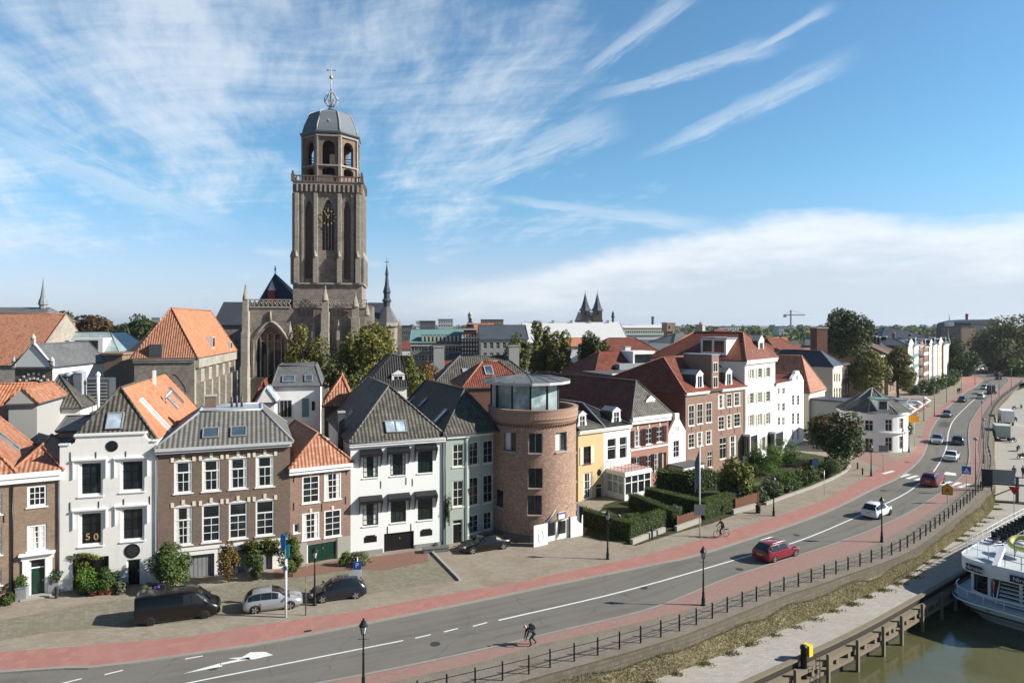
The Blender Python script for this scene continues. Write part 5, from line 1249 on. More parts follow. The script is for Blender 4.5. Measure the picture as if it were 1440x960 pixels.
ch=House('church_tower','tall brown stone church tower with an open octagonal lantern and a lead dome','church tower',L,Rr,13)
w=ch.w;D=w
def z_at(v,y=0.0,u=460):return ch.px(u,v,y)[1]
zst,zcb,zgl,zbt=z_at(398),z_at(271),z_at(257),z_at(248)
M['louvre']=M['black']
def faces4(w,d):
 return[lambda x,y,z:Vector((x,y,z)),lambda x,y,z:Vector((w-y,x,z)),lambda x,y,z:Vector((w-x,d-y,z)),lambda x,y,z:Vector((y,d-x,z))]
mb=MB();zw0,zw1=z_at(352),z_at(298);zn0=z_at(392)
for T in faces4(w,w):
 arched_wall(mb,T,w,zst,zcb,[(w*.41,w*.60,zw0,zw1,2.4,True),(w*.155,w*.265,zn0,zw1+.4,1.7,True),(w*.745,w*.85,zn0,zw1+.4,1.7,True)],.75,0,1)
shaft=mb.build('shaft',[M['church'],M['dark_brick']],ch.root)
mb=MB()
for T in faces4(w,w):
 for(a,b)in((.0,.06),(.10,.135),(.29,.345),(.655,.71),(.86,.90),(.94,1.0)):
  o=T(w*a,-.55 if a in(.29,.655,.0,.94)else-.25,zst);mb.obox(o,T(w*b,0,0)-T(w*a,0,0),T(0,.549 if a in(.29,.655,.0,.94)else.249,0)-T(0,0,0),(0,0,zcb-zst-.2))
  if a in(.29,.655,.0,.94):o=T(w*a-.1,-.85,zst);mb.obox(o,T(w*b+.1,0,0)-T(w*a-.1,0,0),T(0,.299,0)-T(0,0,0),(0,0,5.0));c=(T(w*a,-.7,zst+5)+T(w*b,-.7,zst+5))/2;mb.lathe([(.42,0),(.0,1.3)],4,c,a0=PI/4)
mb.build('pier',M['church_pale'],ch.root)
for k,T in enumerate(faces4(w,w)):
 mb=MB();x0,x1=w*.41,w*.60;n=4
 for i in range(1,n):xx=x0+(x1-x0)*i/n;mb.obox(T(xx-.06,.25,zw0),T(.12,0,0)-T(0,0,0),T(0,.2,0)-T(0,0,0),(0,0,zw1-zw0+1.2))
 for zz in np.linspace(zw0+.7,zw1,9):mb.obox(T(x0,.35,zz),T(x1,0,0)-T(x0,0,0),T(0,.25,0)-T(0,0,0),(0,0,.10),1)
 for i in range(3):c=T(x0+(x1-x0)*(i+1)/4,.35,zw1+.5+(.6 if i==1 else 0));ex=T(1,0,0)-T(0,0,0);mb.tube([c+ex*.42*math.cos(t)+Vector((0,0,.42*math.sin(t)))for t in np.linspace(0,2*PI,13)],.07,4,cap=False)
 tr=mb.build('tracery',[M['church_pale'],M['dkgrey']],ch.root)
 if k<2:
  M.setdefault('gilt',mat('gilding',(.62,.47,.20),.4,.5));mb=MB();c=T(w*.505,-.35,z_at(306));ex=T(1,0,0)-T(0,0,0);rr=1.35
  for q in range(12):
   a=q*PI/6;d=ex*math.cos(a)+Vector((0,0,math.sin(a)));p=ex*-math.sin(a)+Vector((0,0,math.cos(a)));ln=.5 if q%3==0 else.34
   mb.obox(c+d*(rr-.2)-p*.10,d*ln,p*.20,T(0,.1,0)-T(0,0,0))
  for a,ln in((2.05,1.2),(1.0,.85)):d=ex*math.cos(a)+Vector((0,0,math.sin(a)));p=ex*-math.sin(a)+Vector((0,0,math.cos(a)));mb.obox(c-d*.25-p*.07,d*ln,p*.14,T(0,-.08,0)-T(0,0,0))
  mb.build('clock',M['gilt'],ch.root)
mb=MB();e=.35
mb.box(-e,w+e,-e,w+e,zgl-.45,zgl,0);mb.box(-.2,w+.2,-.2,w+.2,zcb,zgl-.452,1)
for T in faces4(w,w):
 for i in range(14):xx=w*(i+.5)/14;mb.obox(T(xx-.16,-.5,zcb+.1),T(.32,0,0)-T(0,0,0),T(0,.3,0)-T(0,0,0),(0,0,zgl-zcb-.552),0)
mb.build('corbel_table',[M['church_pale'],M['dark_brick']],ch.root)
mb=MB()
for T in faces4(w,w):
 mb.obox(T(-.5,-.5,zbt-.22),T(w+.5,0,0)-T(-.5,0,0),T(0,.3,0)-T(0,0,0),(0,0,.22));mb.obox(T(-.5,-.48,zgl),T(w+.5,0,0)-T(-.5,0,0),T(0,.26,0)-T(0,0,0),(0,0,.18))
 for i in range(20):xx=-.4+(w+.8)*i/19;mb.obox(T(xx-.10,-.45,zgl+.18),T(.20,0,0)-T(0,0,0),T(0,.2,0)-T(0,0,0),(0,0,zbt-zgl-.40))
for x,y in((-.35,-.35),(w+.35,-.35),(w+.35,w+.35),(-.35,w+.35)):mb.box(x-.3,x+.3,y-.3,y+.3,zgl,zbt+.25);mb.lathe([(.1,0),(.26,.3),(.2,.55),(.0,.7)],8,(x,y,zbt+.25))
mb.build('balustrade',M['dark_brick'],ch.root)
cx=cy=w/2;ap=5.25;side=2*ap*math.tan(PI/8);yc=cy
zl=lambda v:z_at(v,yc-ap);zx=lambda v:z_at(v,yc)
mb=MB();zt_,zb_=zl(186),zgl+.02
pil=MB()
for k in range(8):
 a=-PI/2+k*PI/4;nx_,ny_=math.cos(a),math.sin(a);tx,ty=-ny_,nx_
 T=lambda x,y,z,nx_=nx_,ny_=ny_,tx=tx,ty=ty:Vector((cx+nx_*(ap-y)+tx*(x-side/2),cy+ny_*(ap-y)+ty*(x-side/2),z))
 arched_wall(mb,T,side,zb_,zt_,[(side*.22,side*.78,zl(231.5),zl(205),zl(197)-zl(205),False),(side*.22,side*.78,zl(246),zl(238),zl(235)-zl(238),False)],.7)
 for x in(0,side*.94):pil.obox(T(x+.0,-.28,zb_),T(side*.06,0,0)-T(0,0,0),T(0,.275,0)-T(0,0,0),(0,0,zt_-zb_-.8))
 pil.obox(T(-.1,-.32,zt_-.8),T(side+.2,0,0)-T(0,0,0),T(0,.315,0)-T(0,0,0),(0,0,.3));pil.obox(T(-.1,-.3,zl(233.5)),T(side+.2,0,0)-T(0,0,0),T(0,.28,0)-T(0,0,0),(0,0,.3))
 arched_wall(mb,lambda x,y,z,T=T:T(x,.7-y*.0,z),side*.88,zb_,zt_,[(side*.22,side*.78,zl(231.5),zl(205),zl(197)-zl(205),False),(side*.22,side*.78,zl(246),zl(238),zl(235)-zl(238),False)],.01,x0=side*.12)
M['lantern']=m_brick('lantern_brick',(.27,.185,.145),(.19,.135,.11),(.22,.19,.165),.3,(.08,.065,.055),.4,.3,.15)
lan=mb.build('lantern',M['lantern'],ch.root);pil.build('pilaster',M['church_pale'],lan)
mb=MB();oct_=lambda r:[(cx+r*math.cos(-PI/2+PI/8+k*PI/4),cy+r*math.sin(-PI/2+PI/8+k*PI/4))for k in range(8)]
mb.prism(oct_(ap/math.cos(PI/8)-.1),zb_-.01,zb_+.2);mb.prism(oct_(ap/math.cos(PI/8)-.1),zt_-.5,zt_-.01);mb.prism(oct_(ap/math.cos(PI/8)-.75),zl(233.2),zl(231.8));mb.build('belfry_floor',M['dark_brick'],lan)
for(dx,dy,z,r_)in((0,-1.5,zl(226),.95),(-1.8,0,zl(224),.75),(1.9,-.5,zl(225),.8),(.6,1.6,zl(222),.7),(-.9,-2.2,zl(229),.45),(.9,-2.6,zl(229),.45),(2.8,-1.6,zl(228),.45)):
 MB().lathe([(.02,r_*1.5),(.45*r_,r_*1.45),(.6*r_,r_*.9),(.75*r_,r_*.3),(r_,0),(r_*.85,.02)],14,(cx+dx,cy+dy,z)).build('bell',mat('bell_bronze',(.20,.22,.17),.45,.6)if 'bell_bronze' not in bpy.data.materials else bpy.data.materials['bell_bronze'],lan)
mb=MB();
for dy in(-2.3,0,2.3):mb.box(cx-4.6,cx+4.6,cy+dy-.12,cy+dy+.12,zl(219),zl(218));
mb.lathe([(2.9,zb_),(2.9,zt_)],8,(cx,cy,0),smooth=False)  # added dark drum standing in for the shade inside the lantern
mb.build('bell_frame_dark_core',M['timber_dark'],lan)
Rd=ap/math.cos(PI/8);prof=[(Rd+.15,zl(188)),(Rd+.55,zl(186)),(Rd+.6,zl(184)),(Rd+.0,zl(182.5)),(Rd-.12,zl(178.5)+.1),(Rd-.40,zl(172.5)+.2),(Rd-.78,zl(168)+.4),(Rd-1.45,zx(164.5)),(Rd-2.6,zx(160.5)),(Rd-4.3,zx(158.5)),(.55,zx(157)),(.45,zx(155.5)),(.75,zx(154.5)),(.35,zx(151.5))]
mb=MB();mb.lathe([(r,z)for r,z in prof],8,(cx,cy,0),a0=-PI/2+PI/8,smooth=False)
for k in range(8):
 a=-PI/2+PI/8+k*PI/4;mb.tube([(cx+(r+.03)*math.cos(a),cy+(r+.03)*math.sin(a),z)for r,z in prof[3:11]],.11,5,1)
dome=mb.build('dome',[M['dome'],M['zinc']],ch.root)
for k in range(8):
 a=-PI/2+k*PI/4;x,y=cx+(Rd-.9)*math.cos(a),cy+(Rd-.9)*math.sin(a)
 if k==0:MB().lathe([(.4,0),(.4,.6),(.5,.65),(.0,1.3)],6,(x,y+.3,zl(174))).build('dormer',M['lead'],dome)
mb=MB();zc=zx(141)
for k in range(10):
 a=k*PI/5;mb.tube([(cx+r*math.cos(a),cy+r*math.sin(a),zx(151.5)+t*(zx(126)-zx(151.5)))for t,r in((0,.3),(.12,.75),(.3,1.3),(.48,1.4),(.68,.95),(.85,.35),(1,.10))],.095,5)
mb.tube([(cx,cy,zx(158)),(cx,cy,zx(85))],[.22,.05],6);mb.lathe([(.02,-.45),(.32,-.25),(.42,0),(.32,.3),(.02,.45)],10,(cx,cy,zx(109)),1)
z=zx(99);mb.obox((cx-.9,cy-.04,z),(1.8,0,0),(0,.08,0),(0,0,.12));mb.slab([(cx-.9,cy,z-.2),(cx-.3,cy,z+.05),(cx-.9,cy,z+.35)],(0,.05,0));mb.slab([(cx+.9,cy,z+.06),(cx+.5,cy,z-.2),(cx+.5,cy,z+.3)],(0,.05,0));mb.lathe([(.3,-.15),(.36,0),(.3,.15)],8,(cx,cy,zx(151)))
mb.build('finial',[M['zinc'],M['gilt']],dome)
zlo=z_at(418,-1.2);
mb=MB();T0=faces4(w,w)
mb.box(-.9,w+1.4,-.9,w+.9,-.2,z_at(437));mb.box(-.35,w+.35,-.35,w+.35,z_at(437),zst-.3);mb.box(-.7,w+.7,-.7,w+.7,zst-.3,zst+.05,1)
mb.build('base_stage',[M['church'],M['church_pale']],ch.root)
# church body: aisle fronts with balustrade, buttresses, big west window
cb=thing('church','gothic church body with pierced parapets, buttresses and blue slate roofs around the tower','church',ch.root.location,ch.a)
xl=ch.px(341,470,-1.6)[0];xr=ch.px(516,470,-1.6)[0];yb=-1.6
ztop=ch.px(440,433,yb)[1];zbal=ch.px(440,421,yb)[1]
def cw(u,v,y=yb):return ch.px(u,v,y)
mb=MB();T=lambda x,y,z:Vector((xl+x,yb+y,z));W_=xr-xl
a0=cw(361,0)[0]-xl;a1=cw(400,0)[0]-xl;b0=cw(455,0)[0]-xl;b1=cw(466.5,0)[0]-xl
arched_wall(mb,T,W_,-.2,ztop,[(a0,a1,cw(380,530)[1],cw(380,478)[1],cw(380,459)[1]-cw(380,478)[1],True),(b0,b1,cw(460,520)[1],cw(460,490)[1],1.6,True)],.9,0,1)
mb.poly([T(0,0,-.2),T(0,0,ztop),T(0,28,ztop),T(0,28,-.2)]);mb.poly([T(W_,0,-.2),T(W_,28,-.2),T(W_,28,ztop),T(W_,0,ztop)]);mb.poly([T(0,0,ztop),T(W_,0,ztop),T(W_,28,ztop),T(0,28,ztop)]);mb.poly([T(0,28,-.2),T(0,28,ztop),T(W_,28,ztop),T(W_,28,-.2)])
mb.build('wall',[M['church'],M['glass']],cb)
mb=MB()
for i in range(4):xx=a0+(a1-a0)*(i+.5)/4;mb.obox(T(xx-.12,.4,cw(380,530)[1]),(.24,0,0),(0,.3,0),(0,0,cw(380,470)[1]-cw(380,530)[1]))
for i in range(3):mb.tube([T(a0+(a1-a0)*(i+.5+.5)/4,.5,0)+Vector((.8*math.cos(t),0,cw(380,474)[1]+.8*math.sin(t)))for t in np.linspace(0,2*PI,13)],.12,4,cap=False)
mb.build('tracery',M['church_pale'],cb)
mb=MB();A=arch_pts(a0-.7,a1+.7,cw(380,478)[1],cw(380,452)[1]-cw(380,478)[1],10,True)
mb.tube([T(x,-.15,z)for x,z in[(a0-.7,cw(380,528)[1])]+A+[(a1+.7,cw(380,528)[1])]],.28,5)
mb.tube([T((a0+a1)/2,-.2,cw(380,452)[1]),T((a0+a1)/2,-.2,cw(380,437)[1])],[.3,.15],5);
mb.build('window_gable',M['church_pale'],cb)
mb=MB();zz0=cw(440,445)[1];zz1=cw(440,434)[1]
for x0,x1 in((cw(418,0)[0]-xl,cw(456,0)[0]-xl),(cw(461,0)[0]-xl,cw(497,0)[0]-xl)):
 n=6
 for i in range(n):
  p,q=x0+(x1-x0)*i/n,x0+(x1-x0)*(i+1)/n;pts=[T(p+.06,-.02,zz0),T(q-.14,-.02,zz0)]+[T(x,-.02,z)for x,z in arch_pts(p+.06,q-.14,zz1-.5,.45,6,False)[::-1]];mb.poly(pts)
mb.build('blind_arcade',M['dark_brick'],cb)
mb=MB()
for(u0,u1)in((345,409),(416,456),(461,498),(500,516)):
 x0,x1=cw(u0,0)[0]-xl,cw(u1,0)[0]-xl
 mb.obox(T(x0,-.1,zbal-.2),(x1-x0,0,0),(0,.35,0),(0,0,.2));mb.obox(T(x0,-.15,ztop),(x1-x0,0,0),(0,.45,0),(0,0,.3));n=max(2,int((x1-x0)/.8));d=(x1-x0)/n;hh=zbal-.2-ztop-.3
 for i in range(n):
  p=T(x0+d*i,0,ztop+.3);mb.tube([p,p+Vector((d,0,hh))],.07,4);mb.tube([p+Vector((d,0,0)),p+Vector((0,0,hh))],.07,4);mb.obox(p-Vector((.06,.06,0)),(.12,0,0),(0,.2,0),(0,0,hh))
mb.build('parapet',M['church_pale'],cb)
def pinnacle(mb,u,vt,v0,wd,y=yb,steps=3,m=0):
 x,zt=cw(u,vt,y-1.0);mb_=mb;zb=-.2
 for k in range(steps):
  d=wd*(1.9-.45*k);z1=zb+(zt-zb)*(.45,.68,.82)[k]if steps==3 else zt*.8
  mb.box(x-wd*.55+.06*k,x+wd*.55-.06*k,y-.4-d,y-.02-.004*k,-.2,z1,m)
 zq=zb+(zt-zb)*.82;mb.box(x-wd*.38,x+wd*.38,y-1.5,y-.75,zq,zq+(zt-zq)*.45,m);mb.lathe([(wd*.55,0),(wd*.1,(zt-zq)*.5),(wd*.16,(zt-zq)*.52),(.0,(zt-zq)*.56)],4,(x,y-1.1,zq+(zt-zq)*.45),m,a0=PI/4)
for i,(u,vt,wd)in enumerate(((345.5,400,1.2),(408,452,1.0),(457.5,402,1.5),(441,450,.8),(476,450,.8),(500,412,1.6),(516.5,425,1.3))):
 mb=MB();pinnacle(mb,u,vt,0,wd);mb.build('buttress',M['church_pale'],cb)
for k in range(3):
 mb=MB();mb.box(xr-.02,xr+1.6,yb+1+k*5,yb+2.2+k*5,-.2,ztop-3);mb.box(xr-.02,xr+.9,yb+1.1+k*5,yb+2.1+k*5,ztop-3,ztop+.5);mb.build('buttress',M['church_pale'],cb)
def roof_at(name,pts_px,y,m,parent):
 pass
p=ch.px(387,385,8);q0=ch.px(361,421,3);q1=ch.px(416,421,3)
mb=MB();x0,x1=q0[0],ch.px(418,421,3)[0]+1.5;zb=ztop+.1;ax,az=p
c=[(x0,1.5,zb),(x1,1.5,zb),(x1,15,zb),(x0,15,zb)];A=(ax,8,az)
for i in range(4):mb.poly([c[i],c[(i+1)%4],A])
for i in range(4):mb.tube([c[i],A],.12,5,1)
rf=mb.build('roof',[M['slate'],M['lead']],cb)
MB().tube([(ax,8,az-.2),(ax,8,az+1.6)],.10,6).lathe([(.02,-.3),(.25,0),(.02,.3)],8,(ax,8,az+.9)).build('finial',M['lead'],rf)
x,z=ch.px(381.5,419,2.2);MB().box(x-.6,x+.6,2.2,4,z-.6,z+1.5).lathe([(.95,0),(.0,2.0)],4,(x,3,z+1.5),1,a0=PI/4).build('dormer',[mat('red_shutter',(.35,.05,.04),.6),M['wpaint']],rf)
n0=ch.px(298,428,24);n1=ch.px(560,440,24)
mb=MB();zr=ch.px(310,424,34)[1];ze=zr-5.5
P=[(n0[0]-.5,26,ze),(xr+3,26,ze),(xr+3,46,ze),(n0[0]-.5,46,ze)];A,B_=(n0[0]-.5,36,zr),(xr+3,36,zr)
mb.poly([P[0],P[1],B_,A]);mb.poly([P[2],P[3],A,B_]);mb.poly([P[1],P[2],B_]);mb.poly([P[3],P[0],A]);mb.poly([(p[0],p[1],ze-.01)for p in P][::-1]);mb.box(n0[0]-.5,xr+3,26.4,45.6,-.2,ze-.02,1);mb.build('nave',[M['slate_dark'],M['church']],cb)
yk=30;x,zr=ch.px(544,427,yk);ze=ch.px(544,455,yk)[1];mb=MB();r_=(ch.px(562,0,yk)[0]-ch.px(527,0,yk)[0])/2
mb.lathe([(r_,ze),(.4,zr)],8,(x,yk,0),smooth=False);mb.lathe([(r_-.3,-.2),(r_-.3,ze-.01)],8,(x,yk,0),1,smooth=False);mb.lathe([(r_-.2,ze-.9),(r_+.3,ze-.6),(r_+.3,ze+.25),(r_-.1,ze+.25)],8,(x,yk,0),2,smooth=False)
ap_=mb.build('apse',[M['slate_grey'],M['church'],M['church_pale']],cb)
zz=lambda v:ch.px(544,v,yk)[1]
mb=MB();mb.lathe([(.75,zz(432)),(.85,zz(425)),(1.15,zz(423)),(.75,zz(419)),(.72,zz(413)),(.95,zz(411)),(.5,zz(401)),(.30,zz(388)),(.42,zz(386)),(.22,zz(378)),(.06,zz(371)),(.05,zz(362))],8,(x,yk,0),smooth=False);mb.box(x-.5,x+.5,yk-.03,yk+.03,zz(369),zz(368));mb.build('fleche',M['slate'],ap_)
mb=MB();x2=ch.px(562,0,yk)[0];mb.box(x2-.5,x2+.5,yk-4,yk-3,-.2,zz(458));mb.lathe([(.7,zz(458)),(.0,zz(447))],4,(x2,yk-3.5,0),a0=PI/4);mb.build('buttress',M['church'],cb)
# north chapel with the great orange roof
h=House('church_chapel','stone chapel with a great bright orange hipped roof west of the church','chapel',W(189,0,90.6),W(273.5,0,92),25)
ze=h.px(272,504)[1]
T=lambda x,y,z:Vector((h.w-y,x,z));mb=MB();n=5
arched_wall(mb,T,24.9,-.2,ze-1.2,[(2.6+4.3*k,5.2+4.3*k,4.5,10.2,1.6,True)for k in range(n)],.6,0,1);fl=mb.build('buttressed_flank',[M['church_pale'],M['dark_brick']],h.root)
for k in range(6):
 MB().box(h.w-.02,h.w+1.0,.9+4.3*k,1.7+4.3*k,-.2,ze-3.2).box(h.w-.02,h.w+.6,1+4.3*k,1.6+4.3*k,ze-3.2,ze-1.4).build('buttress',M['church_pale'],h.root)
hw_=h.w;h.w=hw_-.05
x0,x1,z0,z1=h.w*.42,h.w*.86,2.0,ze-3.0
mb=MB();arched_wall(mb,lambda x,y,z:Vector((x,y-.05,z)),hw_,-.2,ze,[(x0,x1,z0,z1-1,2.0,True)],.5,0,0);h.part('front_wall',mb,M['church'])
h.shell(ze-.01,M['church'],side_m=M['church'])
h.w=hw_;h.cornice(ze+.1,.6,.3,M['church_pale'])
h.part('eaves_parapet',MB().box(h.w-.1,h.w+.5,.3,24.9,ze-1.3,ze+.02),M['church_pale'])
a=h.apex(241,433);h.ridge(ze+.11,a[:2],(a[0],25),a[2],M['orange_tiles'],rm=M['orange_old'],over=(.4,.5,.3,.2))
h.roof.data.materials.append(M['orange_old']);h.roof.data.polygons[0].material_index=4
P=h.rfc[1]
for u,v,s_ in((299,488,1.0),(324,490,.7)):
 p,n=h.onplane(u,v,P[0],P[1],P[2]);MB().box(p.x-2.2,p.x+.15,p.y-.7*s_,p.y+.7*s_,p.z-.4,p.z+1.6*s_).build('dormer',M['lgrey'],h.roof);MB().box(p.x+.152,p.x+.18,p.y-.5*s_,p.y+.5*s_,p.z+.1,p.z+1.4*s_).build('pane',M['glass'],h.roof)
P=h.rfc[0];p,n=h.onplane(219,499,P[0],P[1],P[2]);MB().box(p.x-.8,p.x+.8,p.y-.2,p.y+2,p.z-.3,p.z+1.4).build('dormer',M['dkgrey'],h.roof)
# roofs and towers behind the street
M['brown_tiles']=m_tiles('brown_tiles',[(.10,.065,.048),(.15,.10,.075),(.20,.14,.105)],.3,.34)
def blk(name,label,uL,uR,v_e,Y,ang,dep,wallm,roofm,kind_='par',v_r=None,yl=None,u_r=None,nw=(0,0),ww=1.0,wh=1.5,cat='house',rm=None,frame=None,side=None,plane='F',over=.25,group=None,front=None,zs=None,yb=None,lean=None):
 """a building placed by its eaves line: photo columns uL..uR and row v_e seen at distance Y"""
 p=W(uL,v_e,Y);L=p.xy;h=House(name,label,cat,L,along(L,ang,uR),dep,group=group);ze=p.z
 n,st=nw
 if n:
  zz=zs or[ze-2.6-2.9*k for k in range(st)];simple_windows(h,plane,.3,(h.w if plane=='F' else dep)-.3,zz,n,ww,wh,frame=frame,sill=False)
 yl=dep/2 if yl is None else yl
 if v_r is not None:zr=h.px(u_r if u_r is not None else(uL+uR)/2,v_r,yl)[1]
 h.shell(ze,wallm,side_m=side,gable={'front':'front'}.get(kind_)if kind_=='front' else('sides' if kind_=='par' else None),zr=(zr-.02)if v_r is not None else None)
 o=(over,)*4
 if kind_=='par':h.ridge(ze+.03,(-over,yl),(h.w+over,yl),zr,roofm,rm=rm,over=o)
 elif kind_=='hippar':h.ridge(ze+.03,(min(yl*.8,h.w*.4),yl),(h.w-min(yl*.8,h.w*.4),yl),zr,roofm,rm=rm,over=o)
 elif kind_=='front':h.ridge(ze+.03,(h.w/2,-over),(h.w/2,dep+over),zr,roofm,rm=rm,over=o)
 elif kind_=='hip':
  xr=h.px(u_r,v_r,yl)[0]if u_r is not None else h.w/2;h.ridge(ze+.03,(xr,yl),(xr,dep+over if yb is None else yb),zr,roofm,rm=rm,over=o)
 elif kind_=='man':h.mansard(ze+.03,lean or(1.5,1.5,1.8,1.5),zr,roofm,topm=M['felt'])
 elif kind_=='flat':h.part('roof',MB().box(-over,h.w+over,-over,dep+over,ze+.002,ze+.3),roofm);h.roof=h.root.children[-1]if False else None
 if front:h.roof.data.materials.append(front);h.roof.data.polygons[0].material_index=4
 h.ze=ze;return h
h=blk('old_house','grey gabled house whose dark brick front is dotted with white stones',21,74,516,84,4,12,M['dark_brick'],M['slate_grey'],'front',484,0,side=M['white'])
mb=MB();
for k in range(9):
 a=PI*(.12+.76*k/8);
 for r_ in(1.5,2.1):mb.box(h.w/2+r_*math.cos(a)-.12,h.w/2+r_*math.cos(a)+.12,-.06,0,h.ze-2.9+r_*math.sin(a)-.12,h.ze-2.9+r_*math.sin(a)+.12)
h.part('white_stone_inlay',mb,M['wpaint']);zq=h.px(48,484,0)[1]
mb=MB();mb.slab([(-.2,-.12,h.ze),(.15,-.12,h.ze),(h.w/2,-.12,zq-.15),(h.w-.15,-.12,h.ze),(h.w+.2,-.12,h.ze),(h.w/2,-.12,zq+.3)],(0,.3,0));mb.box(-.2,h.w+.2,-.1,0,h.ze-.2,h.ze-.02);h.part('gable_coping',mb,M['wpaint'])
for x in(0,h.w/2,h.w):MB().box(x-.2,x+.2,-.3,.1,(h.ze if x!=h.w/2 else zq)-.1,(h.ze if x!=h.w/2 else zq)+.7).lathe([(.32,0),(.32,.15),(.05,.6)],6,(x,-.1,(h.ze if x!=h.w/2 else zq)+.7)).build('finial',M['concrete'],h.root)
h.win(h.w/2-.45,h.w/2+.45,h.ze+.15,h.ze+1.6,cols=2,rows=2,hole=False)
h.chimney_px(86,487,6,.8,.7,2.0,m=M['concrete']);h.chimney_px(96,480,9,.5,.5,1.0,m=M['lgrey'],pots=0)
h=blk('old_house','house with a dark grey pyramid roof over a short white wall',60,113,574,68,14,8,M['white'],M['grey_tiles'],'hip',527,3.4,83,rm=M['slate_grey'])
h=blk('old_house','small grey rendered house with a rose coloured tiled slope',12,52,568,62,16,7,M['grey_wall'],M['orange_old'],'front',545,0)
h=blk('old_house','house with bright orange tiles and white verge boards at the western edge',-60,22,590,64,14,9,M['brown_brick'],M['orange_tiles'],'par',540,4)
h=blk('lean_to','blue grey felt lean to between the rose tiled roof and the white parapet',56,98,628,57,18,6,M['grey_wall'],M['felt'],'flat')
h=blk('old_house','dark tiled house in shade between the white parapet house and its neighbour',84,120,606,60,18,6,M['grey_wall'],M['slate_grey'],'par',585,3)
h=blk('flat_roof_building','flat roofed workshop carrying large metal ducts',92,150,584,71,12,10,M['grey_wall'],M['felt'],'flat')
for u,v0,v1,r_ in((113,520,575,.42),(98,527,560,.33),(138,527,565,.16)):
 p=W(u,v1,72);q=W(u,v0,72);d=thing('vent_duct',{113:'tall square zinc duct on the workshop roof',98:'round steel duct with a cowl on the workshop roof',138:'thin white vent pipe on the workshop roof'}[u],'duct',(p.x,p.y,p.z-1.5));z=q.z-p.z+1.5
 if u==113:MB().box(-r_,r_,-r_,r_,0,z-.3).lathe([(r_*1.5,0),(.1,.35)],4,(0,0,z-.3),a0=PI/4).build('shaft',M['zinc'],d)
 else:MB().tube([(0,0,0),(0,0,z)],r_,10).lathe([(r_*1.5,-.1),(r_*1.5,.1),(.05,.35)],10,(0,0,z)).build('shaft',M['zinc']if u==98 else M['wpaint'],d)
p=W(128,545,73);k=thing('ventilation_unit','dark louvred ventilation cabinet between the ducts','ventilation unit',(p.x-1.8,p.y,p.z-2.5),R(12));MB().box(0,3.4,0,2,0,3.4).build('case',M['dkgrey'],k);mb=MB();[mb.box(.2,3.2,-.08,0,.4+.35*i,.55+.35*i)for i in range(8)];mb.build('louvre',M['mgrey'],k)
h=blk('modern_house','modern house with a pale turquoise metal roof and a wide glazed dormer',54,168,498,128,6,14,M['wpaint'],M['glass_sky'],'man',467,4,lean=(2,4,5,3))
MB().box(h.w*.42,h.w*.80,-.2,6,h.ze+.2,h.ze+3.0).build('glazed_dormer',M['wpaint'],h.roof);MB().box(h.w*.46,h.w*.74,-.26,-.21,h.ze+.7,h.ze+2.6).build('pane',M['glass'],h.roof)
blk('warehouse','brown brick warehouse with a crenellated top beyond the chapel yard',125,172,499,112,3,8,M['brown_brick'],M['brown_brick'],'flat')
blk('old_house','house with a black hipped roof just west of the orange chapel roof',172,206,500,118,5,10,M['red_brick'],M['slate_dark'],'hippar',478,4)
h=blk('old_church','long church roof in red tiles with a pale gable wall at the western edge',-70,41,514,116,8,24,M['church_pale'],M['orange_old'],'par',441,12)
k=thing('fleche_church','distant dark church roof with a needle thin spire at the western edge','church',W(-20,470,190).xy.to_3d(),0)
z=lambda v:W(33,v,190).z;X=W(33,0,190).x-k.location.x
mb=MB();mb.poly([(-20,0,z(452)),(X+5,0,z(452)),(X+2,8,z(431)),(-20,8,z(431))]);mb.poly([(X+5,0,z(452)),(X+5,16,z(452)),(X+2,8,z(431))]);mb.poly([(-20,16,z(452)),(-20,8,z(431)),(X+2,8,z(431)),(X+5,16,z(452))]);r_=mb.build('roof',M['slate_grey'],k);MB().box(-20,X+4.5,.5,15.5,0,z(452)-.1).build('wall',M['church'],k)
MB().lathe([(1.0,z(433)),(1.0,z(428)),(1.3,z(427)),(1.1,z(421)),(.75,z(417)),(.25,z(399)),(.05,z(388))],8,(X,8,0),smooth=False).build('spire',M['lead'],r_)
h=blk('modern_house','white modern house with a dark flat roof and green door below the church trees',385,449.5,543,77,14,9,M['bright'],M['slate_grey'],'man',514,2.2,lean=(.6,.8,2.2,1.5),side=M['white'])
h.win(*h.rect(392.5,562,411,587),cols=3,rows=1,frame=M['lgrey'],hole=False,plane='F');x0,x1,z0,z1=h.rect(424.5,560,434,586);h.part('door',MB().box(x0,x1,-.05,-.003,z0,z1),M['copper']);x0,x1,z0,z1=h.rect(438.5,564,442.5,577);h.part('window',MB().box(x0,x1,-.05,-.003,z0,z1),M['glass'])
h.skylight(406,533,1.2,.8);h.skylight(434,532,.7,.8)
h=blk('old_house','little brick house with a steep bright orange gable roof right of the white modern house',456,496,571,74,14,6,M['red_brick'],M['orange_old'],'hip',528.5,2.0,481,rm=M['orange_tiles'])
h=blk('old_house','dark tiled house with a flat zinc ridge and a white dormer by the autumn tree',515,572,545,84,16,8,M['white'],M['black_tiles'],'man',499,3,lean=(3.6,.6,2.6,2));x,z=h.px(560,540,.3);h.dormer(x,.3,z-.6,1.6,1.8,2.4)
h=blk('old_house','brick house with a dark shaded roof behind the orange roofed house',356,384,570,74,14,8,M['red_brick'],M['red_tiles'],'front',536,0)
h=blk('lean_to','pale blue glazed lean to above the grey mansard roof',363,386,566,72.5,14,3,M['white'],M['glass_pale'],'front',545,0)
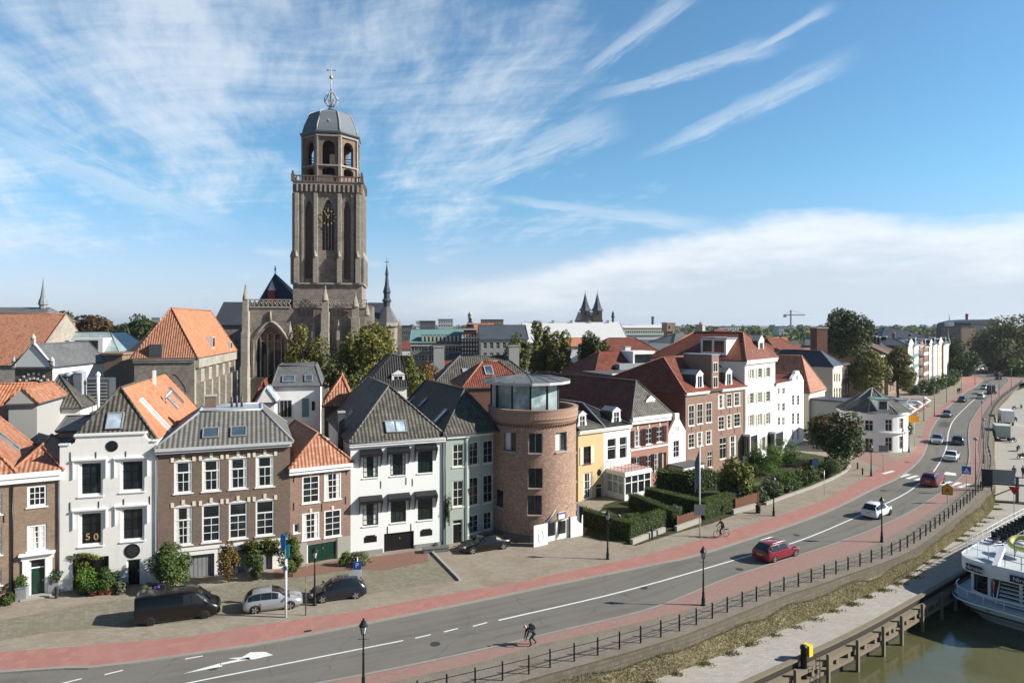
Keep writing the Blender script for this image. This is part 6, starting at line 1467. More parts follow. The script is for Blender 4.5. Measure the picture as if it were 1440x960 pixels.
h=blk('old_house','large house with a long grey tiled roof and two stone chimneys',606,762,546,98,10,13,M['grey_wall'],M['grey_tiles'],'hippar',500,6,680,rm=M['slate_grey'])
h.roof.data.materials[0]=M['grey_tiles']
h.chimney_px(617,488,5.5,1.6,1.2,2.2,m=M['concrete'],pots=0);h.chimney_px(722,487,5.5,1.6,1.2,2.2,m=M['concrete'],pots=0);P=h.rfc[0];h.skylight(654.5,521,.8,.8,0,M['glass_pale'])
h=blk('old_house','house with a dark red roof and lit orange hip just behind the tower pavilion',652,745,545,84,14,9,M['red_brick'],M['red_tiles'],'hippar',508,4,700,rm=M['orange_old'])
h.skylight(687,521,.9,1.6,0,M['glass_blue'],M['lgrey'])
h=blk('brick_house','dark brick wing with pink shuttered windows behind the salmon house roof',862,944,530,99,22,9,M['red_brick'],M['felt'],'flat')
for r_ in((908,533,917,553),(921.5,531.5,931,551)):
 x0,x1,z0,z1=h.rect(*r_);h.part('shutter',MB().box(x0,x1,-.05,-.003,z0,z1),mat('pink_shutter',(.42,.24,.20),.6)if 'pink_shutter' not in bpy.data.materials else bpy.data.materials['pink_shutter'])
h.part('cornice',MB().box(-.3,h.w+.3,-.35,.1,h.ze+.305,h.ze+.5),M['wpaint'])
h=blk('old_house','house with a shadowed maroon roof and a blue zinc roof terrace above the brick wing',836,945,527,108,24,11,M['red_brick'],M['red_tiles'],'hippar',493,5)
k=MB();x,z=h.px(902,512,2);MB().box(x-2.2,x+2.2,1.2,5,z-1.5,z+2.2).build('roof_pavilion',M['wpaint'],h.roof);MB().box(x-1.8,x+1.8,1.15,1.19,z,z+1.7).build('pane',M['glass'],h.roof)
h.part('zinc_flashing',MB().box(h.w*.32,h.w*.9,.2,1.6,h.ze+.05,h.ze+1.6),M['zinc'])
for u,v in((881,488),(917,497)):h.chimney_px(u,v,7,1.1,1.0,3.4,m=M['wpaint'],pots=0)
blk('old_house','house with black and red slopes and white chimneys, under the long pale roof',840,935,500,150,12,12,M['white'],M['red_tiles'],'hippar',475,6)
for(u0,u1,ve,Y,ang,dp,vr,wm,rf,lab)in((1062,1100,497,150,40,14,467,'white','red_tiles','red hipped roof with a white rear gable behind the tall white house'),(1096,1142,500,158,40,12,474,'red_brick','red_tiles','dark red roofed house beside the massive brick stack'),(1010,1062,478,170,30,12,463,'red_brick','red_tiles','maroon roof peeping over the tall white house'),(948,1000,482,180,20,12,468,'white','slate_grey','grey roofed house behind the maroon roofs, near the beige hall'),(1130,1160,508,165,45,10,492,'cream','slate_dark','slate roof just north of the brick stack')):
 blk('old_house',lab,u0,u1,ve,Y,ang,dp,M[wm],M[rf],'hippar',vr,dp/2,rm=M['orange_old']if rf=='red_tiles' else None)
h=blk('town_hall','long hall with a green copper roof, a row of dormers and a golden brown wall',577,656,482,205,4,16,M['church'],M['copper'],'par',463,8,nw=(16,2),ww=1.0,wh=2.0)
mb=MB()
for k in range(11):x=h.w*(.22+.07*k);q=MB().box(x-.4,x+.4,.3,3,h.ze+.3,h.ze+2.6).build('dormer',M['copper'],h.roof);MB().box(x-.28,x+.28,.24,.29,h.ze+.5,h.ze+2.2).build('pane',M['cream'],q)
h.part('gilded_frieze',MB().box(0,h.w,-.12,-.002,h.ze-1.0,h.ze-.4),M['cream'])
p=W(661,505,200);k=thing('gabled_house','tall narrow brick house with white banded scrolled gable and small spire','house',(W(649,0,200).x,200,0),R(3));w_=W(673,0,200).x-W(649,0,200).x;z=lambda v:W(661,v,200).z
mb=MB();mb.box(0,w_,0,12,0,z(475));prof=[(0,475),(0,470),(.12,469),(.12,463),(.28,461),(.28,455),(.40,452),(.40,447),(.60,447),(.60,452),(.72,455),(.72,461),(.88,463),(.88,469),(1,470),(1,475)]
mb.slab([(w_*a,-.02,z(v))for a,v in prof],(0,.6,0));mb.build('wall',M['red_brick'],k);mb=MB()
for r_,v in enumerate((472,478,484,490,496)):
 for i in range(6):mb.box(w_*(i+.15)/6,w_*(i+.6)/6,-.12,-.03,z(v)-.5,z(v)+.3)
for v in(475,463,455):mb.box(w_*(.0 if v>470 else.12 if v>460 else.28),w_*(1 if v>470 else.88 if v>460 else.72),-.2,-.03,z(v)-.15,z(v)+.2)
mb.build('stone_band',M['wpaint'],k);MB().lathe([(.7,z(447)),(.55,z(444)),(.8,z(443)),(.1,z(438))],8,(w_/2,.3,0)).build('spire',M['concrete'],k)
MB().poly([(0,.6,z(475)),(0,12,z(475)),(w_/2,12,z(452)),(w_/2,.6,z(452))]).poly([(w_,.6,z(475)),(w_/2,.6,z(452)),(w_/2,12,z(452)),(w_,12,z(475))]).build('roof',M['orange_tiles'],k)
h=blk('museum','grey stone hall with a long dark blue roof west of the long pale roof',676,742,477,190,6,14,M['grey_wall'],M['slate'],'par',457,7,nw=(7,2),ww=1.0,wh=1.8)
h=blk('long_church_roof','very long whitish roof stretching in front of the twin spires',741,884,482,225,6,26,M['grey_wall'],M['pale_roof'],'par',453.5,12,cat='church')
for k in range(5):h.chimney(h.w*(.12+.19*k),12,h.px(820,455,12)[1],.8,.8,1.0,m=M['concrete'],pots=0)
blk('old_house','orange tiled house below the long pale roof',797,826,487,160,8,8,M['white'],M['orange_tiles'],'par',475,4)
blk('old_house','orange roofed house right behind the scrolled gable',664,694,475,215,4,10,M['red_brick'],M['orange_tiles'],'par',455,5)
h=blk('market_hall','long beige hall with rows of windows behind the pale roof',878,948,461,330,8,24,M['cream'],M['pale_roof'],'par',456.8,12,nw=(22,1),ww=.9,wh=1.2)
blk('flat_hall','low hall with a pale band in front of the long beige hall',884,1000,472,270,10,20,M['pale_roof'],M['copper'],'flat')
k=thing('lift_tower','square concrete tower block on stilts beside the beige hall','tower',W(938,470,240).xy.to_3d(),R(20));z=lambda v:W(940,v,240).z
MB().box(0,3.4,0,3.4,z(466),z(454)).build('head',M['brown_brick'],k);MB().box(-.15,3.55,-.15,3.55,z(454),z(453)).build('cap',M['pale_roof'],k);MB().box(.5,2.9,.5,2.9,0,z(466)).build('shaft',M['dark_brick'],k);MB().box(.6,1.2,-.05,0,z(462),z(458)).build('window',M['glass'],k)
k=thing('twin_spired_church','distant church with two tall slate spires side by side','church',W(831,470,420).xy.to_3d(),R(-2));z=lambda v:W(831,v,420).z;X=lambda u:W(u,0,420).x-k.location.x
for u in(823,840):
 x=X(u);t_=MB().box(x-2.7,x+2.7,-2.7,2.7,0,z(437)).build('tower',M['brown_brick'],k);MB().lathe([(4.0,z(437)),(2.6,z(432.5)),(1.4,z(424)),(.15,z(412))],8,(x,0,0),smooth=False).tube([(x,0,z(412)),(x,0,z(408))],.12,5).build('spire',M['slate'],t_);MB().box(x-.7,x+.7,-2.78,-2.7,z(443),z(439)).build('window',M['black'],t_)
MB().box(X(826),X(837),-2,3,0,z(443)).box(X(812),X(848),3,24,0,z(452)).build('wall',M['brown_brick'],k);MB().poly([(X(811),3,z(452)),(X(815),14,z(438)),(X(846),14,z(438)),(X(849),3,z(452))]).poly([(X(811),3,z(452)),(X(811),25,z(452)),(X(815),14,z(438))]).poly([(X(849),3,z(452)),(X(846),14,z(438)),(X(849),25,z(452))]).poly([(X(811),25,z(452)),(X(849),25,z(452)),(X(846),14,z(438)),(X(815),14,z(438))]).build('roof',M['slate'],k)
def stack(name,label,cat,u,vt,vb,Y,r_,m):
 p=W(u,vt,Y);k=thing(name,label,cat,(p.x,p.y,0));MB().tube([(0,0,0),(0,0,p.z)],[r_*1.15,r_],10).build('shaft',m,k);return k
stack('chimney','thin dark factory chimney above the beige hall','chimney',918,445,458,420,.85,M['dkgrey'])
k=stack('church_turret','tiny dark turret between the twin spires and the beige hall','turret',862,446,455,400,.7,M['slate_dark']);MB().lathe([(1.3,0),(.6,1.5),(.8,2),(.02,4)],8,(0,0,W(862,446,400).z)).build('cap',M['slate_dark'],k)
stack('chimney','plain tall factory chimney beside the brick apartment block','chimney',1360,441,458,520,1.2,M['dkgrey'])
p=W(1112,465,760);k=thing('tower_crane','thin pale tower crane on the horizon near the great round tree','crane',(p.x,p.y,0));z=lambda v:W(1112,v,760).z
MB().box(-.7,.7,-.7,.7,0,z(436)).build('mast',M['lgrey'],k);MB().box(-8,16,-.5,.5,z(443.5),z(442)).build('jib',M['lgrey'],k);MB().box(-8,-5,-.8,.8,z(446),z(443.5)).build('counterweight',M['mgrey'],k);MB().tube([(-7,0,z(442)),(0,0,z(436)),(15,0,z(442))],.15,4).build('tie',M['mgrey'],k)
hs=[('white_townhouse','far white row house with green balconies at the street bend',1277,1286,550,'white','slate','front',0),('white_townhouse','far white gabled row house next to the one with green balconies',1286,1293,547,'bright','slate_grey','man',None),('brick_house','far brown brick row house with white balconies',1293,1300,544,'pink_brick','slate_dark','front',1),('brick_house','narrow far brick row house with a dark mansard roof',1300,1306.5,541.5,'brown_brick','slate_dark','man',None),('white_townhouse','far pale row house with a pointed gable, fifth from the bend',1306.5,1313,539,'white','slate_grey','front',None),('white_townhouse','far white row house with a steep dark mansard, sixth from the bend',1313,1319.5,537,'bright','slate_dark','man',None),('brick_house','far cream row house beside the turreted corner house',1319.5,1327,534.5,'cream','slate','front',None),('corner_house','far white corner house with a thin turret ending the row',1327,1336,532,'white','slate_dark','man',None)]
for i,(nm,lab,u0,u1,v0,wm,rf,kd,bal)in enumerate(hs):
 ve=486-.05*(u0-1277)+random.uniform(-2.5,2.5);h=hse(nm,lab,u0,v0,u1,52,11,ve,3 if kd=='man' else 5,ve-(9 if kd=='man' else 12),M[wm],M[rf],kd,(3,4),1.15,2.1,frame=M['lgrey'],side=M[random.choice(['white','pink_brick','brown_brick'])])
 if kd=='front':MB().slab([(0,-.03,h.ze),(h.w,-.03,h.ze),(h.w/2,-.03,h.px((u0+u1)/2,ve-12,5)[1])],(0,.1,0)).build('gable',M[wm],h.root)
 if kd=='man':h.dormer(h.w/2,.35,h.ze+.5,1.5,1.7,2)
 if i%3==1:h.chimney(h.w*.8,7,h.ze+2,.8,.8,1.8,m=M['red_brick'])
 if bal is not None:
  for k in range(3):zz=3.6+3.2*k;h.part('balcony',MB().box(.4,h.w-.4,-1.2,-.02,zz,zz+.12).box(.4,h.w-.4,-1.2,-1.14,zz+.12,zz+1.0),M['copper']if bal==0 else M['wpaint'])
 if i==7:MB().lathe([(1.0,0),(1.05,.2),(.25,2.4),(.12,5),(.02,6.5)],8,(h.w-.6,.6,h.ze)).build('turret',M['lead'],h.roof)
for(lab,u0,u1,v0,ve,vr)in(('brown roofed house showing over two street trees',1232,1250,560,500,481),('second brown roofed house with square black chimneys',1249,1264,556,498,480),('third brown roofed house just before the far white row',1263,1277,552,497,480)):
 h=hse('brick_house',lab,u0,v0,u1,50,13,ve,6,vr,M['brown_brick'],M['brown_tiles'],'par',(3,3),1.1,1.8)
 for k in range(2):h.chimney(h.w*(.2+.6*k),6,h.px((u0+u1)/2,vr,6)[1],1.5,1.3,2.0,m=M['black'],pots=0,cap=M['wpaint'])
h=blk('school','long dark blue roofed building far behind the row houses',1240,1312,476,360,6,18,M['grey_wall'],M['slate_dark'],'hippar',466,9,nw=(16,1),ww=1.2,wh=1.6)
blk('school','upper dark hipped roof rising behind the long dark blue roof',1243,1276,467,380,6,14,M['slate_dark'],M['slate_dark'],'hippar',460,7)
h=blk('apartment_block','brick apartment block with a blank end wall at the end of the street',1352,1372,459.5,330,12,12,M['dark_brick'],M['felt'],'flat',nw=(5,5),ww=1.6,wh=1.6,frame=M['lgrey'],plane='L')
h=blk('concert_hall','big dark angular hall behind the apartment block and river trees',1366,1400,456,430,14,26,M['slate_dark'],M['slate_dark'],'flat');h.part('raised_roof',MB().slab([(0,0,h.ze+.31),(h.w,0,h.ze+.31),(h.w,0,h.ze+3.2),(h.w*.42,0,h.ze+2.6),(0,0,h.ze+1.0)],(0,25,0)),M['slate_dark'])
k=thing('roof_tower','small pale rooftop tower with an antenna above the apartment block','tower',W(1335,459,345).xy.to_3d());z=lambda v:W(1335,v,345).z
MB().box(-1.5,1.5,-1.5,1.5,0,z(452)).build('shaft',M['lgrey'],k);MB().tube([(0,0,z(452)),(0,0,z(441))],[.25,.08],6).build('antenna',M['mgrey'],k)
k=thing('bridge','pale road bridge deck crossing behind the end of the street','bridge',W(1362,495,330).xy.to_3d(),R(-4));MB().box(-3,60,0,9,5.2,6.6).build('deck',M['concrete'],k)
for x in(4,22,40):MB().box(x,x+1.5,1,8,0,5.19).build('pier',M['concrete'],k)
mb=MB();[mb.box(-3+3*i,-2.85+3*i,.05,.2,6.6,7.6)for i in range(21)];mb.box(-3,60,.05,.2,7.5,7.6);mb.build('railing',M['steel'],k)
blk('shop_building','white gabled building under the bridge at the end of the road',1371,1384,510,300,20,12,M['bright'],M['lead'],'front',499,0)
# the mass of roofs further off, each a house of its own
random.seed(21)
RK=[('red_tiles','red_brick','dark red'),('orange_old','brown_brick','weathered orange'),('grey_tiles','white','grey tiled'),('slate_dark','pink_brick','black slate'),('orange_tiles','white','bright orange'),('slate','cream','blue slate'),('red_tiles','white','dark red tiled white walled')]
taken=[(o.location.x,o.location.y)for o in bpy.data.objects if o.parent is None and o.get('category')]
placed=[];tries=0
def clear(x,y,r_):
 return all((x-a)**2+(y-b)**2>(r_)**2 for a,b in placed)
while len(placed)<112 and tries<6000:
 tries+=1;Y=105*math.exp(random.random()*1.62);u=random.uniform(-40,1330);x=(u-HU)/FPX*Y
 if Y<175 and 150<u<640:continue
 if Y<250 and u>1170:continue
 if Y<150 and u>930:continue
 if Y<125 and 600<u:continue
 if Y<240 and 640<u<960 and Y>170:continue
 if u>1225 and Y<400:continue
 if 800<u<860 and 300<Y<440:continue
 if u<60 and 105<Y<210:continue
 if not clear(x,Y,10+Y*.022):continue
 placed.append((x,Y));i=random.randrange(len(RK));rf,wm,nm=RK[i];far=Y>240
 e=random.uniform(5.5,8.5)if not far else random.uniform(6,10);wd=random.uniform(7,13);dp=random.uniform(8,12);rz=random.choice([8,98,20,100,-6,12])
 h=House('row_house',('%s roof in the crowded town beyond the church' if not far else '%s roof far off towards the horizon')%nm,'house',(x,Y),None,dp,rz,wd,group=('%s roofs of the old town' if not far else '%s roofs near the horizon')%nm)
 if not far and random.random()<.8:simple_windows(h,'F',.5,wd-.5,[e-2.4],random.choice([2,3]),1.0,1.5,sill=False)
 rh=random.uniform(3.0,4.8);par=random.random()<.6
 h.shell(e,M[wm],gable='sides' if par else 'front',zr=e+rh-.05)
 if par:h.ridge(e+.03,(-.25,dp/2),(wd+.25,dp/2),e+rh,M[rf])
 else:h.ridge(e+.03,(wd/2,-.25),(wd/2,dp+.25),e+rh,M[rf])
 if random.random()<.7 and not far:h.chimney(wd*random.uniform(.25,.75),dp/2+.3,e+rh-.3,.9,.8,random.uniform(.9,1.6),m=random.choice([M['red_brick'],M['wpaint'],M['dkgrey']]))
for i,(u0,u1,vt,Y,wm,lab)in enumerate(((585,598,452,620,'wpaint','tiny white office block west of the town hall on the skyline'),(616,637,449,520,'pale_roof','white block of flats rising left of the scrolled gable'),(677,708,449.5,480,'pink_brick','pink flat topped block above the dark blue roof'),(541,556,455,600,'lgrey','pale low block beside the church apse'),(213,225,447,700,'lgrey','pale block between the round trees and the orange chapel'),(1020,1042,459,560,'wpaint','whitish low block behind the red roofs'),(1196-100,1112,459,640,'lgrey','grey flats beneath the crane'),(560,580,458,420,'slate_grey','grey hall between apse and town hall'),(590,612,451.5,430,'slate_grey','dark gabled block left of the white flats'))):
 blk('tower_block',lab,u0,u1,vt,Y,5,12,M[wm],M['felt'],'flat',nw=(6,2),ww=1.2,wh=1.4,cat='building')
 # trees, shrubs, hedges
rng=np.random.default_rng(5)
def unit(n):
 v=rng.normal(size=(n,3));return v/np.linalg.norm(v,axis=1)[:,None]
def leaf_quads(P,Nrm,size,aspect=.62):
 "one small folded-out leaf card at every point, turned roughly to its normal"
 n=len(P);a=Nrm+rng.normal(scale=.55,size=(n,3));a/=np.linalg.norm(a,axis=1)[:,None]
 t=np.cross(a,unit(n));t/=np.linalg.norm(t,axis=1)[:,None]+1e-9;b=np.cross(a,t)
 s=(size*(.6+.8*rng.random(n)))[:,None];t*=s;b*=s*aspect
 return np.stack([P-t,P-b*.9,P+t,P+b*.9],1)
def crown_pts(n,rx,ry,rz,lobes=26,lr=.36,flat=.0,holes=.0):
 "points gathered in many uneven lobes inside an ellipsoid"
 c=unit(lobes)*(.45+.42*rng.random(lobes))[:,None];c[:,2]=np.where(c[:,2]<-.55,-.55+.2*rng.random(lobes),c[:,2]);r=lr*(.55+.8*rng.random(lobes))
 w=r**2;k=rng.choice(lobes,n,p=w/w.sum());d=unit(n);rad=r[k]*(.62+.43*rng.random(n));
 P=c[k]+d*rad[:,None];N=d*.8+c[k]*.5+np.array([0,0,.35]);N/=np.linalg.norm(N,axis=1)[:,None]
 return P*np.array([rx,ry,rz]),N
def foliage(name,n,rx,ry,rz,size,m,parent=None,loc=(0,0,0),lobes=26,lr=.36,m2=None,f2=None,zmin=None):
 P,Nn=crown_pts(n,rx,ry,rz,lobes,lr)
 if zmin is not None:k=P[:,2]>zmin;P,Nn=P[k],Nn[k]
 v=leaf_quads(P,Nn,size);mi=None
 if m2 is not None:mi=(f2(P)if f2 else rng.random(len(P))<.3).astype(int)
 o=tri_mesh(name,v,[m,m2]if m2 is not None else m,mi);o.location=loc
 if parent is not None:o.parent=parent
 return o
def tree(label,base,h,r,m,n=5000,leaf=.28,lobes=28,rz=None,crown_z=None,group=None,m2=None,f2=None,lr=.36,name='tree',ry=None,tr=None):
 rz=rz or h*.38;cz=crown_z or h-rz*.97;t=thing(name,label,'tree',(base[0],base[1],0),rng.random()*6,group);tr=tr or h*.022
 mb=MB();top=cz+rz*.25;lean=rng.normal(scale=.25,size=2)
 mb.tube([(0,0,-.1),(lean[0]*.3,lean[1]*.3,h*.25),(lean[0],lean[1],top)],[tr*1.35,tr,tr*.35],8)
 for k in range(7):
  a=rng.random()*6.28;z0=cz-rz*.75+rng.random()*rz*.9;q=(.55+.3*rng.random());x0,y0=lean[0]*.7,lean[1]*.7
  mb.tube([(x0,y0,z0-.6),(x0+math.cos(a)*r*q*.5,y0+math.sin(a)*r*q*.5,z0+rz*.18),(x0+math.cos(a)*r*q,y0+math.sin(a)*r*q,z0+rz*.45)],[tr*.5,tr*.33,tr*.1],5)
 mb.build('trunk',M['bark'],t)
 foliage('crown',n,r,ry or r,rz,leaf,m,t,(0,0,cz),lobes,lr,m2,f2);return t
def tpx(label,u,vt,vb,wpx,Y,m,n=5000,leaf=.28,**k):
 "tree from its crown in the photo: column, top and bottom row of the crown, width, distance"
 top,bot=W(u,vt,Y),W(u,vb,Y);r=wpx/2/FPX*Y;rz=(top.z-bot.z)/2
 return tree(label,(top.x,top.y),top.z,r,m,n,leaf,rz=rz,crown_z=(top.z+bot.z)/2,**k)
tpx('olive green tree with an open crown before the great gothic window',427,456,548,66,112,M['leaf_olive'],5200,.26,m2=M['leaf_yellow'])
tpx('broad yellowing tree in front of the church tower foot',521,453,545,88,108,M['leaf_yellow'],7200,.27,m2=M['leaf_olive'],lobes=36)
tpx('low yellowing tree tucked between the two church trees',480,500,552,60,104,M['leaf_dark'],3000,.26,m2=M['leaf_olive'])
tpx('slim autumn tree with yellow green leaves behind the pyramid roof',578,500,566,46,91,M['leaf_yellow'],2800,.2,m2=M['leaf_mid'],lr=.3)
tpx('small orange leaved autumn tree beside the long grey roof',602,503,550,26,93,M['leaf_orange'],1300,.17,m2=M['leaf_yellow'],lr=.3)
tpx('tall olive tree, middle one of the three behind the tower pavilion',760,456,530,40,130,M['leaf_olive'],4800,.30,m2=M['leaf_yellow'])
tpx('dark olive tree west of the tall middle one behind the pavilion',730,471,525,46,124,M['leaf_olive'],3600,.28,m2=M['leaf_dark'])
tpx('rounder olive tree east of the tall middle one behind the pavilion',786,466,530,38,127,M['leaf_olive'],3800,.28,m2=M['leaf_yellow'])
tpx('dark green tree standing alone behind the maroon roof ridge',836,470,530,46,127,M['leaf_dark'],4800,.28,m2=M['leaf_olive'])
tpx('great round dark tree towering beside the massive brick stack',1191,435,512,78,190,M['leaf_dark'],11000,.42,m2=M['leaf_olive'],f2=lambda P:rng.random(len(P))<.18,lobes=52,lr=.3)
tpx('olive street tree just behind the round white corner house',1223,488,560,58,150,M['leaf_olive'],5600,.34,m2=M['leaf_yellow'],lobes=34)
tpx('dark street tree before the far white row houses',1263,491,552,42,162,M['leaf_olive'],4400,.34,m2=M['leaf_olive'])
tpx('dense dark tree with a rusty top in front of the cream house',1174,577,653,78,98,M['leaf_dark'],8600,.24,m2=M['leaf_rust'],f2=lambda P:(P[:,2]>1.4)&(rng.random(len(P))<.35),lobes=44,lr=.32)
tpx('huge dark tree by the river at the far road bend',1418,446,540,92,285,M['leaf_dark'],9500,.62,m2=M['leaf_olive'],f2=lambda P:P[:,0]+P[:,2]*.6>3,lobes=46)
tpx('pale green tree in front of the huge dark river tree',1436,505,548,44,262,M['leaf_mid'],2600,.5,m2=M['leaf_olive'])
tpx('dark tree at the end of the white row houses',1345,478,530,40,268,M['leaf_dark'],4200,.5,m2=M['leaf_olive'])
tpx('smaller dark tree next to the bridge',1362,492,532,26,262,M['leaf_dark'],2200,.45,m2=M['leaf_mid'])
tpx('pale green round tree by the spire at the western edge',66,448,478,40,240,M['leaf_mid'],2600,.5)
tpx('bluish green round tree behind the turquoise roof',92,439,478,36,270,M['leaf_dark'],2800,.55)
tpx('rusty brown tree behind the turquoise roof',128,444,480,56,235,M['leaf_rust'],4200,.5,m2=M['leaf_dark'])
tpx('wide dark tree just west of the orange chapel roof',191,441,480,60,240,M['leaf_dark'],4600,.5,m2=M['leaf_rust'],f2=lambda P:rng.random(len(P))<.12)
tpx('yellowish garden tree behind the clipped hedges',1036,640,702,52,79,M['leaf_yellow'],4200,.17,m2=M['leaf_mid'],lobes=34,lr=.3)
random.seed(4)
protos=[tree('p',(0,0),12,3.6,M[a],1900,.42,m2=M[b])for a,b in(('leaf_dark','leaf_olive'),('leaf_mid','leaf_dark'),('leaf_olive','leaf_rust'))]
first=[True]*3;cnt=0;tries=0
kids={}
for q in bpy.data.objects:
 if q.parent:kids.setdefault(q.parent.name,[]).append(q)
labs=['dark green tree among the far roofs of the town','mid green tree among the far roofs of the town','rust tinged olive tree among the far roofs of the town']
while cnt<44 and tries<3000:
 tries+=1;Y=160*math.exp(random.random()*1.35);u=random.uniform(-20,1400);x=(u-HU)/FPX*Y
 if Y<205 and 130<u<720:continue
 if 640<u<960 and Y<330:continue
 if u>1150 and Y<290:continue
 if not clear(x+3,Y+3,9):continue
 placed.append((x,Y));i=random.randrange(3);p=protos[i]
 o=p if first[i]else copy_tree(p,None,kids);first[i]=False
 o.location=(x,Y,0);o.rotation_euler.z=random.random()*6;s=random.uniform(.75,1.2);o.scale=(s,s,s)
 o['label']=labs[i];o['group']=['dark','mid green','rusty'][i]+' trees among the roofs';cnt+=1
P_=[];N_=[]
for k in range(1500):
 Y=480*math.exp(rng.random()*1.5);u=rng.uniform(-250,1700);x=(u-HU)/FPX*Y;r_=rng.uniform(4,9);h_=rng.uniform(9,17)*(1.0 if Y<900 else 1.15)
 d=unit(26);d[:,2]=np.abs(d[:,2]);P_.append(np.array([x,Y,h_*.45])+d*np.array([r_,r_,h_*.55]));N_.append(d)
v=leaf_quads(np.vstack(P_),np.vstack(N_),2.3,.8);kind(tri_mesh('treeline',v,[M['leaf_olive'],M['leaf_dark'],M['leaf_mid']],rng.integers(0,3,len(v))),'stuff')
# shrubs and climbers
def shrub(name,label,u,vt,vb,wpx,m,n=1500,leaf=.13,m2=None,cat='shrub',group=None,depth=None,lobes=20,lr=.38,f2=None,lift=0.0,vg=None):
 "a bush standing on the ground under its lowest row"
 g=G(u,vg or vb);h_=(vb-vt)/FPX*g.y*1.0;lift=W(u,vb,g.y).z if vg else lift;r=wpx/2/FPX*g.y;t=thing(name,label,cat,(g.x,g.y+(0 if vg else(depth or r)*.6),lift),0,group)
 MB().tube([(0,0,-.05),(.05,.03,h_*.5)],[.06,.03],6).build('stem',M['bark'],t)
 foliage('foliage',int(n*1.8),r,depth or r,h_*.52,leaf*.66,m,t,(0,0,h_*.52),lobes,lr,m2,f2);return t
shrub('laurel_bush','big rounded glossy green bush at the corner of the wide brown house',235,771,834,54,M['leaf_mid'],3600,.15,M['leaf_dark'],lobes=30)
shrub('climber','rusty brown climber between the two basement garages',319,768,822,33,M['leaf_rust'],1900,.12,M['leaf_olive'],'climber',depth=.7)
shrub('climber','yellow green creeper arching over the second basement garage',366,757,782,66,M['leaf_yellow'],1900,.13,M['leaf_mid'],'climber',depth=.5,vg=806)
shrub('climber','dense green climber left of the green garage door',408,757,815,38,M['leaf_mid'],2400,.13,M['leaf_olive'],'climber',depth=.8)
shrub('climber','sprawling green bush under the yellow creeper',358,776,818,30,M['leaf_dark'],1500,.12,M['leaf_mid'],'climber',depth=.6)
shrub('climber','yellowing vine trained over the arched doorway of the white parapet house',118,774,796,62,M['leaf_yellow'],1500,.12,M['leaf_mid'],'climber',depth=.5,vg=829)
shrub('climber','yellowing vine hanging down the corner of the white parapet house',95,778,822,18,M['leaf_yellow'],900,.12,M['leaf_mid'],'climber',depth=.4)
shrub('fern_bush','feathery green bush in front of the vine covered doorway',118,800,838,40,M['leaf_lime'],1800,.12,M['leaf_mid'])
shrub('fern_bush','darker feathery bush next to the black front door of the white house',145,800,834,30,M['leaf_mid'],1300,.12,M['leaf_dark'])
shrub('flower_bush','pale grey green flowering bush by the white house doorstep',166,818,838,22,M['leaf_grey'],900,.10)
shrub('flower_bush','pale bush at the foot of the rounded laurel',205,822,838,22,M['leaf_grey'],800,.10)
shrub('flower_bush','violet blue flowers at the foot of the rounded laurel',220,824,838,12,mat('violet_petals',(.10,.06,.32),.7),420,.08)
shrub('ivy','ivy clump at the foot of the brown brick house',7,833,853,20,M['leaf_dark'],900,.10,M['leaf_mid'],'ivy')
shrub('flower_bush','yellow green herb bush right of the green garage door',484,776,798,16,M['leaf_lime'],700,.10,M['leaf_yellow'])
shrub('flower_bush','dry grass tufts in the white house flower bed',505,780,799,34,M['leaf_grey'],900,.11,M['leaf_yellow'])
shrub('climber','thin climbing rose on the sage green wall',631.5,697,738,9,M['leaf_mid'],420,.10,M['leaf_dark'],'climber',depth=.25,vg=767)
shrub('flower_bush','small green shrub in the stone trough by the awning house',612,764,775,14,M['leaf_mid'],420,.09)
def pot(label,u,v,r,h_,m,leafm,square=False,plant=.5):
 g=G(u,v);t=thing('plant_pot',label,'plant pot',(g.x,g.y+.3,0),R(19))
 if square:MB().box(-r,r,-r,r,0,h_).box(-r-.04,r+.04,-r-.04,r+.04,h_,h_+.06).build('pot',m,t)
 else:MB().lathe([(r*.7,0),(r,h_),(r*1.1,h_),(r*1.1,h_+.08),(r*.9,h_+.08),(.02,h_)],14).build('pot',m,t)
 foliage('plant',260,plant,plant,plant,.09,leafm,t,(0,0,h_+plant*.7),10,.45)
pot('grey square planter left of the black front door',27,846,.33,.95,M['mgrey'],M['leaf_mid'],True)
pot('grey square planter right of the black front door',73,836.5,.33,.95,M['mgrey'],M['leaf_dark'],True)
M['terracotta']=mat('terracotta',(.30,.12,.06),.8)
for u,v,lab in((128,840,'terracotta pot under the feathery bush, western one'),(141,839,'terracotta pot under the feathery bush, eastern one'),(150,838.5,'large brown pot beside the pale flowering bush')):pot(lab,u,v,.28,.45,M['terracotta'],M['leaf_mid'])
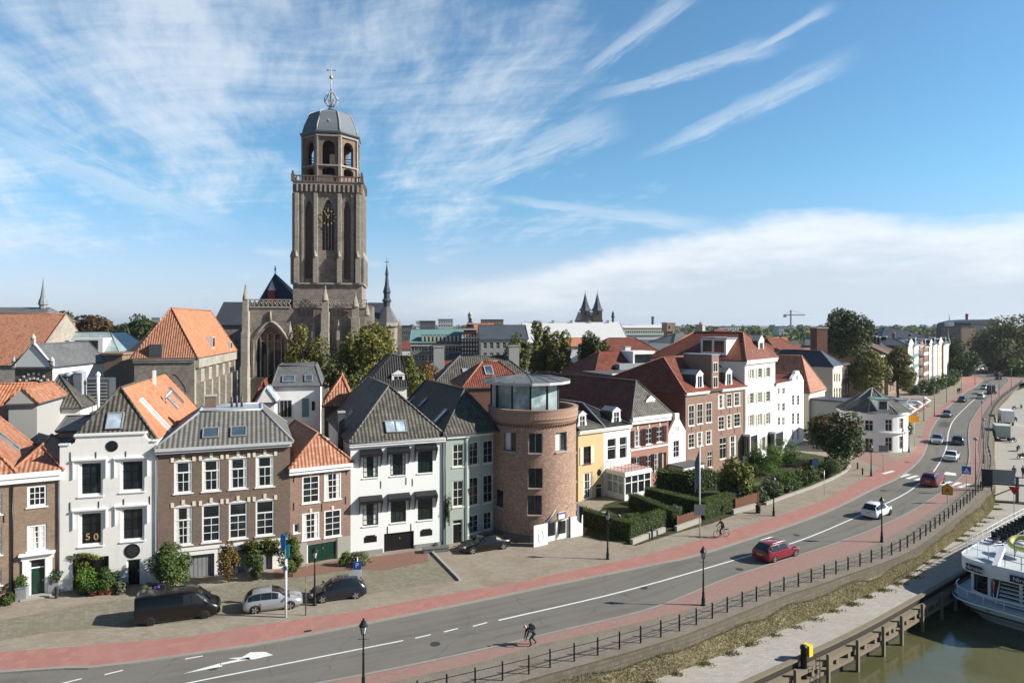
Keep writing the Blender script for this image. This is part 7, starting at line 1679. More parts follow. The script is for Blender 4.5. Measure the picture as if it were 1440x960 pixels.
# clipped hedges and garden walls
def hedge(label,path,wd,h_,m=None,m2=None,leaf=.055,dens=130,z0=0.0,rough=.03,name='hedge',base=None):
 P=[Vector((p[0],p[1]))for p in path];o=P[0];t=thing(name,label,'hedge',(o.x,o.y,z0));pts=[];nr=[];core=MB()
 for a,b in zip(P[:-1],P[1:]):
  d=b-a;L=d.length;d.normalize();n_=Vector((d.y,-d.x));a2,b2=a-o,b-o
  core.obox((*(a2-n_*(wd/2-.08)-d*(wd/2-.08)),0),(*(d*(L+wd-.16)),0),(*(n_*(wd-.16)),0),(0,0,h_-.08))
  for(org,e1,e2,nv,A)in((a2-n_*wd/2-d*wd/2,d*(L+wd),None,-n_,0),(a2+n_*wd/2-d*wd/2,d*(L+wd),None,n_,0),(a2-n_*wd/2-d*wd/2,n_*wd,None,-d,0),(b2-n_*wd/2+d*wd/2,n_*wd,None,d,0)):
   k=int(e1.length*h_*dens);r1,r2=rng.random(k),rng.random(k)
   q=np.zeros((k,3));q[:,0]=org.x+e1.x*r1;q[:,1]=org.y+e1.y*r1;q[:,2]=r2*h_;pts.append(q);nr.append(np.tile([nv.x,nv.y,.25],(k,1)))
  k=int((L+wd)*wd*dens*1.2);r1,r2=rng.random(k),rng.random(k);org=a2-n_*wd/2-d*wd/2;q=np.zeros((k,3));q[:,0]=org.x+d.x*(L+wd)*r1+n_.x*wd*r2;q[:,1]=org.y+d.y*(L+wd)*r1+n_.y*wd*r2;q[:,2]=h_;pts.append(q);nr.append(np.tile([0,0,1.],(k,1)))
 pts=np.vstack(pts)+rng.normal(scale=rough,size=(sum(map(len,pts)),3));nr=np.vstack(nr);pts[:,2]=np.maximum(pts[:,2],.02)
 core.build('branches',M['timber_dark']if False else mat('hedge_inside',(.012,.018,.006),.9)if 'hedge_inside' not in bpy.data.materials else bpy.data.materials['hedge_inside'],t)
 f=tri_mesh('foliage',leaf_quads(pts,nr,leaf),[m or M['hedge_top'],m2 or m or M['hedge_top']],rng.integers(0,2,len(pts)));f.parent=t;return t
HT=M['hedge_top']
A_,B_,C_=G(890,763).xy,G(934,745.5).xy,(6.7,68.4)
ins=lambda p,d:(p[0]+d[0],p[1]+d[1])
hedge('L shaped clipped hedge round the corner garden beside the tower',[(6.9,68.2),ins(A_,(-.2,.75)),ins(B_,(-.3,.7))],1.0,1.75)
hedge('low inner hedge inside the corner garden',[(10.6,68.6),(14.2,70.0)],.7,.8)
hedge('long dark hedge between the corner garden and the veranda',[G(951,744).xy+Vector((-.1,.9)),(13.2,73.6)],1.0,1.75)
hedge('thick bright clipped hedge along the pavement with a long arm to the veranda',[G(1028,721).xy+Vector((0,.9)),G(989,733).xy+Vector((.3,1.0)),(15.4,75.6)],1.15,1.9,dens=135)
hedge('tall rounded hedge in front of the white annex',[G(945,700).xy+Vector((0,4)),G(978,697).xy+Vector((0,2)),G(998,692).xy+Vector((0,1.5))],1.7,2.3,M['leaf_dark'],M['hedge_top'],.13,40,rough=.16)
def low_wall(label,pts,h_=.55,t_=.3,m='stone'):
 for a,b in zip(pts[:-1],pts[1:]):pass
 o=Vector((pts[0][0],pts[0][1]));mb=MB()
 for a,b in zip(pts[:-1],pts[1:]):
  a,b=Vector((a[0],a[1]))-o,Vector((b[0],b[1]))-o;d=b-a;n_=Vector((-d.y,d.x)).normalized()*t_;mb.obox((*a,0),(*d,0),(*n_,0),(0,0,h_))
 r_=mb.build('garden_wall',M[m]);r_.location=(o.x,o.y,0);return tag(r_,label,'wall')
low_wall('low stone garden wall under the corner hedge',[G(890,767).xy,G(936,749).xy])
low_wall('low stone garden wall before the brown picket gate',[G(952,748).xy,G(986,736).xy])
low_wall('low stone wall under the rusty brown garden fence',[G(1032,724).xy,G(1064,715).xy])
low_wall('long low stone garden wall curving up to the crossing',[G(u,v).xy for u,v in((1078,711),(1110,699),(1142,688),(1170,676),(1192,664),(1197,656))],.35)
random.seed(9)
k_=0
bush_labs=['mid green shrub in the border along the curving garden wall','dark shrub in the border along the curving garden wall','pale grey green shrub in the border along the curving garden wall']
bm_=[('leaf_mid','leaf_olive'),('leaf_dark','leaf_mid'),('leaf_grey','leaf_mid')]
wl=crs([G(u,v).xy for u,v in((1082,707),(1110,697),(1142,685),(1168,673),(1190,661))],12);wn=offs(wl,-1.0);wn2=offs(wl,-2.4)
for j,arr in enumerate((wn,wn2)):
 for q in arr:
  i=random.choice([0,0,1,2])if j==0 else random.choice([0,1,1]);r=random.uniform(.7,1.15)
  t=thing('garden_shrub',bush_labs[i],'shrub',(q[0]+random.uniform(-.3,.3),q[1]+random.uniform(-.3,.3),0),0,['mid green','dark','grey green'][i]+' border shrubs')
  foliage('foliage',520,r,r,r*random.uniform(.7,1.1),.13,M[bm_[i][0]],t,(0,0,r*.7),12,.42,M[bm_[i][1]])
for(lab,u,vt,vb,wp,m1,m2,n)in(('big lime green bush below the tall white house',1082,624,672,56,'leaf_lime','leaf_mid',3600),('second lime green bush towards the white gable',1110,620,658,34,'leaf_lime','leaf_mid',2200),('dark bush left of the big lime bush',1062,636,674,28,'leaf_dark','leaf_mid',1600),('dark green bush below the yellowish garden tree',1022,672,702,26,'leaf_dark','leaf_olive',1300),('broad dark shrub under the dense rusty topped tree',1172,648,672,44,'leaf_dark','leaf_mid',2000),('dark shrub west of the dark blue garden sculpture',1140,648,672,24,'leaf_dark','leaf_mid',1200),('sprawling bright shrub on the garden lawn',1112,664,690,40,'leaf_mid','leaf_lime',1700),('silvery shrub near the lamp post in the gardens',1086,676,700,24,'leaf_grey','leaf_mid',900),('round silvery bush behind the brown picket gate',954,712,730,18,'leaf_grey','leaf_mid',700),('leafy plant in the corner garden',880,722,736,14,'leaf_dark','leaf_mid',500)):
 shrub('garden_shrub',lab,u,vt,vb,wp,M[m1],n,.14,M[m2],lobes=24)
for(lab,u,vt,vb,wp,m1,n)in(('dark hedge mass before the far white row houses',1308,534,556,34,'leaf_dark',1500),('light green bush beside the far pavement',1336,522,547,26,'leaf_mid',1200),('light green bush near the far lamp posts',1322,530,552,22,'leaf_lime',900),('dark bush along the far gardens',1346,518,540,20,'leaf_dark',800),('dark hedge behind the low shop with awnings',1290,540,556,22,'leaf_dark',700),('green bush at the corner of the round white house',1281,594,612,10,'leaf_lime',400)):
 shrub('roadside_shrub',lab,u,vt,vb,wp,M[m1],n,.3 if vb<560 else.14,M['leaf_mid'],lobes=18)
 # vehicles
def m_car(name,c,metal=.0,rough=.25):
 m=mat(name,c,rough,metal,.5);b=[n for n in m.node_tree.nodes if n.type=='BSDF_PRINCIPLED'][0];b.inputs['Coat Weight'].default_value=.45;b.inputs['Coat Roughness'].default_value=.06;return m
M['tyre']=mat('tyre_rubber',(.015,.015,.016),.85);M['rim']=mat('alloy_rim',(.45,.46,.47),.3,.8);M['lamp_w']=mat('headlamp_glass',(.55,.57,.58),.12,.3);M['lamp_r']=mat('tail_lamp_red',(.30,.012,.01),.2);M['plate']=mat('number_plate_yellow',(.62,.45,.03),.5);M['carglass']=mat('car_glass',(.012,.016,.02),.05,0,.6);M['trim']=mat('black_plastic',(.02,.02,.021),.6);M['rail']=M['steel']
BODY={'hatch':[(0,.50,.50,.80,.70),(.03,.58,.62,.92,.66),(.08,.60,.80,.97,.66),(.16,.62,.95,1,.68),(.30,.62,1.0,1,.70),(.48,.61,.99,1,.70),(.60,.60,.90,1,.67),(.72,.59,.66,.99,.72),(.78,.58,.585,.97,.80),(.88,.53,.535,.93,.80),(.96,.46,.465,.85,.72),(1,.36,.365,.70,.60)],'wagon':[(0,.50,.52,.82,.70),(.02,.58,.66,.93,.68),(.06,.60,.86,.97,.67),(.14,.61,.98,1,.68),(.35,.61,1.0,1,.70),(.52,.60,.98,1,.69),(.62,.59,.88,1,.66),(.73,.58,.64,.99,.72),(.79,.57,.575,.97,.80),(.89,.52,.525,.93,.80),(.97,.45,.455,.84,.72),(1,.36,.365,.70,.60)],'sedan':[(0,.52,.525,.82,.70),(.03,.60,.605,.92,.76),(.12,.62,.63,.97,.78),(.19,.62,.70,.98,.74),(.30,.62,.96,1,.68),(.42,.62,1.0,1,.69),(.54,.61,.97,1,.68),(.64,.60,.80,1,.66),(.71,.60,.62,.99,.76),(.80,.57,.575,.97,.80),(.93,.50,.505,.90,.76),(1,.38,.385,.74,.62)],'suv':[(0,.52,.55,.84,.72),(.02,.58,.68,.94,.70),(.05,.60,.88,.98,.69),(.13,.61,.98,1,.70),(.35,.61,1.0,1,.72),(.52,.60,.98,1,.70),(.62,.60,.88,1,.68),(.73,.59,.65,.99,.74),(.79,.59,.595,.98,.82),(.90,.55,.555,.94,.82),(.97,.48,.485,.86,.74),(1,.36,.365,.72,.62)],'van':[(0,.50,.96,.92,.80),(.012,.54,.985,.97,.82),(.05,.55,1.0,1,.84),(.30,.55,1.0,1,.85),(.55,.55,1.0,1,.85),(.66,.55,.99,1,.84),(.73,.55,.93,1,.80),(.82,.54,.72,.99,.78),(.88,.52,.56,.98,.82),(.94,.47,.475,.92,.78),(.98,.41,.415,.84,.70),(1,.32,.325,.74,.62)],}
def car(label,cat,style,L,Wd,H,m,u,v,ang=None,to=None,group=None,rails=False,rim=None,clear_=.17,name=None,z=0.0,mid=None):
 g=G(u,v,z);t=thing(name or('parked_van' if style=='van' else 'car'),label,cat,(g.x,g.y,z),R(ang),group)
 st=BODY[style];hw=Wd/2;secs=[]
 for f,bz,rz,wf,rf in st:
  x=(f-.5)*L;b=bz*H;r_=max(rz*H,b+.002);low=clear_+(.10 if f<.06 or f>.95 else 0)
  secs.append([(hw*wf*.88,low),(hw*wf*.985,clear_+.18),(hw*wf,b*.72),(hw*wf*.965,b),(hw*(wf*.965*(1-min(1,(r_-b)/.25))+rf*min(1,(r_-b)/.25)*1.0)if r_-b>.02 else hw*rf*1.02,r_-min(.05,(r_-b)*.5)),(hw*rf*.86,r_),(0,r_+.012)])
 def P(i,j,s):y,z_=secs[i][j];return((st[i][0]-.5)*L,s*y,z_)
 vs=[];fs=[];n=13;
 for i in range(len(st)):vs+=[P(i,j,1)for j in range(7)]+[P(i,j,-1)for j in range(5,-1,-1)]
 for i in range(len(st)-1):
  for k in range(n-1):fs.append((i*n+k,(i+1)*n+k,(i+1)*n+k+1,i*n+k+1))
  fs.append((i*n+n-1,(i+1)*n+n-1,(i+1)*n,i*n))
 e=(len(st)-1)*n;fs+=[tuple(range(n)),tuple(range(e+n-1,e-1,-1))]
 mb=MB();mb.faces(vs,fs,0,True);bo=mb.build('body',m,t);bo.data.polygons[-1].use_smooth=False;bo.data.polygons[-2].use_smooth=False
 S=lambda i,j,s:Vector(P(i,j,s));tall=[i for i in range(len(st))if(st[i][2]-st[i][1])*H>.16];i0,i1=tall[0],tall[-1]
 for s in(1,-1):
  mb=MB();
  rng_=list(range(i0,i1))if style!='van' else[i for i in range(i0,i1)if st[i][0]>=.54]
  for i in rng_:
   a,b,c,d=S(i,3,s),S(i+1,3,s),S(i+1,4,s),S(i,4,s);o=Vector((0,s*.008,.004))
   f0=.10 if i==rng_[0]else.02;f1=.90 if i==rng_[-1]else.98
   q=lambda p0,p1,t_:p0.lerp(p1,t_)
   lo0,lo1,hi0,hi1=q(a,b,f0),q(a,b,f1),q(d,c,f0),q(d,c,f1);lo0,hi0=q(lo0,hi0,.08),q(lo0,hi0,.90);lo1,hi1=q(lo1,hi1,.08),q(lo1,hi1,.90)
   mb.poly([lo0+o,lo1+o,hi1+o,hi0+o][::s])
  mb.build('side_window',M['carglass'],t)
 def band(ia,ib,nm):
  mb=MB()
  for s0,s1 in((1,-1),):
   a,b,c,d=S(ia,4,1),S(ia,4,-1),S(ib,4,-1),S(ib,4,1);n_=(b-a).cross(c-b).normalized();up=Vector((0,0,1));n_=n_ if n_.dot(Vector((1 if nm=='windscreen' else-1,0,.4)))>0 else-n_
   a,b,c,d=a.lerp(b,.08),b.lerp(a,.08),c.lerp(d,.08),d.lerp(c,.08);a,b,c,d=a.lerp(d,.06),b.lerp(c,.06),c.lerp(b,.08),d.lerp(a,.08);o=n_*.02
   mb.poly([a+o,b+o,c+o,d+o])
  mb.build(nm,M['carglass'],t)
 front={'hatch':(8,5),'wagon':(8,5),'sedan':(8,6),'suv':(8,5),'van':(8,6)}[style];rear={'hatch':(1,3),'wagon':(1,3),'sedan':(2,4),'suv':(1,3),'van':None}[style]
 ws=MB();idx=list(range(front[1],front[0]))
 for i in idx:
  for(j0,j1)in((4,5),(5,6)):
   for s in(1,-1):
    a,b,c,d=S(i,j0,s),S(i+1,j0,s),S(i+1,j1,s),S(i,j1,s);o=Vector((.012,0,.012));k=.06 if j0==4 else 0
    ws.poly([p+o for p in(a.lerp(d,k),b.lerp(c,k),c,d)],0,True)
 ws.build('windscreen',M['carglass'],t)
 if rear:
  rw=MB()
  for i in range(rear[0],rear[1]):
   for(j0,j1)in((4,5),(5,6)):
    for s in(1,-1):
     a,b,c,d=S(i,j0,s),S(i+1,j0,s),S(i+1,j1,s),S(i,j1,s);o=Vector((-.012,0,.012));rw.poly([p+o for p in(a,b,c,d)],0,True)
  rw.build('rear_window',M['carglass'],t)
 wr=.315 if style!='suv' else.35;xw=(L*.5-.86,-L*.5+.80)if style!='van' else(L*.5-.95,-L*.5+.95)
 for x in xw:
  for s in(1,-1):
   y=s*(hw-.10);w_=MB();prof=[(wr*.62,-.10),(wr*.95,-.10),(wr,-.07),(wr,.07),(wr*.95,.10),(wr*.62,.10)]
   ring=[(r_*math.cos(a),yy,r_*math.sin(a))for r_,yy in prof for a in np.linspace(0,2*PI,20,endpoint=False)]
   w_.faces(ring,[(i*20+k,i*20+(k+1)%20,(i+1)*20+(k+1)%20,(i+1)*20+k)for i in range(len(prof)-1)for k in range(20)],0,True)
   wo=w_.build('wheel',M['tyre'],t);wo.location=(x,y,wr)
   r_=MB();c=[(wr*.62*math.cos(a),s*.07,wr*.62*math.sin(a))for a in np.linspace(0,2*PI,20,endpoint=False)];r_.slab(c,(0,s*.012,0),1)
   for k in range(5):
    a=2*PI*k/5;d=Vector((math.cos(a),0,math.sin(a)));p_=Vector((-math.sin(a),0,math.cos(a)));r_.obox(d*.04-p_*.045+Vector((0,s*.083,0)),d*wr*.56,p_*.09,(0,s*.02,0))
   r_.build('rim',[rim or M['rim'],M['trim']],wo)
   ar=MB();th=np.linspace(-.15,PI+.15,14);pts=[(x+(wr+.055)*math.cos(a),s*(hw*.998),wr+(wr+.055)*math.sin(a))for a in th];ar.slab([(x,s*(hw*.97),wr)]+[(p[0],s*hw*.985,p[2])for p in pts],(0,s*.012+.0,0));ar.build('wheel_arch',M['trim'],t)
 bz=st[-3][1]*H;tz=st[1][1]*H
 for s in(1,-1):
  y0=s*hw*.60;MB().obox((L*.5-.20,y0,bz*.86-.09),(.15,0,-.03),(-.09,s*hw*.24,0),(-.03,0,.13)).build('headlight',M['lamp_w'],t)
  MB().obox((-L*.5-.015+.05,s*hw*.58,tz-.20),(.12,0,0),(.06,s*hw*.30,0),(.03,0,.20 if style!='van' else.5)).build('tail_light',M['lamp_r'],t)
  MB().obox((L*(st[front[0]][0]-.5)-.22,s*hw*.98,bz*1.08+.06),(.14,0,0),(0,s*.19,0),(0,0,.12)).build('wing_mirror',m,t)
 MB().box(L*.5-.09,L*.5+.012,-.42,.42,clear_+.14,clear_+.30).build('grille',M['trim'],t)
 MB().box(L*.5+.004,L*.5+.022,-.26,.26,clear_+.16,clear_+.27).build('number_plate',M['plate'],t);MB().box(-L*.5-.02,-L*.5+.03,-.26,.26,tz-.26,tz-.15).build('number_plate',M['plate'],t)
 if rails:
  for s in(1,-1):MB().tube([(-L*.32,s*hw*.66,H*.985),(-L*.30,s*hw*.66,H+.05),(L*.06,s*hw*.66,H+.05),(L*.09,s*hw*.66,H*.985)],.022,6).build('roof_rail',M['steel'],t)
 if style=='van':
  for k in range(3):MB().box(-L*.40+k*1.15,-L*.40+k*1.15+.10,-hw*.82,hw*.82,H+.012,H+.07).build('roof_bar',M['trim'],t)
 return t
C_={'black':m_car('black_car_paint',(.002,.002,.002),0,.30),'silver':m_car('silver_car_paint',(.42,.44,.46),.5),'navy':m_car('dark_blue_car_paint',(.010,.013,.022)),'red':m_car('red_car_paint',(.20,.008,.022)),'white':m_car('white_car_paint',(.74,.75,.76)),'dred':m_car('crimson_car_paint',(.22,.02,.04)),'grey':m_car('grey_car_paint',(.16,.17,.19),.3),'dblue':m_car('blue_grey_car_paint',(.04,.055,.085),.2)}
def heading(u0,v0,u1,v1):a,b=G(u0,v0),G(u1,v1);return math.degrees(math.atan2(b.y-a.y,b.x-a.x))
dk=mat('dark_alloy',(.05,.05,.055),.35,.6)
car('black delivery van with roof bars parked on the cobbled forecourt','van','van',5.2,1.94,1.95,C_['black'],252,868,20,rim=dk)
car('silver three door hatchback parked between the black van and the black hatchback','car','hatch',3.95,1.66,1.46,C_['silver'],384,854.5,19)
car('black hatchback parked behind the silver one, facing it','car','hatch',4.0,1.72,1.47,C_['navy'],475,840,199)
car('black hardtop saloon parked at the foot of the round tower','car','sedan',4.6,1.74,1.42,C_['black'],681,772.5,205)
car('bright red estate car with silver roof rails driving up the road','car','wagon',4.5,1.84,1.50,C_['red'],1092,783,33,rails=True)
car('white hatchback driving in front of the second lamp post','car','hatch',4.1,1.76,1.50,C_['white'],1233,724.5,39,rim=dk)
car('crimson sport utility car on the zebra crossing','car','suv',4.5,1.86,1.60,C_['dred'],1312,680.5,44)
car('white saloon just past the zebra crossing','car','sedan',4.6,1.76,1.42,C_['white'],1338.5,646,51)
car('pale silver saloon coming towards the crossing','car','sedan',4.6,1.82,1.45,C_['silver'],1318,622.5,236)
car('dark blue car driving away beside the oncoming silver saloon','car','wagon',4.5,1.82,1.48,C_['dblue'],1347,623.5,56)
car('dark grey saloon following down the bend','car','sedan',4.6,1.82,1.45,C_['grey'],1332,585.5,232)
car('black compact car further up the bend','car','hatch',4.1,1.74,1.5,C_['navy'],1353,565,228)
car('white hatchback driving away at the top of the bend','car','hatch',4.1,1.74,1.48,C_['white'],1379.5,560,48)
car('grey car meeting the dark delivery truck','car','hatch',4.2,1.74,1.5,C_['silver'],1384,547.5,225)
car('dark car near the bridge','car','sedan',4.5,1.78,1.45,C_['black'],1404,533.5,60)
car('red van leaving towards the bridge','van','van',4.9,1.9,2.0,C_['red'],1402,528,60,name='van')
car('small black car waiting at the far bend','car','hatch',4.0,1.7,1.48,C_['black'],1385,525,230)
def truck(label,u,v,ang,L,Wd,H,cab,box,z=0.0,cat='truck',name='truck',cabm=None):
 g=G(u,v,z);t=thing(name,label,cat,(g.x,g.y,z),R(ang));hw=Wd/2
 MB().box(-L/2,L/2-cab-.1,-hw,hw,.75,H).build('box',box,t);MB().box(-L/2,L/2-.2,-.5,.5,.45,.72).build('chassis',M['trim'],t)
 if cab>.3:
  c=MB();c.slab([(L/2-cab,-hw*.95,.5),(L/2,-hw*.95,.5),(L/2,-hw*.95,1.3),(L/2-.35,-hw*.95,2.3),(L/2-cab,-hw*.95,2.4)],(0,Wd*.95,0));co=c.build('cab',cabm or M['wpaint'],t)
  MB().slab([(L/2+.012,-hw*.85,1.36),(L/2+.012,hw*.85,1.36),(L/2-.31,hw*.85,2.2),(L/2-.31,-hw*.85,2.2)],(.012,0,0)).build('windscreen',M['carglass'],co)
  for s in(1,-1):MB().box(L/2-cab+.25,L/2-.55,s*hw*.955,s*hw*.97,1.35,2.1).build('side_window',M['carglass'],co)
 else:MB().box(L/2-.1,L/2+1.1,-.06,.06,.45,.57).build('drawbar',M['trim'],t)
 for x in(-L/2+1.0,L/2-1.1 if cab>.3 else-L/2+1.9):
  for s in(1,-1):
   w=MB();pts=[(x+.42*math.cos(a),s*(hw-.28),.42+.42*math.sin(a))for a in np.linspace(0,2*PI,16,endpoint=False)];w.slab(pts,(0,s*.28,0));w.build('wheel',M['tyre'],t)
 mb=MB();[mb.box(-L/2-.02,-L/2-.001,y-.02,y+.02,.8,H-.05)for y in(-hw*.5,0,hw*.5)];mb.build('rear_door',M['lgrey'],t);return t
truck('dark grey box truck driving up the bend',1395,553.5,50,5.6,2.0,2.6,1.5,mat('dark_box',(.10,.095,.09),.6))
truck('pale green box trailer parked on the quay, nearest one',1408,618,62,4.2,2.3,2.9,.1,m_plaster('pale_green_box',(.42,.48,.43),.2),QZ,'trailer','box_trailer')
truck('white box truck parked behind the pale green trailer',1414,596,62,6.0,2.3,3.2,1.6,M['wpaint'],QZ)
# street furniture
def lamp(label,u,v,h_=4.3,z=0.0,pos=None):
 g=pos if pos is not None else G(u,v,z);t=thing('street_lamp',label,'street lamp',(g[0],g[1],z),0,'lantern posts along the street')
 MB().lathe([(.17,0),(.17,.12),(.13,.18),(.13,.55),(.10,.62),(.085,.9),(.10,.95),(.07,1.05),(.055,2.2),(.075,2.26),(.05,2.32),(.04,h_-.95),(.09,h_-.90),(.03,h_-.85)],10).tube([(-.3,0,h_-1.15),(.3,0,h_-1.15)],.018,5).build('post',M['iron'],t)
 lh=MB();lh.lathe([(.10,h_-.88),(.19,h_-.45),(.185,h_-.45)],6,smooth=False);lo=lh.build('lantern',mat('lantern_glass',(.45,.47,.46),.15)if 'lantern_glass' not in bpy.data.materials else bpy.data.materials['lantern_glass'],t)
 fr=MB();
 for k in range(6):a=k*PI/3;fr.tube([(.105*math.cos(a),.105*math.sin(a),h_-.88),(.20*math.cos(a),.20*math.sin(a),h_-.44)],.014,4)
 fr.lathe([(.25,h_-.45),(.24,h_-.40),(.13,h_-.24),(.14,h_-.20),(.05,h_-.12),(.06,h_-.06),(.01,h_)],8,smooth=False);fr.lathe([(.02,h_-.9),(.12,h_-.9),(.10,h_-.86)],8);fr.build('lantern_frame',M['iron'],lo);return t
g=W(511,868,36.8)
lamp('black lantern post cut by the bottom edge, on the river cycle path',0,0,g.z,pos=(g.x,g.y))
lamp('black lantern post on the red river path before the red estate car',989,852)
lamp('black lantern post on the red river path by the white hatchback',1240,763)
lamp('black lantern post on the forecourt east of the round tower',854.5,787)
lamp('black lantern post between the silver and black hatchbacks',442.5,852)
lamp('black lantern post at the pavement beside the garden border',1088,726)
lamp('black lantern post near the zebra crossing and round white house',1225,670)
lamp('black lantern post under the orange plate beyond the round white house',1278,636)
for i,(u,v,lab)in enumerate(((1372,692,'slim grey lamp mast just past the zebra crossing on the river side'),(1383,652,'slim grey lamp mast beside the sharp river wall bend'),(1381,616,'slim grey lamp mast on the red river path opposite the trailers'),(1394,570,'slim grey lamp mast on the river path above the bend'),(1405,556,'slim grey lamp mast near the far white hatchback'),(1422,548,'slim grey lamp mast furthest up the river path'),(1314,586,'slim grey lamp mast by the low shop with awnings'),(1299,592,'slim grey lamp mast before the striped awnings'),(1331,566,'slim grey lamp mast at the far lawn'),(1371,541,'slim grey lamp mast on the far north pavement'),(1352,552,'slim grey lamp mast near the two far walkers'))):
 g=G(u,v);t=thing('lamp_mast',lab,'lamp mast',(g.x,g.y,0));MB().tube([(0,0,0),(0,0,1.2),(0,0,6.2)],[.09,.07,.045],8).build('mast',M['dkgrey'],t);MB().lathe([(.05,6.2),(.22,6.25),(.28,6.42),(.05,6.55)],10).build('lamp_head',M['mgrey'],t)
 # iron railing along the river wall
def fence_run(label,pts,h_,step,name='railing',post=.045,rails=(.42,.86)):
 c=crs(pts,max(2,int(sum((Vector(b)-Vector(a)).length for a,b in zip(pts[:-1],pts[1:]))/step)+1));o=c[0];t=thing(name,label,'railing',(o[0],o[1],0))
 for p in c:
  q=MB();q.box(-post,post,-post,post,-.05,h_);q.lathe([(post*1.5,h_),(post*1.1,h_+.05),(0.005,h_+.08)],6);po=q.build('post',M['iron'],t);po.location=(p[0]-o[0],p[1]-o[1],0)
 for r_ in rails:MB().tube([(p[0]-o[0],p[1]-o[1],r_*h_)for p in c],.022,5).build('rail',M['iron'],t)
 return t
near=[(-12.5,32.7)]+[tuple(G(u,v).xy)for u,v in fence_px if u<=1390 and v>=679]
fence_run('long black iron railing with two rails along the river wall',near,1.1,1.62)
fence_run('low dark parapet rail continuing round the river wall bend',[tuple(G(u,v).xy)for u,v in fence_px[-9:]],.95,4.2,post=.05,rails=(.30,.55,.80,1.0))
# signs and masts
def text(s,size,m,parent,loc,rot,name='lettering',ext=.006):
 c=bpy.data.curves.new(name,'FONT');c.body=s;c.size=size;c.align_x='CENTER';c.align_y='CENTER';c.extrude=ext;c.materials.append(m)
 q=bpy.data.objects.new('tmp',c);COL.objects.link(q);dg=bpy.context.evaluated_depsgraph_get();me=bpy.data.meshes.new_from_object(q.evaluated_get(dg));bpy.data.objects.remove(q)
 o=bpy.data.objects.new(name,me);COL.objects.link(o);o.parent=parent;o.location=loc;o.rotation_euler=rot;return o
M['sblue']=mat('sign_blue_enamel',(.015,.12,.45),.4);M['sorange']=mat('sign_orange_enamel',(.75,.33,.02),.4);M['sred']=mat('sign_red_enamel',(.45,.02,.02),.4);M['swhite']=mat('sign_white_enamel',(.78,.78,.78),.4);M['syellow']=mat('sign_yellow_enamel',(.78,.55,.03),.4);M['sback']=mat('sign_grey_back',(.22,.23,.24),.5)
def pole(label,u,v,h_,cat='road sign',name='road_sign',r=.04,m=None,rz=0.0,z=0.0):
 g=G(u,v,z);t=thing(name,label,cat,(g.x,g.y,z),R(rz));MB().tube([(0,0,0),(0,0,h_)],r,8).build('pole',m or M['steel'],t);return t
t=pole('tall white mast with a curved blue and teal banner head',402,869,4.9,'banner mast','banner_mast',.085,M['swhite'])
mb=MB();mb.slab([(-.28,-.1,4.55),(-.02,-.1,4.75),(.02,-.1,5.6),(-.22,-.1,5.85),(-.34,-.1,5.6)],(0,.05,0));mb.build('banner',M['sblue'],t);MB().slab([(.02,-.12,4.05),(.3,-.12,4.2),(.24,-.12,5.1),(.02,-.12,5.0)],(0,.05,0)).build('lower_banner',mat('teal_banner',(.02,.28,.33),.5),t);MB().box(-.1,.1,-.11,-.08,3.3,3.6).build('mast_sticker',M['sblue'],t)
t=pole('blue and white parking sign on a steel pole behind the black hatchback',502.5,838,2.9);MB().box(-.3,.3,-.09,-.05,2.0,2.6).build('plate',M['sblue'],t);text('P',.5,M['swhite'],t,(0,-.095,2.3),(R(90),0,0));MB().box(-.3,.3,-.09,-.05,1.55,1.97).build('under_plate',M['swhite'],t)
t=pole('bare grey post with a small yellow tag by the lantern post',430,866,2.7,'post','sign_post',.04,M['dkgrey']);MB().box(-.05,.05,-.06,-.03,2.0,2.25).build('tag',M['syellow'],t)
t=pole('blue pedestrian crossing sign on a pole beside the zebra stripes',1359,694,3.2,rz=-30);MB().box(-.45,.45,-.09,-.05,2.35,3.25).build('plate',M['sblue'],t);mb=MB();mb.slab([(-.34,-.10,2.48),(.34,-.10,2.48),(0,-.10,3.10)],(0,-.008,0));mb.build('triangle',M['swhite'],t)
mb=MB();mb.tube([(.02,-.115,2.9),(.0,-.115,2.72),(-.07,-.115,2.55)],.02,4);mb.tube([(0,-.115,2.72),(.09,-.115,2.55)],.02,4);mb.build('walking_figure',M['black'],t)
t=pole('orange house shaped road works sign at the kerb before the crossing',1332,708,2.2,'road sign',rz=-25);mb=MB();mb.slab([(-.5,-.09,1.05),(.5,-.09,1.05),(.5,-.09,1.85),(.0,-.09,2.3),(-.5,-.09,1.85)],(0,.04,0));po=mb.build('plate',M['sorange'],t);mb=MB();q=[(-.5,1.05),(.5,1.05),(.5,1.85),(0,2.3),(-.5,1.85)];mb.tube([(x,-.10,z)for x,z in q+q[:1]],.04,4);mb.build('border',M['black'],t);text('A',.62,M['black'],t,(0,-.10,1.5),(R(90),0,0))
t=pole('orange plate on a post beside the round white house',1286,628,5.0,'road sign',rz=-25);MB().box(-1.0,.6,-.09,-.05,4.0,5.1).build('plate',M['sorange'],t)
t=pole('square sign seen from its grey back, on a pole by the corner pavement',1242,663,3.6,rz=-20);MB().box(-.55,.55,-.07,-.04,2.7,3.6).build('plate',M['sback'],t)
t=pole('tall white flagpole with a limp dark flag and a grey plate',984,755,8.6,'flagpole','flagpole',.06,M['swhite']);MB().box(-.55,.5,-.11,-.08,2.1,3.1).build('plate',M['sback'],t)
cloth((-.05,0,8.2),(-.95,.3),1.5,3.0,lambda i,j:0,droop=.72).build('flag',mat('flag_grey_blue',(.13,.17,.23),.8),t)
pole('thin plain sign pole on the pavement beside the garden wall',1159,697,3.0,'post','sign_post',.03)
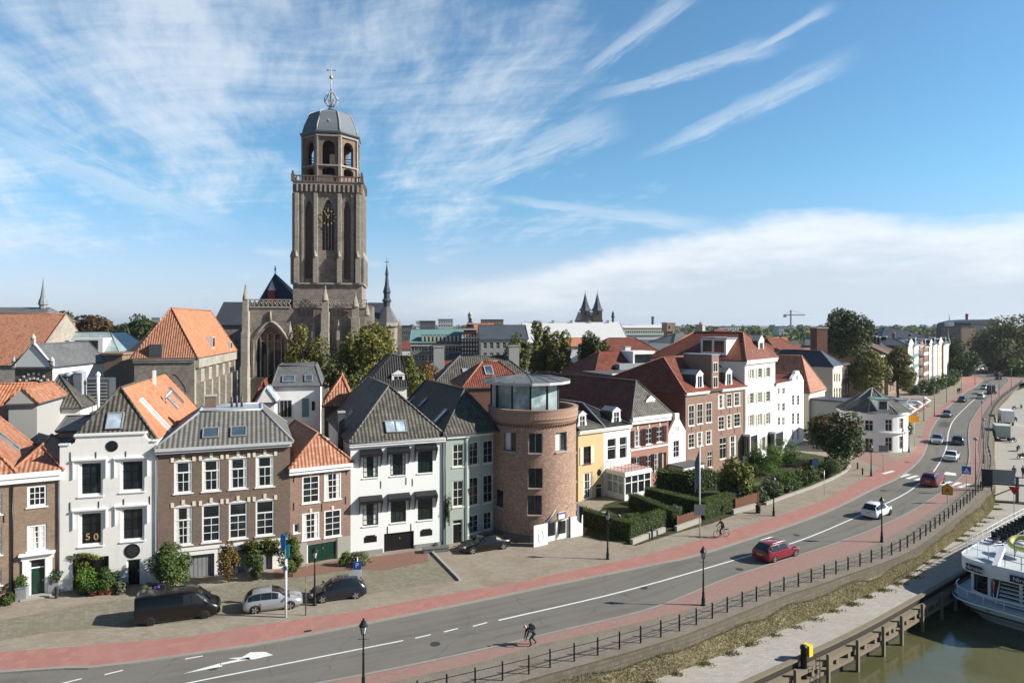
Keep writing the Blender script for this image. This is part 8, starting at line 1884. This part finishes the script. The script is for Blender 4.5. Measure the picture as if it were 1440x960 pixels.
t=pole('red and white triangular yield sign on the lower quay',1426,726,3.2,z=QZ,rz=-30);MB().slab([(-.55,-.08,3.4),(.55,-.08,3.4),(0,-.08,2.45)],(0,.04,0)).build('plate',M['sred'],t)
g=G(1388,690);t=thing('notice_board','large black notice board facing away at the end of the iron railing','notice board',(g.x,g.y,0),R(-25));MB().box(-.55,.55,-.08,.08,.6,2.6).build('panel',M['black'],t);MB().box(-.5,-.4,-.05,.05,0,.6).box(.4,.5,-.05,.05,0,.6).build('leg',M['iron'],t)
g=G(1414,706,QZ);t=thing('landing_stage_gantry','steel boarding gantry with a grey panel on the lower quay','gantry',(g.x,g.y,QZ),R(-18))
for x in(-1.8,1.2):MB().box(x-.14,x+.14,-.14,.14,0,3.2).build('post',M['dkgrey'],t)
MB().box(-2.6,1.9,-.1,.1,2.1,2.3).box(-2.6,1.9,-.08,.08,3.1,3.2).build('beam',M['dkgrey'],t);MB().box(-1.6,.9,-.2,-.12,2.35,4.0).build('panel',M['sback'],t);MB().tube([(-1.8,0,.4),(1.2,0,2.0)],.07,6).build('brace',M['dkgrey'],t);MB().box(-3,2.2,-.5,.5,0,.12).build('base',M['timber_dark'],t)
g=G(1144.5,672);t=thing('garden_sculpture','dark blue upright block standing in the gardens','sculpture',(g.x,g.y,0),R(30));MB().box(-.62,.62,-.2,.2,.15,2.5).build('slab',mat('dark_blue_glaze',(.012,.03,.06),.3),t);MB().box(-.8,.8,-.4,.4,0,.15).build('base',M['stone'],t)
def picket(label,a,b,h_,m,name='picket_fence'):
 a,b=Vector(a),Vector(b);d=b-a;L=d.length;t=thing(name,label,'fence',(a.x,a.y,0),math.atan2(d.y,d.x));mb=MB();n=int(L/.14)
 for i in range(n):mb.box(i*L/n+.01,(i+1)*L/n-.015,-.015,.015,.3,h_+.05*math.sin(i*1.7))
 mb.box(0,L,.015,.06,.45,.55);mb.box(0,L,.015,.06,h_-.25,h_-.15);mb.build('panel',m,t)
 for x in(0,L):MB().box(x-.07,x+.07,-.07,.07,0,h_+.15).build('post',m,t)
 return t
M['redwood']=m_plaster('red_brown_wood',(.16,.075,.045),.3)
picket('brown picket gate between the long dark hedge and the bright hedge',G(952,743).xy,G(984,733).xy,1.2,M['redwood'])
picket('rusty brown board fence beyond the bright clipped hedge',G(1034,719).xy,G(1066,709).xy,1.35,M['redwood'])
g=G(1066,722);t=thing('litter_bin','black litter bin at the end of the brown board fence','bin',(g.x,g.y,0));MB().lathe([(.24,0),(.27,.85),(.25,.9),(.02,.95)],12).build('body',M['iron'],t);MB().box(-.12,.12,-.29,-.25,.62,.75).build('opening',M['black'],t)
g=G(853,738);t=thing('garden_table','pale round garden table in the corner garden','table',(g.x,g.y,0));MB().lathe([(.02,.72),(.75,.72),(.75,.77),(.02,.77)],18).build('tabletop',M['wpaint'],t);MB().lathe([(.28,0),(.05,.05),(.04,.72)],10).build('leg',M['iron'],t)
for k,(dx,dy)in enumerate(((1.1,.2),(-1.0,.4),(.1,-1.1),(-.1,1.2))):
 c=thing('garden_chair',['pale chair east of the round garden table','pale chair west of the round garden table','pale chair before the round garden table','pale chair behind the round garden table'][k],'chair',(g.x+dx,g.y+dy,0),math.atan2(-dy,-dx)-PI/2)
 MB().box(-.25,.25,-.25,.25,.42,.46).build('seat',M['wpaint'],c);MB().box(-.25,.25,-.28,-.24,.46,.95).build('backrest',M['wpaint'],c)
 for x in(-.22,.22):
  for y in(-.22,.22):MB().box(x-.02,x+.02,y-.02,y+.02,0,.42).build('leg',M['wpaint'],c)
g=G(1035,700);t=thing('garden_lounger','dark covered garden seat under the yellowish tree','garden seat',(g.x,g.y,0),R(35));MB().box(-1,1,-.4,.4,.2,.5).build('seat',M['dkgrey'],t);MB().box(-1,1,.32,.42,.5,1.0).build('backrest',M['dkgrey'],t)
for x in(-.9,.9):MB().box(x-.04,x+.04,-.35,.35,0,.2).build('leg',M['iron'],t)
g=G(1078,693);t=thing('garden_bench','weathered bench on the small lawn','bench',(g.x,g.y,0),R(25));MB().box(-.8,.8,-.25,.2,.40,.46).build('seat',M['timber'],t);MB().box(-.8,.8,.2,.25,.46,.85).build('backrest',M['timber'],t)
for x in(-.7,.7):MB().box(x-.04,x+.04,-.22,.22,0,.40).build('leg',M['timber'],t)
for i,(u,v,lab)in enumerate(((79.5,842,'dark wooden post right of the black front door steps'),(1213,668,'short dark bollard, left of the pair near the crossing'),(1206,660,'short dark bollard, right of the pair near the crossing'),(917,758,'short dark bollard before the corner hedge wall'))):
 g=G(u,v);t=tag(MB().lathe([(.10,0),(.09,.75),(.12,.78),(.11,.9),(.01,1.0)],10).build('bollard',M['timber_dark']),lab,'bollard');t.location=(g.x,g.y,0)
g=G(612,778);t=thing('stone_trough','dark stone trough planter at the corner of the awning house','planter',(g.x,g.y+.3,0),R(15));MB().box(-1.1,1.1,-.35,.35,0,.42).box(-1.15,1.15,-.4,.4,.42,.5).build('trough',M['slate_grey'],t)
g=G(664,752);t=tag(MB().lathe([(.12,0),(.12,1.1),(.02,1.2)],10).build('bollard',M['lgrey']),'pale grey post before the sage green house','post');t.location=(g.x,g.y,0)
kind(sheet('drain_grate',[G(u,v).xy for u,v in((428,890.5),(438,889),(438,886.5),(428,888))],KH+.004,M['black']),'structure')
# people
M['skin']=mat('skin',(.50,.30,.22),.55);M['jeans']=mat('dark_jeans',(.025,.03,.045),.85);M['coat']=mat('dark_coat',(.02,.022,.028),.85);M['brown_coat']=mat('brown_coat',(.07,.035,.02),.85);M['shoe']=mat('dark_shoe',(.02,.018,.016),.6);M['hairm']=mat('grey_hair',(.22,.21,.20),.8);M['greycoat']=mat('grey_coat',(.10,.10,.11),.85)
def person(label,loc,rz,J,top,legs,scale=1.0,bald=False,hair=True,z=0.0,extra=None):
 """J: joint positions (facing +x). one skinned continuous body, coloured by the limb each face belongs to"""
 t=thing('person',label,'person',(loc[0],loc[1],z),R(rz));E=[];names=['pelvis','waist','chest','neck','head','crown','shl','ell','hal','fil','shr','elr','har','fir','hil','knl','anl','tol','hir','knr','anr','tor']
 rad=dict(pelvis=.16,waist=.15,chest=.17,neck=.06,head=.10,crown=.07,shl=.075,ell=.05,hal=.036,fil=.026,shr=.075,elr=.05,har=.036,fir=.026,hil=.10,knl=.065,anl=.045,tol=.04,hir=.10,knr=.065,anr=.045,tor=.04)
 ed=[('pelvis','waist','T'),('waist','chest','T'),('chest','neck','T'),('neck','head','S'),('head','crown','S'),('chest','shl','T'),('shl','ell','T'),('ell','hal','T'),('hal','fil','S'),('chest','shr','T'),('shr','elr','T'),('elr','har','T'),('har','fir','S'),('pelvis','hil','L'),('hil','knl','L'),('knl','anl','L'),('anl','tol','F'),('pelvis','hir','L'),('hir','knr','L'),('knr','anr','L'),('anr','tor','F')]
 me=bpy.data.meshes.new('body');ix={n:i for i,n in enumerate(names)};me.from_pydata([J[n]for n in names],[(ix[a],ix[b])for a,b,c in ed],[]);o=bpy.data.objects.new('body',me);COL.objects.link(o)
 sk=o.modifiers.new('skin','SKIN');sk.use_smooth_shade=True;ss=o.modifiers.new('sub','SUBSURF');ss.levels=ss.render_levels=2
 for i,n in enumerate(names):me.skin_vertices[0].data[i].radius=(rad[n],rad[n]*(.72 if n in('pelvis','waist','chest')else 1));me.skin_vertices[0].data[i].use_root=n=='pelvis'
 dg=bpy.context.evaluated_depsgraph_get();dg.update();me2=bpy.data.meshes.new_from_object(o.evaluated_get(dg));me2.name='body';o.modifiers.clear();o.data=me2;me2.materials.clear()
 for m in(top,legs,M['skin'],M['shoe']):me2.materials.append(m)
 mi={'T':0,'L':1,'S':2,'F':3};segs=[(Vector(J[a]),Vector(J[b]),mi[c])for a,b,c in ed]
 for f in me2.polygons:
  c=f.center;best=min(segs,key=lambda s:(c-(s[0]+(s[1]-s[0])*max(0,min(1,(c-s[0]).dot(s[1]-s[0])/max(1e-6,(s[1]-s[0]).length_squared))))).length);f.material_index=best[2];f.use_smooth=True
 o.parent=t;H=Vector(J['head']);up=(Vector(J['crown'])-H).normalized();fw=Vector((1,0,0));fw=(fw-up*fw.dot(up)).normalized();sd=up.cross(fw)
 nz=MB().tube([H+fw*.09+up*.02,H+fw*.125-up*.02],[.012,.02],6).build('nose',M['skin'],t);ey=MB()
 for s in(1,-1):ey.lathe([(.001,-.012),(.012,0),(.001,.012)],8,H+fw*.092+sd*.036*s+up*.035);
 ey.build('eye',M['black'],t)
 for s in(1,-1):MB().lathe([(.001,-.035),(.02,0),(.001,.03)],8,H+sd*.10*s).build('ear',M['skin'],t)
 if hair:
  hb=MB();vs=[];
  for i in range(6):
   for k in range(12):
    a=2*PI*k/12;p=(i/5)*1.5;q=up*math.cos(p)*.125+(fw*math.cos(a)+sd*math.sin(a))*math.sin(p)*.115-fw*.015+up*.03
    if math.cos(a)>.3 and i>3:q=q*.8
    vs.append(H+q)
  hb.faces(vs,[(i*12+k,i*12+(k+1)%12,(i+1)*12+(k+1)%12,(i+1)*12+k)for i in range(5)for k in range(12)],0,True);hb.build('hair',M['hairm']if bald else M['shoe'],t)
 if extra:extra(t)
 return t
WALK=dict(pelvis=(0,0,.93),waist=(.01,0,1.1),chest=(.03,0,1.34),neck=(.04,0,1.5),head=(.06,0,1.62),crown=(.06,0,1.73),shl=(.02,.20,1.40),ell=(-.10,.25,1.13),hal=(.02,.26,.90),fil=(.05,.26,.80),shr=(.02,-.20,1.40),elr=(.08,-.25,1.13),har=(.24,-.25,.95),fir=(.30,-.24,.87),hil=(.02,.10,.88),knl=(.18,.10,.48),anl=(.20,.10,.08),tol=(.36,.11,.04),hir=(-.02,-.10,.88),knr=(-.02,-.10,.46),anr=(-.28,-.10,.12),tor=(-.16,-.11,.03))
STAND=dict(WALK,ell=(-.02,.26,1.12),hal=(.06,.26,.88),fil=(.08,.25,.78),elr=(-.02,-.26,1.12),har=(.06,-.26,.88),fir=(.08,-.25,.78),knl=(.03,.11,.48),anl=(0,.11,.08),tol=(.17,.13,.04),knr=(.03,-.11,.48),anr=(0,-.11,.08),tor=(.17,-.13,.04))
BEND=dict(pelvis=(-.25,0,.78),waist=(-.10,0,.90),chest=(.14,0,1.0),neck=(.27,0,1.12),head=(.36,0,1.22),crown=(.40,0,1.32),shl=(.16,.19,.99),ell=(.28,.22,.72),hal=(.34,.16,.48),fil=(.38,.13,.38),shr=(.16,-.19,.99),elr=(.26,-.22,.72),har=(.33,-.16,.47),fir=(.37,-.13,.37),hil=(-.24,.11,.74),knl=(.10,.14,.46),anl=(-.02,.13,.08),tol=(.15,.14,.04),hir=(-.26,-.11,.74),knr=(-.16,-.13,.38),anr=(-.42,-.12,.12),tor=(-.28,-.13,.03))
RIDE=dict(pelvis=(-.22,0,.98),waist=(-.15,0,1.13),chest=(-.02,0,1.36),neck=(.03,0,1.50),head=(.08,0,1.62),crown=(.09,0,1.73),shl=(-.02,.19,1.42),ell=(.18,.25,1.18),hal=(.42,.24,1.04),fil=(.50,.22,1.02),shr=(-.02,-.19,1.42),elr=(.18,-.25,1.18),har=(.42,-.24,1.04),fir=(.50,-.22,1.02),hil=(-.18,.10,.94),knl=(.20,.11,.74),anl=(.10,.12,.36),tol=(.24,.12,.30),hir=(-.18,-.10,.94),knr=(.10,-.11,.54),anr=(-.05,-.12,.17),tor=(.09,-.12,.11))
g=G(746,909)
def pack(t):MB().slab([(-.26,-.17,1.0),(.08,-.17,1.12),(.08,-.17,1.26),(-.08,-.17,1.32),(-.26,-.17,1.2)],(0,.34,0)).build('backpack',M['coat'],t)
person('man with a shaved head and dark backpack bending down on the red river path',(g.x,g.y),195,BEND,M['coat'],M['jeans'],hair=False,z=KH,extra=pack)
def bicycle(label,loc,rz,z=0.0):
 t=thing('bicycle',label,'bicycle',(loc[0],loc[1],z),R(rz))
 for x,nm in((-.52,'rear'),(.55,'front')):
  w=MB();w.tube([(x+.34*math.cos(a),0,.35+.34*math.sin(a))for a in np.linspace(0,2*PI,25)],.022,6,cap=False);wo=w.build('wheel',M['tyre'],t)
  sp=MB();[sp.tube([(x,0,.35),(x+.33*math.cos(a),0,.35+.33*math.sin(a))],.005,3)for a in np.linspace(0,2*PI,12,endpoint=False)];sp.lathe([(.03,-.03),(.03,.03)],6,(x,0,.35));sp.build('spoke',M['steel'],wo)
 f=MB();f.tube([(-.52,0,.35),(-.08,0,.30),(-.20,0,.86)],.02,6);f.tube([(-.08,0,.30),(.42,0,.78)],.02,6);f.tube([(-.18,0,.72),(.42,0,.84)],.018,6);f.tube([(-.52,0,.35),(-.18,0,.72)],.015,6);f.tube([(.55,0,.35),(.40,0,.98)],.018,6);f.build('frame',M['iron'],t)
 MB().tube([(.30,.26,1.03),(.44,.14,1.03),(.40,0,.98),(.44,-.14,1.03),(.30,-.26,1.03)],.016,6).build('handlebar',M['steel'],t);MB().box(-.34,-.08,-.08,.08,.88,.93).build('saddle',M['iron'],t);MB().box(-.80,-.34,-.07,.07,.72,.75).build('carrier',M['iron'],t);MB().tube([(-.08,-.14,.18),(-.08,0,.30),(-.08,.14,.42)],.015,5).build('pedal',M['steel'],t);return t
g=G(1014.5,756.5);bicycle('black bicycle ridden on the red cycle path',(g.x,g.y),200,KH)
person('cyclist in a brown jacket riding on the red cycle path',(g.x,g.y),200,RIDE,M['brown_coat'],M['jeans'],z=KH)
for lab,u,v,rz,z,J,tp in(('pedestrian in a grey coat on the lower quay behind the gantry',1426,672,80,QZ,STAND,M['greycoat']),('second figure in dark clothes at the far edge of the lower quay',1439,672,200,QZ,STAND,M['coat']),('walker in dark coat on the far pavement, nearer one',1347,554,50,KH,WALK,M['coat']),('walker in brown jacket on the far pavement, just behind the other',1349.5,553,50,KH,WALK,M['brown_coat'])):
 g=G(u,v,z);person(lab,(g.x,g.y),rz,J,tp,M['jeans'],z=z)
def motorbike(label,u,v,rz):
 g=G(u,v,QZ);t=thing('motorcycle',label,'motorcycle',(g.x,g.y,QZ),R(rz),'motorcycles on the lower quay')
 for x in(-.65,.75):w=MB();w.tube([(x+.26*math.cos(a),0,.31+.26*math.sin(a))for a in np.linspace(0,2*PI,17)],.055,6,cap=False);w.build('wheel',M['tyre'],t)
 MB().slab([(-.7,-.13,.62),(-.2,-.13,.72),(.15,-.13,.95),(.45,-.13,.92),(.55,-.13,.6),(.1,-.13,.28),(-.4,-.13,.3)],(0,.26,0)).build('body',M['black'],t);MB().box(-.75,-.05,-.14,.14,.74,.84).build('seat',M['trim'],t);MB().tube([(.30,.35,1.05),(.45,.1,1.02),(.45,-.1,1.02),(.30,-.35,1.05)],.02,6).build('handlebar',M['steel'],t);MB().tube([(.75,0,.31),(.45,0,1.0)],.04,6).build('fork',M['steel'],t);MB().tube([(.1,-.18,.3),(-.7,-.2,.38)],.06,8).build('exhaust',M['steel'],t)
for i,(u,v,a)in enumerate(((1424,622,20),(1432,634,40),(1437,645,10),(1428,592,70),(1426,576,30),(1436,574,60))):motorbike(['motorcycle parked nearest the pale green trailer','motorcycle in the middle of the parked line on the quay','motorcycle parked nearest the gantry','motorcycle beside the white box truck','motorcycle far up the quay by the wall','motorcycle at the far eastern edge of the quay'][i],u,v,a)
# timber quay front
i0=int(np.argmin(np.abs(quayE[:,0]+6)));i1=int(np.argmin(np.abs(quayE[:,0]-52)));qe=crs([tuple(q)for q in quayE[i0:i1:4]],90)
o=qe[0];t=thing('timber_fender','weathered timber fender beams and posts along the quay edge above the water','quay timber',(o[0],o[1],0));loc_=lambda a:[(p[0]-o[0],p[1]-o[1])for p in a]
def beam(name,d0,d1,z0,z1,m):
 a,b=offs(qe,d0)-o,offs(qe,d1)-o;mb=MB();strip_mesh(mb,a,b,z1,z1);strip_mesh(mb,b,b,z1,z0);strip_mesh(mb,a,a,z0,z1);strip_mesh(mb,b,a,z0,z0);return mb.build(name,m,t)
beam('cap_beam',-.10,.22,QZ+.01,QZ+.16,M['timber']);beam('waling',.10,.55,QZ-.75,QZ-.45,M['timber']);beam('waling',.14,.62,QZ-1.35,QZ-1.12,M['timber'])
L_=np.r_[0,np.cumsum(np.linalg.norm(np.diff(qe,axis=0),axis=1))]
tq=np.gradient(qe,axis=0);tq/=np.linalg.norm(tq,axis=1)[:,None]
for s in np.arange(1,L_[-1],3.4):
 k=int(np.searchsorted(L_,s));p=qe[k]-o;d=tq[k];n_=np.array([d[1],-d[0]]);mb=MB();q=p+n_*.62;mb.obox((q[0]-d[0]*.10,q[1]-d[1]*.10,WZ-1),(d[0]*.20,d[1]*.20,0),(n_[0]*.2,n_[1]*.2,0),(0,0,QZ-WZ+1.0));mb.build('fender_post',M['timber'],t)
for s in np.arange(1.55,L_[-1],1.13):
 k=int(np.searchsorted(L_,s));p=qe[min(k,len(qe)-1)]-o;d=tq[min(k,len(qe)-1)];n_=np.array([d[1],-d[0]]);mb=MB();q=p+n_*.16;mb.obox((q[0]-d[0]*.16,q[1]-d[1]*.16,QZ-1.12),(d[0]*.32,d[1]*.32,0),(n_[0]*.36,n_[1]*.36,0),(0,0,.37));mb.build('spacer_block',M['timber'],t)
g=G(1137,928,QZ);k=int(np.argmin(np.linalg.norm(qe-np.array(g.xy),axis=1)));p=qe[k];d=tq[k];n_=np.array([d[1],-d[0]])
t=thing('mooring_post','black mooring post with a yellow marker and iron ladder at the quay edge','mooring post',(p[0]+n_[0]*.35,p[1]+n_[1]*.35,QZ),math.atan2(d[1],d[0]));MB().lathe([(.20,-2),(.20,.75),(.26,.8),(.2,1.0),(.02,1.05)],12).build('post',M['iron'],t);MB().box(.22,.62,-.25,.25,.25,.95).build('marker',M['syellow'],t)
mb=MB();[mb.tube([(.55,-.5,z),(1.0,-.5,z)],.022,5)for z in np.arange(-2.0,.2,.28)];[mb.tube([(x,-.5,-2.1),(x,-.5,.3)],.028,5)for x in(.55,1.0)];mb.build('ladder',M['iron'],t)
# the white passenger boat
dv=Vector((.79,.613));rv=Vector((.613,-.79));C0=Vector((37.0,56.6))+dv*1.2+rv*-.5
bt=thing('passenger_boat','white passenger boat with navy trim moored stern first at the quay','boat',(C0.x,C0.y,WZ),math.atan2(dv.y,dv.x))
BW=9.6;BL=34.0
def end_curve(inset=0.0,bulge=2.6,n=16):
 "plan outline of one side-to-side stern, from quay side (y=0) to river side (y=-BW)"
 out=[]
 for k in range(n+1):
  s=k/n;yy=-BW/2+(BW/2-inset)*math.cos(PI*s);e=abs(math.cos(PI*s));x=bulge*(1-(1-e**6)**.5*1.0)-bulge+inset*.9;out.append((x,yy))
 return out
def outline(inset,bulge=2.6):
 e=end_curve(inset,bulge);return[(BL-6,e[0][1])]+e+[(BL-6,e[-1][1]),(BL,-BW/2)]
def loft(rings,m,name,smooth=True,parent=bt,mi=None):
 n=len(rings[0][0]);vs=[(p[0],p[1],z)for r_,z in rings for p in r_];mb=MB()
 for i in range(len(rings)-1):mb.faces([vs[i*n+k]for k in range(n)]+[vs[(i+1)*n+k]for k in range(n)],[(k,(k+1)%n,n+(k+1)%n,n+k)for k in range(n)],(mi[i]if mi else 0),False)
 return mb.build(name,m,parent)
M['boat_white']=m_paint('boat_white_paint',(.80,.81,.82),.35,.02);M['boat_navy']=mat('boat_navy_paint',(.012,.018,.05),.35);M['boat_deck']=m_plaster('boat_grey_deck',(.46,.49,.52),.2)
hull=loft([(outline(1.7,1.8),-.5),(outline(1.2,2.0),.25),(outline(.55,2.4),.95),(outline(.42,2.45),1.12),(outline(.30,2.5),1.28),(outline(.0,2.6),1.9)],[M['boat_white'],M['boat_navy']],'hull',mi=[0,0,1,0,0])
MB().prism(outline(.05),1.80,1.90).build('main_deck',M['boat_deck'],bt)
loft([(outline(-.06,2.66),1.62),(outline(-.10,2.7),1.70),(outline(-.06,2.66),1.78)],M['boat_white'],'rubbing_strake')
cab_o=outline(.95,2.0);z0,z1,z2=1.9,3.95,5.0
loft([(outline(1.05,1.9),z0+.25),(outline(1.05,1.9),z1-.05)],M['carglass'],'saloon_window');loft([(cab_o,z0),(cab_o,z0+.3)],M['boat_white'],'saloon_sill')
mb=MB();q=outline(.98,1.95)
for i in range(0,18,3):mb.box(q[i][0]-.10,q[i][0]+.10,q[i][1]-.10,q[i][1]+.10,z0,z1)
for i in range(14):mb.box(2+2*i,2.2+2*i,q[1][1]-.06,q[1][1]+.06,z0,z1)
mb.build('window_mullion',M['boat_white'],bt)
loft([(outline(.55,2.3),z1-.06),(outline(.42,2.4),z1),(outline(.40,2.4),z2)],M['boat_white'],'upper_bulwark');MB().prism(outline(.42,2.4),z2-.25,z2-.12).build('upper_deck',M['boat_deck'],bt)
st_=MB();
for k in range(7):st_.box(-1.9+.14*k,-1.5+.14*k,-5.6,-3.5,z0+.15+.28*k,z0+.2+.28*k)
st_.tube([(-2.0,-5.7,z0+.1),(-.9,-5.7,z1)],.05,5);st_.tube([(-2.0,-3.4,z0+.1),(-.9,-3.4,z1)],.05,5);st_.build('stairs',M['boat_white'],bt);MB().box(-1.0,-.9,-5.7,-3.3,z0+.1,z1-.1).build('stair_well',M['black'],bt)
e=end_curve(.12,2.55,20);mb=MB();mb.tube([(x,y,z0+.62)for x,y in e],.045,5);[mb.tube([(x,y,z0),(x,y,z0+.62)],.03,5)for x,y in e[1:-1:2]];mb.build('stern_rail',M['boat_white'],bt)
nb=lambda k:e[k]
for(s0,s1)in((.215,.335),(.47,.60)):
 ee=end_curve(.36,2.46,100);p,q=Vector((*ee[int(s0*100)],0)),Vector((*ee[int(s1*100)],0));d=(q-p);n_=Vector((d.y,-d.x,0)).normalized();n_=n_ if n_.x<0 else-n_
 b=MB().obox(p+n_*.04+Vector((0,0,z1+.16)),d,n_*.05,(0,0,.52)).build('name_board',M['boat_navy'],bt);c=(p+q)/2+n_*.10+Vector((0,0,z1+.42));ang=math.atan2(d.y,d.x);text('Nirvana',.44,M['swhite'],b,c,(R(90),0,ang))
def rail(path,z0,h_,m,name,n=2,step=1.2,r=.025):
 mb=MB();P=[Vector((x,y,0))for x,y in path]
 for k in range(n):zz=z0+h_*(k+1)/n;mb.tube([p+Vector((0,0,zz))for p in P],r,5)
 for a,b in zip(P[:-1],P[1:]):
  m_=max(1,int((b-a).length/step))
  for i in range(m_+1):q=a.lerp(b,i/m_);mb.tube([q+Vector((0,0,z0)),q+Vector((0,0,z0+h_))],r,5)
 return mb.build(name,m,bt)
rail([(-.2,-.8),(10,-.55),(BL-7,-.55)],z2-.1,1.15,M['boat_white'],'deck_railing',3);rail([(-.2,-.8),(-.4,-2.4),(1.2,-3.0)],z2-.1,1.1,M['boat_white'],'deck_railing',2,.8);rail([(-1.3,-3.8),(-1.5,-6),(0,-8.3)],z2-.1,1.05,M['iron'],'deck_railing',2,.9);rail([(1.6,-3.6),(3.6,-3.2),(3.6,-5.6),(1.6,-6.2)],z2-.1,1.1,M['iron'],'deck_railing',2,.9);rail([(6,-2.6),(BL-7,-2.6)],z2-.1,.9,M['boat_white'],'deck_railing',2,1.6)
MB().obox((-1.9,-3.1,z1+.6),(2.5,.2,1.1),(0,-.38,0),(-.12,0,.34)).build('davit',M['boat_white'],bt)
lr=MB();c=Vector((2.6,-3.9,z2+1.0));lr.tube([c+Vector((.85*math.cos(a),.85*math.sin(a),.28*math.cos(a)))for a in np.linspace(0,2*PI,25)],.22,8,cap=False);lr.build('life_ring',mat('life_ring_yellow',(.55,.52,.18),.7),bt);MB().lathe([(.01,.05),(.72,.0),(.70,-.06)],18,c).build('ring_cover',M['boat_white'],bt)
MB().box(5.2,7.2,-5.8,-4.4,z2-.12,z2+.9).build('deck_locker',M['boat_white'],bt);MB().box(2.6,3.4,-7.4,-6.6,z2-.12,z2+1.2).build('deck_locker',M['mgrey'],bt);MB().box(12,19,-7.2,-2.9,z2-.12,z2+2.5).build('wheelhouse',M['boat_white'],bt);MB().box(11.9,12,-7,-3.1,z2+1,z2+2.1).build('wheelhouse_window',M['carglass'],bt)
for i in range(12):
 for yy in(-1.2,-1.9):s=MB();x=4.5+i*1.0;s.box(x,x+.45,yy-.25,yy+.25,z2+.3,z2+.38);s.box(x+.40,x+.46,yy-.25,yy+.25,z2+.38,z2+.85);s.box(x+.05,x+.4,yy-.03,yy+.03,z2-.12,z2+.3);s.build('deck_seat',M['coat'],bt)
fl=thing('stern_flag','red white and blue flag hanging at the stern of the boat','flag',(C0.x,C0.y,WZ),math.atan2(dv.y,dv.x));MB().tube([(-2.1,-3.3,z0+.3),(-2.9,-3.4,z1+.3)],.03,6).build('staff',M['boat_white'],fl);cloth((-2.85,-3.4,z1+.2),(.6,-.8),.8,1.0,lambda i,j:0 if i<.36 else 1 if i<.66 else 2,droop=.7).build('cloth',[M['sred'],M['swhite'],M['navy']],fl)
MB().lathe([(.02,-.02),(.22,0),(.22,.04),(.02,.05)],14,(-2.35,-3.0,1.45)).build('hawse_plate',M['mgrey'],bt)
hh=[o for o in bpy.data.objects if o.get('label','').startswith('white plastered house with a raised')][0]
dd=Vector((math.cos(hh.rotation_euler.z),math.sin(hh.rotation_euler.z)))
for ch_,u in(('5',123.5),('0',135)):
 g=along(Vector((hh.location.x,hh.location.y))+Vector((-dd.y,dd.x))*.11,math.degrees(hh.rotation_euler.z),u);z=CAMZ-(751-HV)/FPX*g.y
 bl=thing('number_balloon','golden figure %s balloon standing in the lower window of the white house'%{'5':'five','0':'zero'}[ch_],'balloon',(g.x,g.y,z-.5),hh.rotation_euler.z);text(ch_,.7,M['gilt'],bl,(0,0,.30),(R(90),0,0),'figure',.03)
 # thin air over the town
hm=bpy.data.materials.new('thin_haze');hm.use_nodes=True;t_=NT(hm.node_tree);t_.n.clear()
pv=t_.node('ShaderNodeVolumePrincipled',{'Color':(.80,.88,1.0,1),'Density':0.8e-4,'Anisotropy':.3});t_.node('ShaderNodeOutputMaterial',{'Volume':pv.outputs[0]})
hz=MB().box(-7100,7100,-300,9100,-8,82).build('haze',hm,uv=False);kind(hz,'stuff')
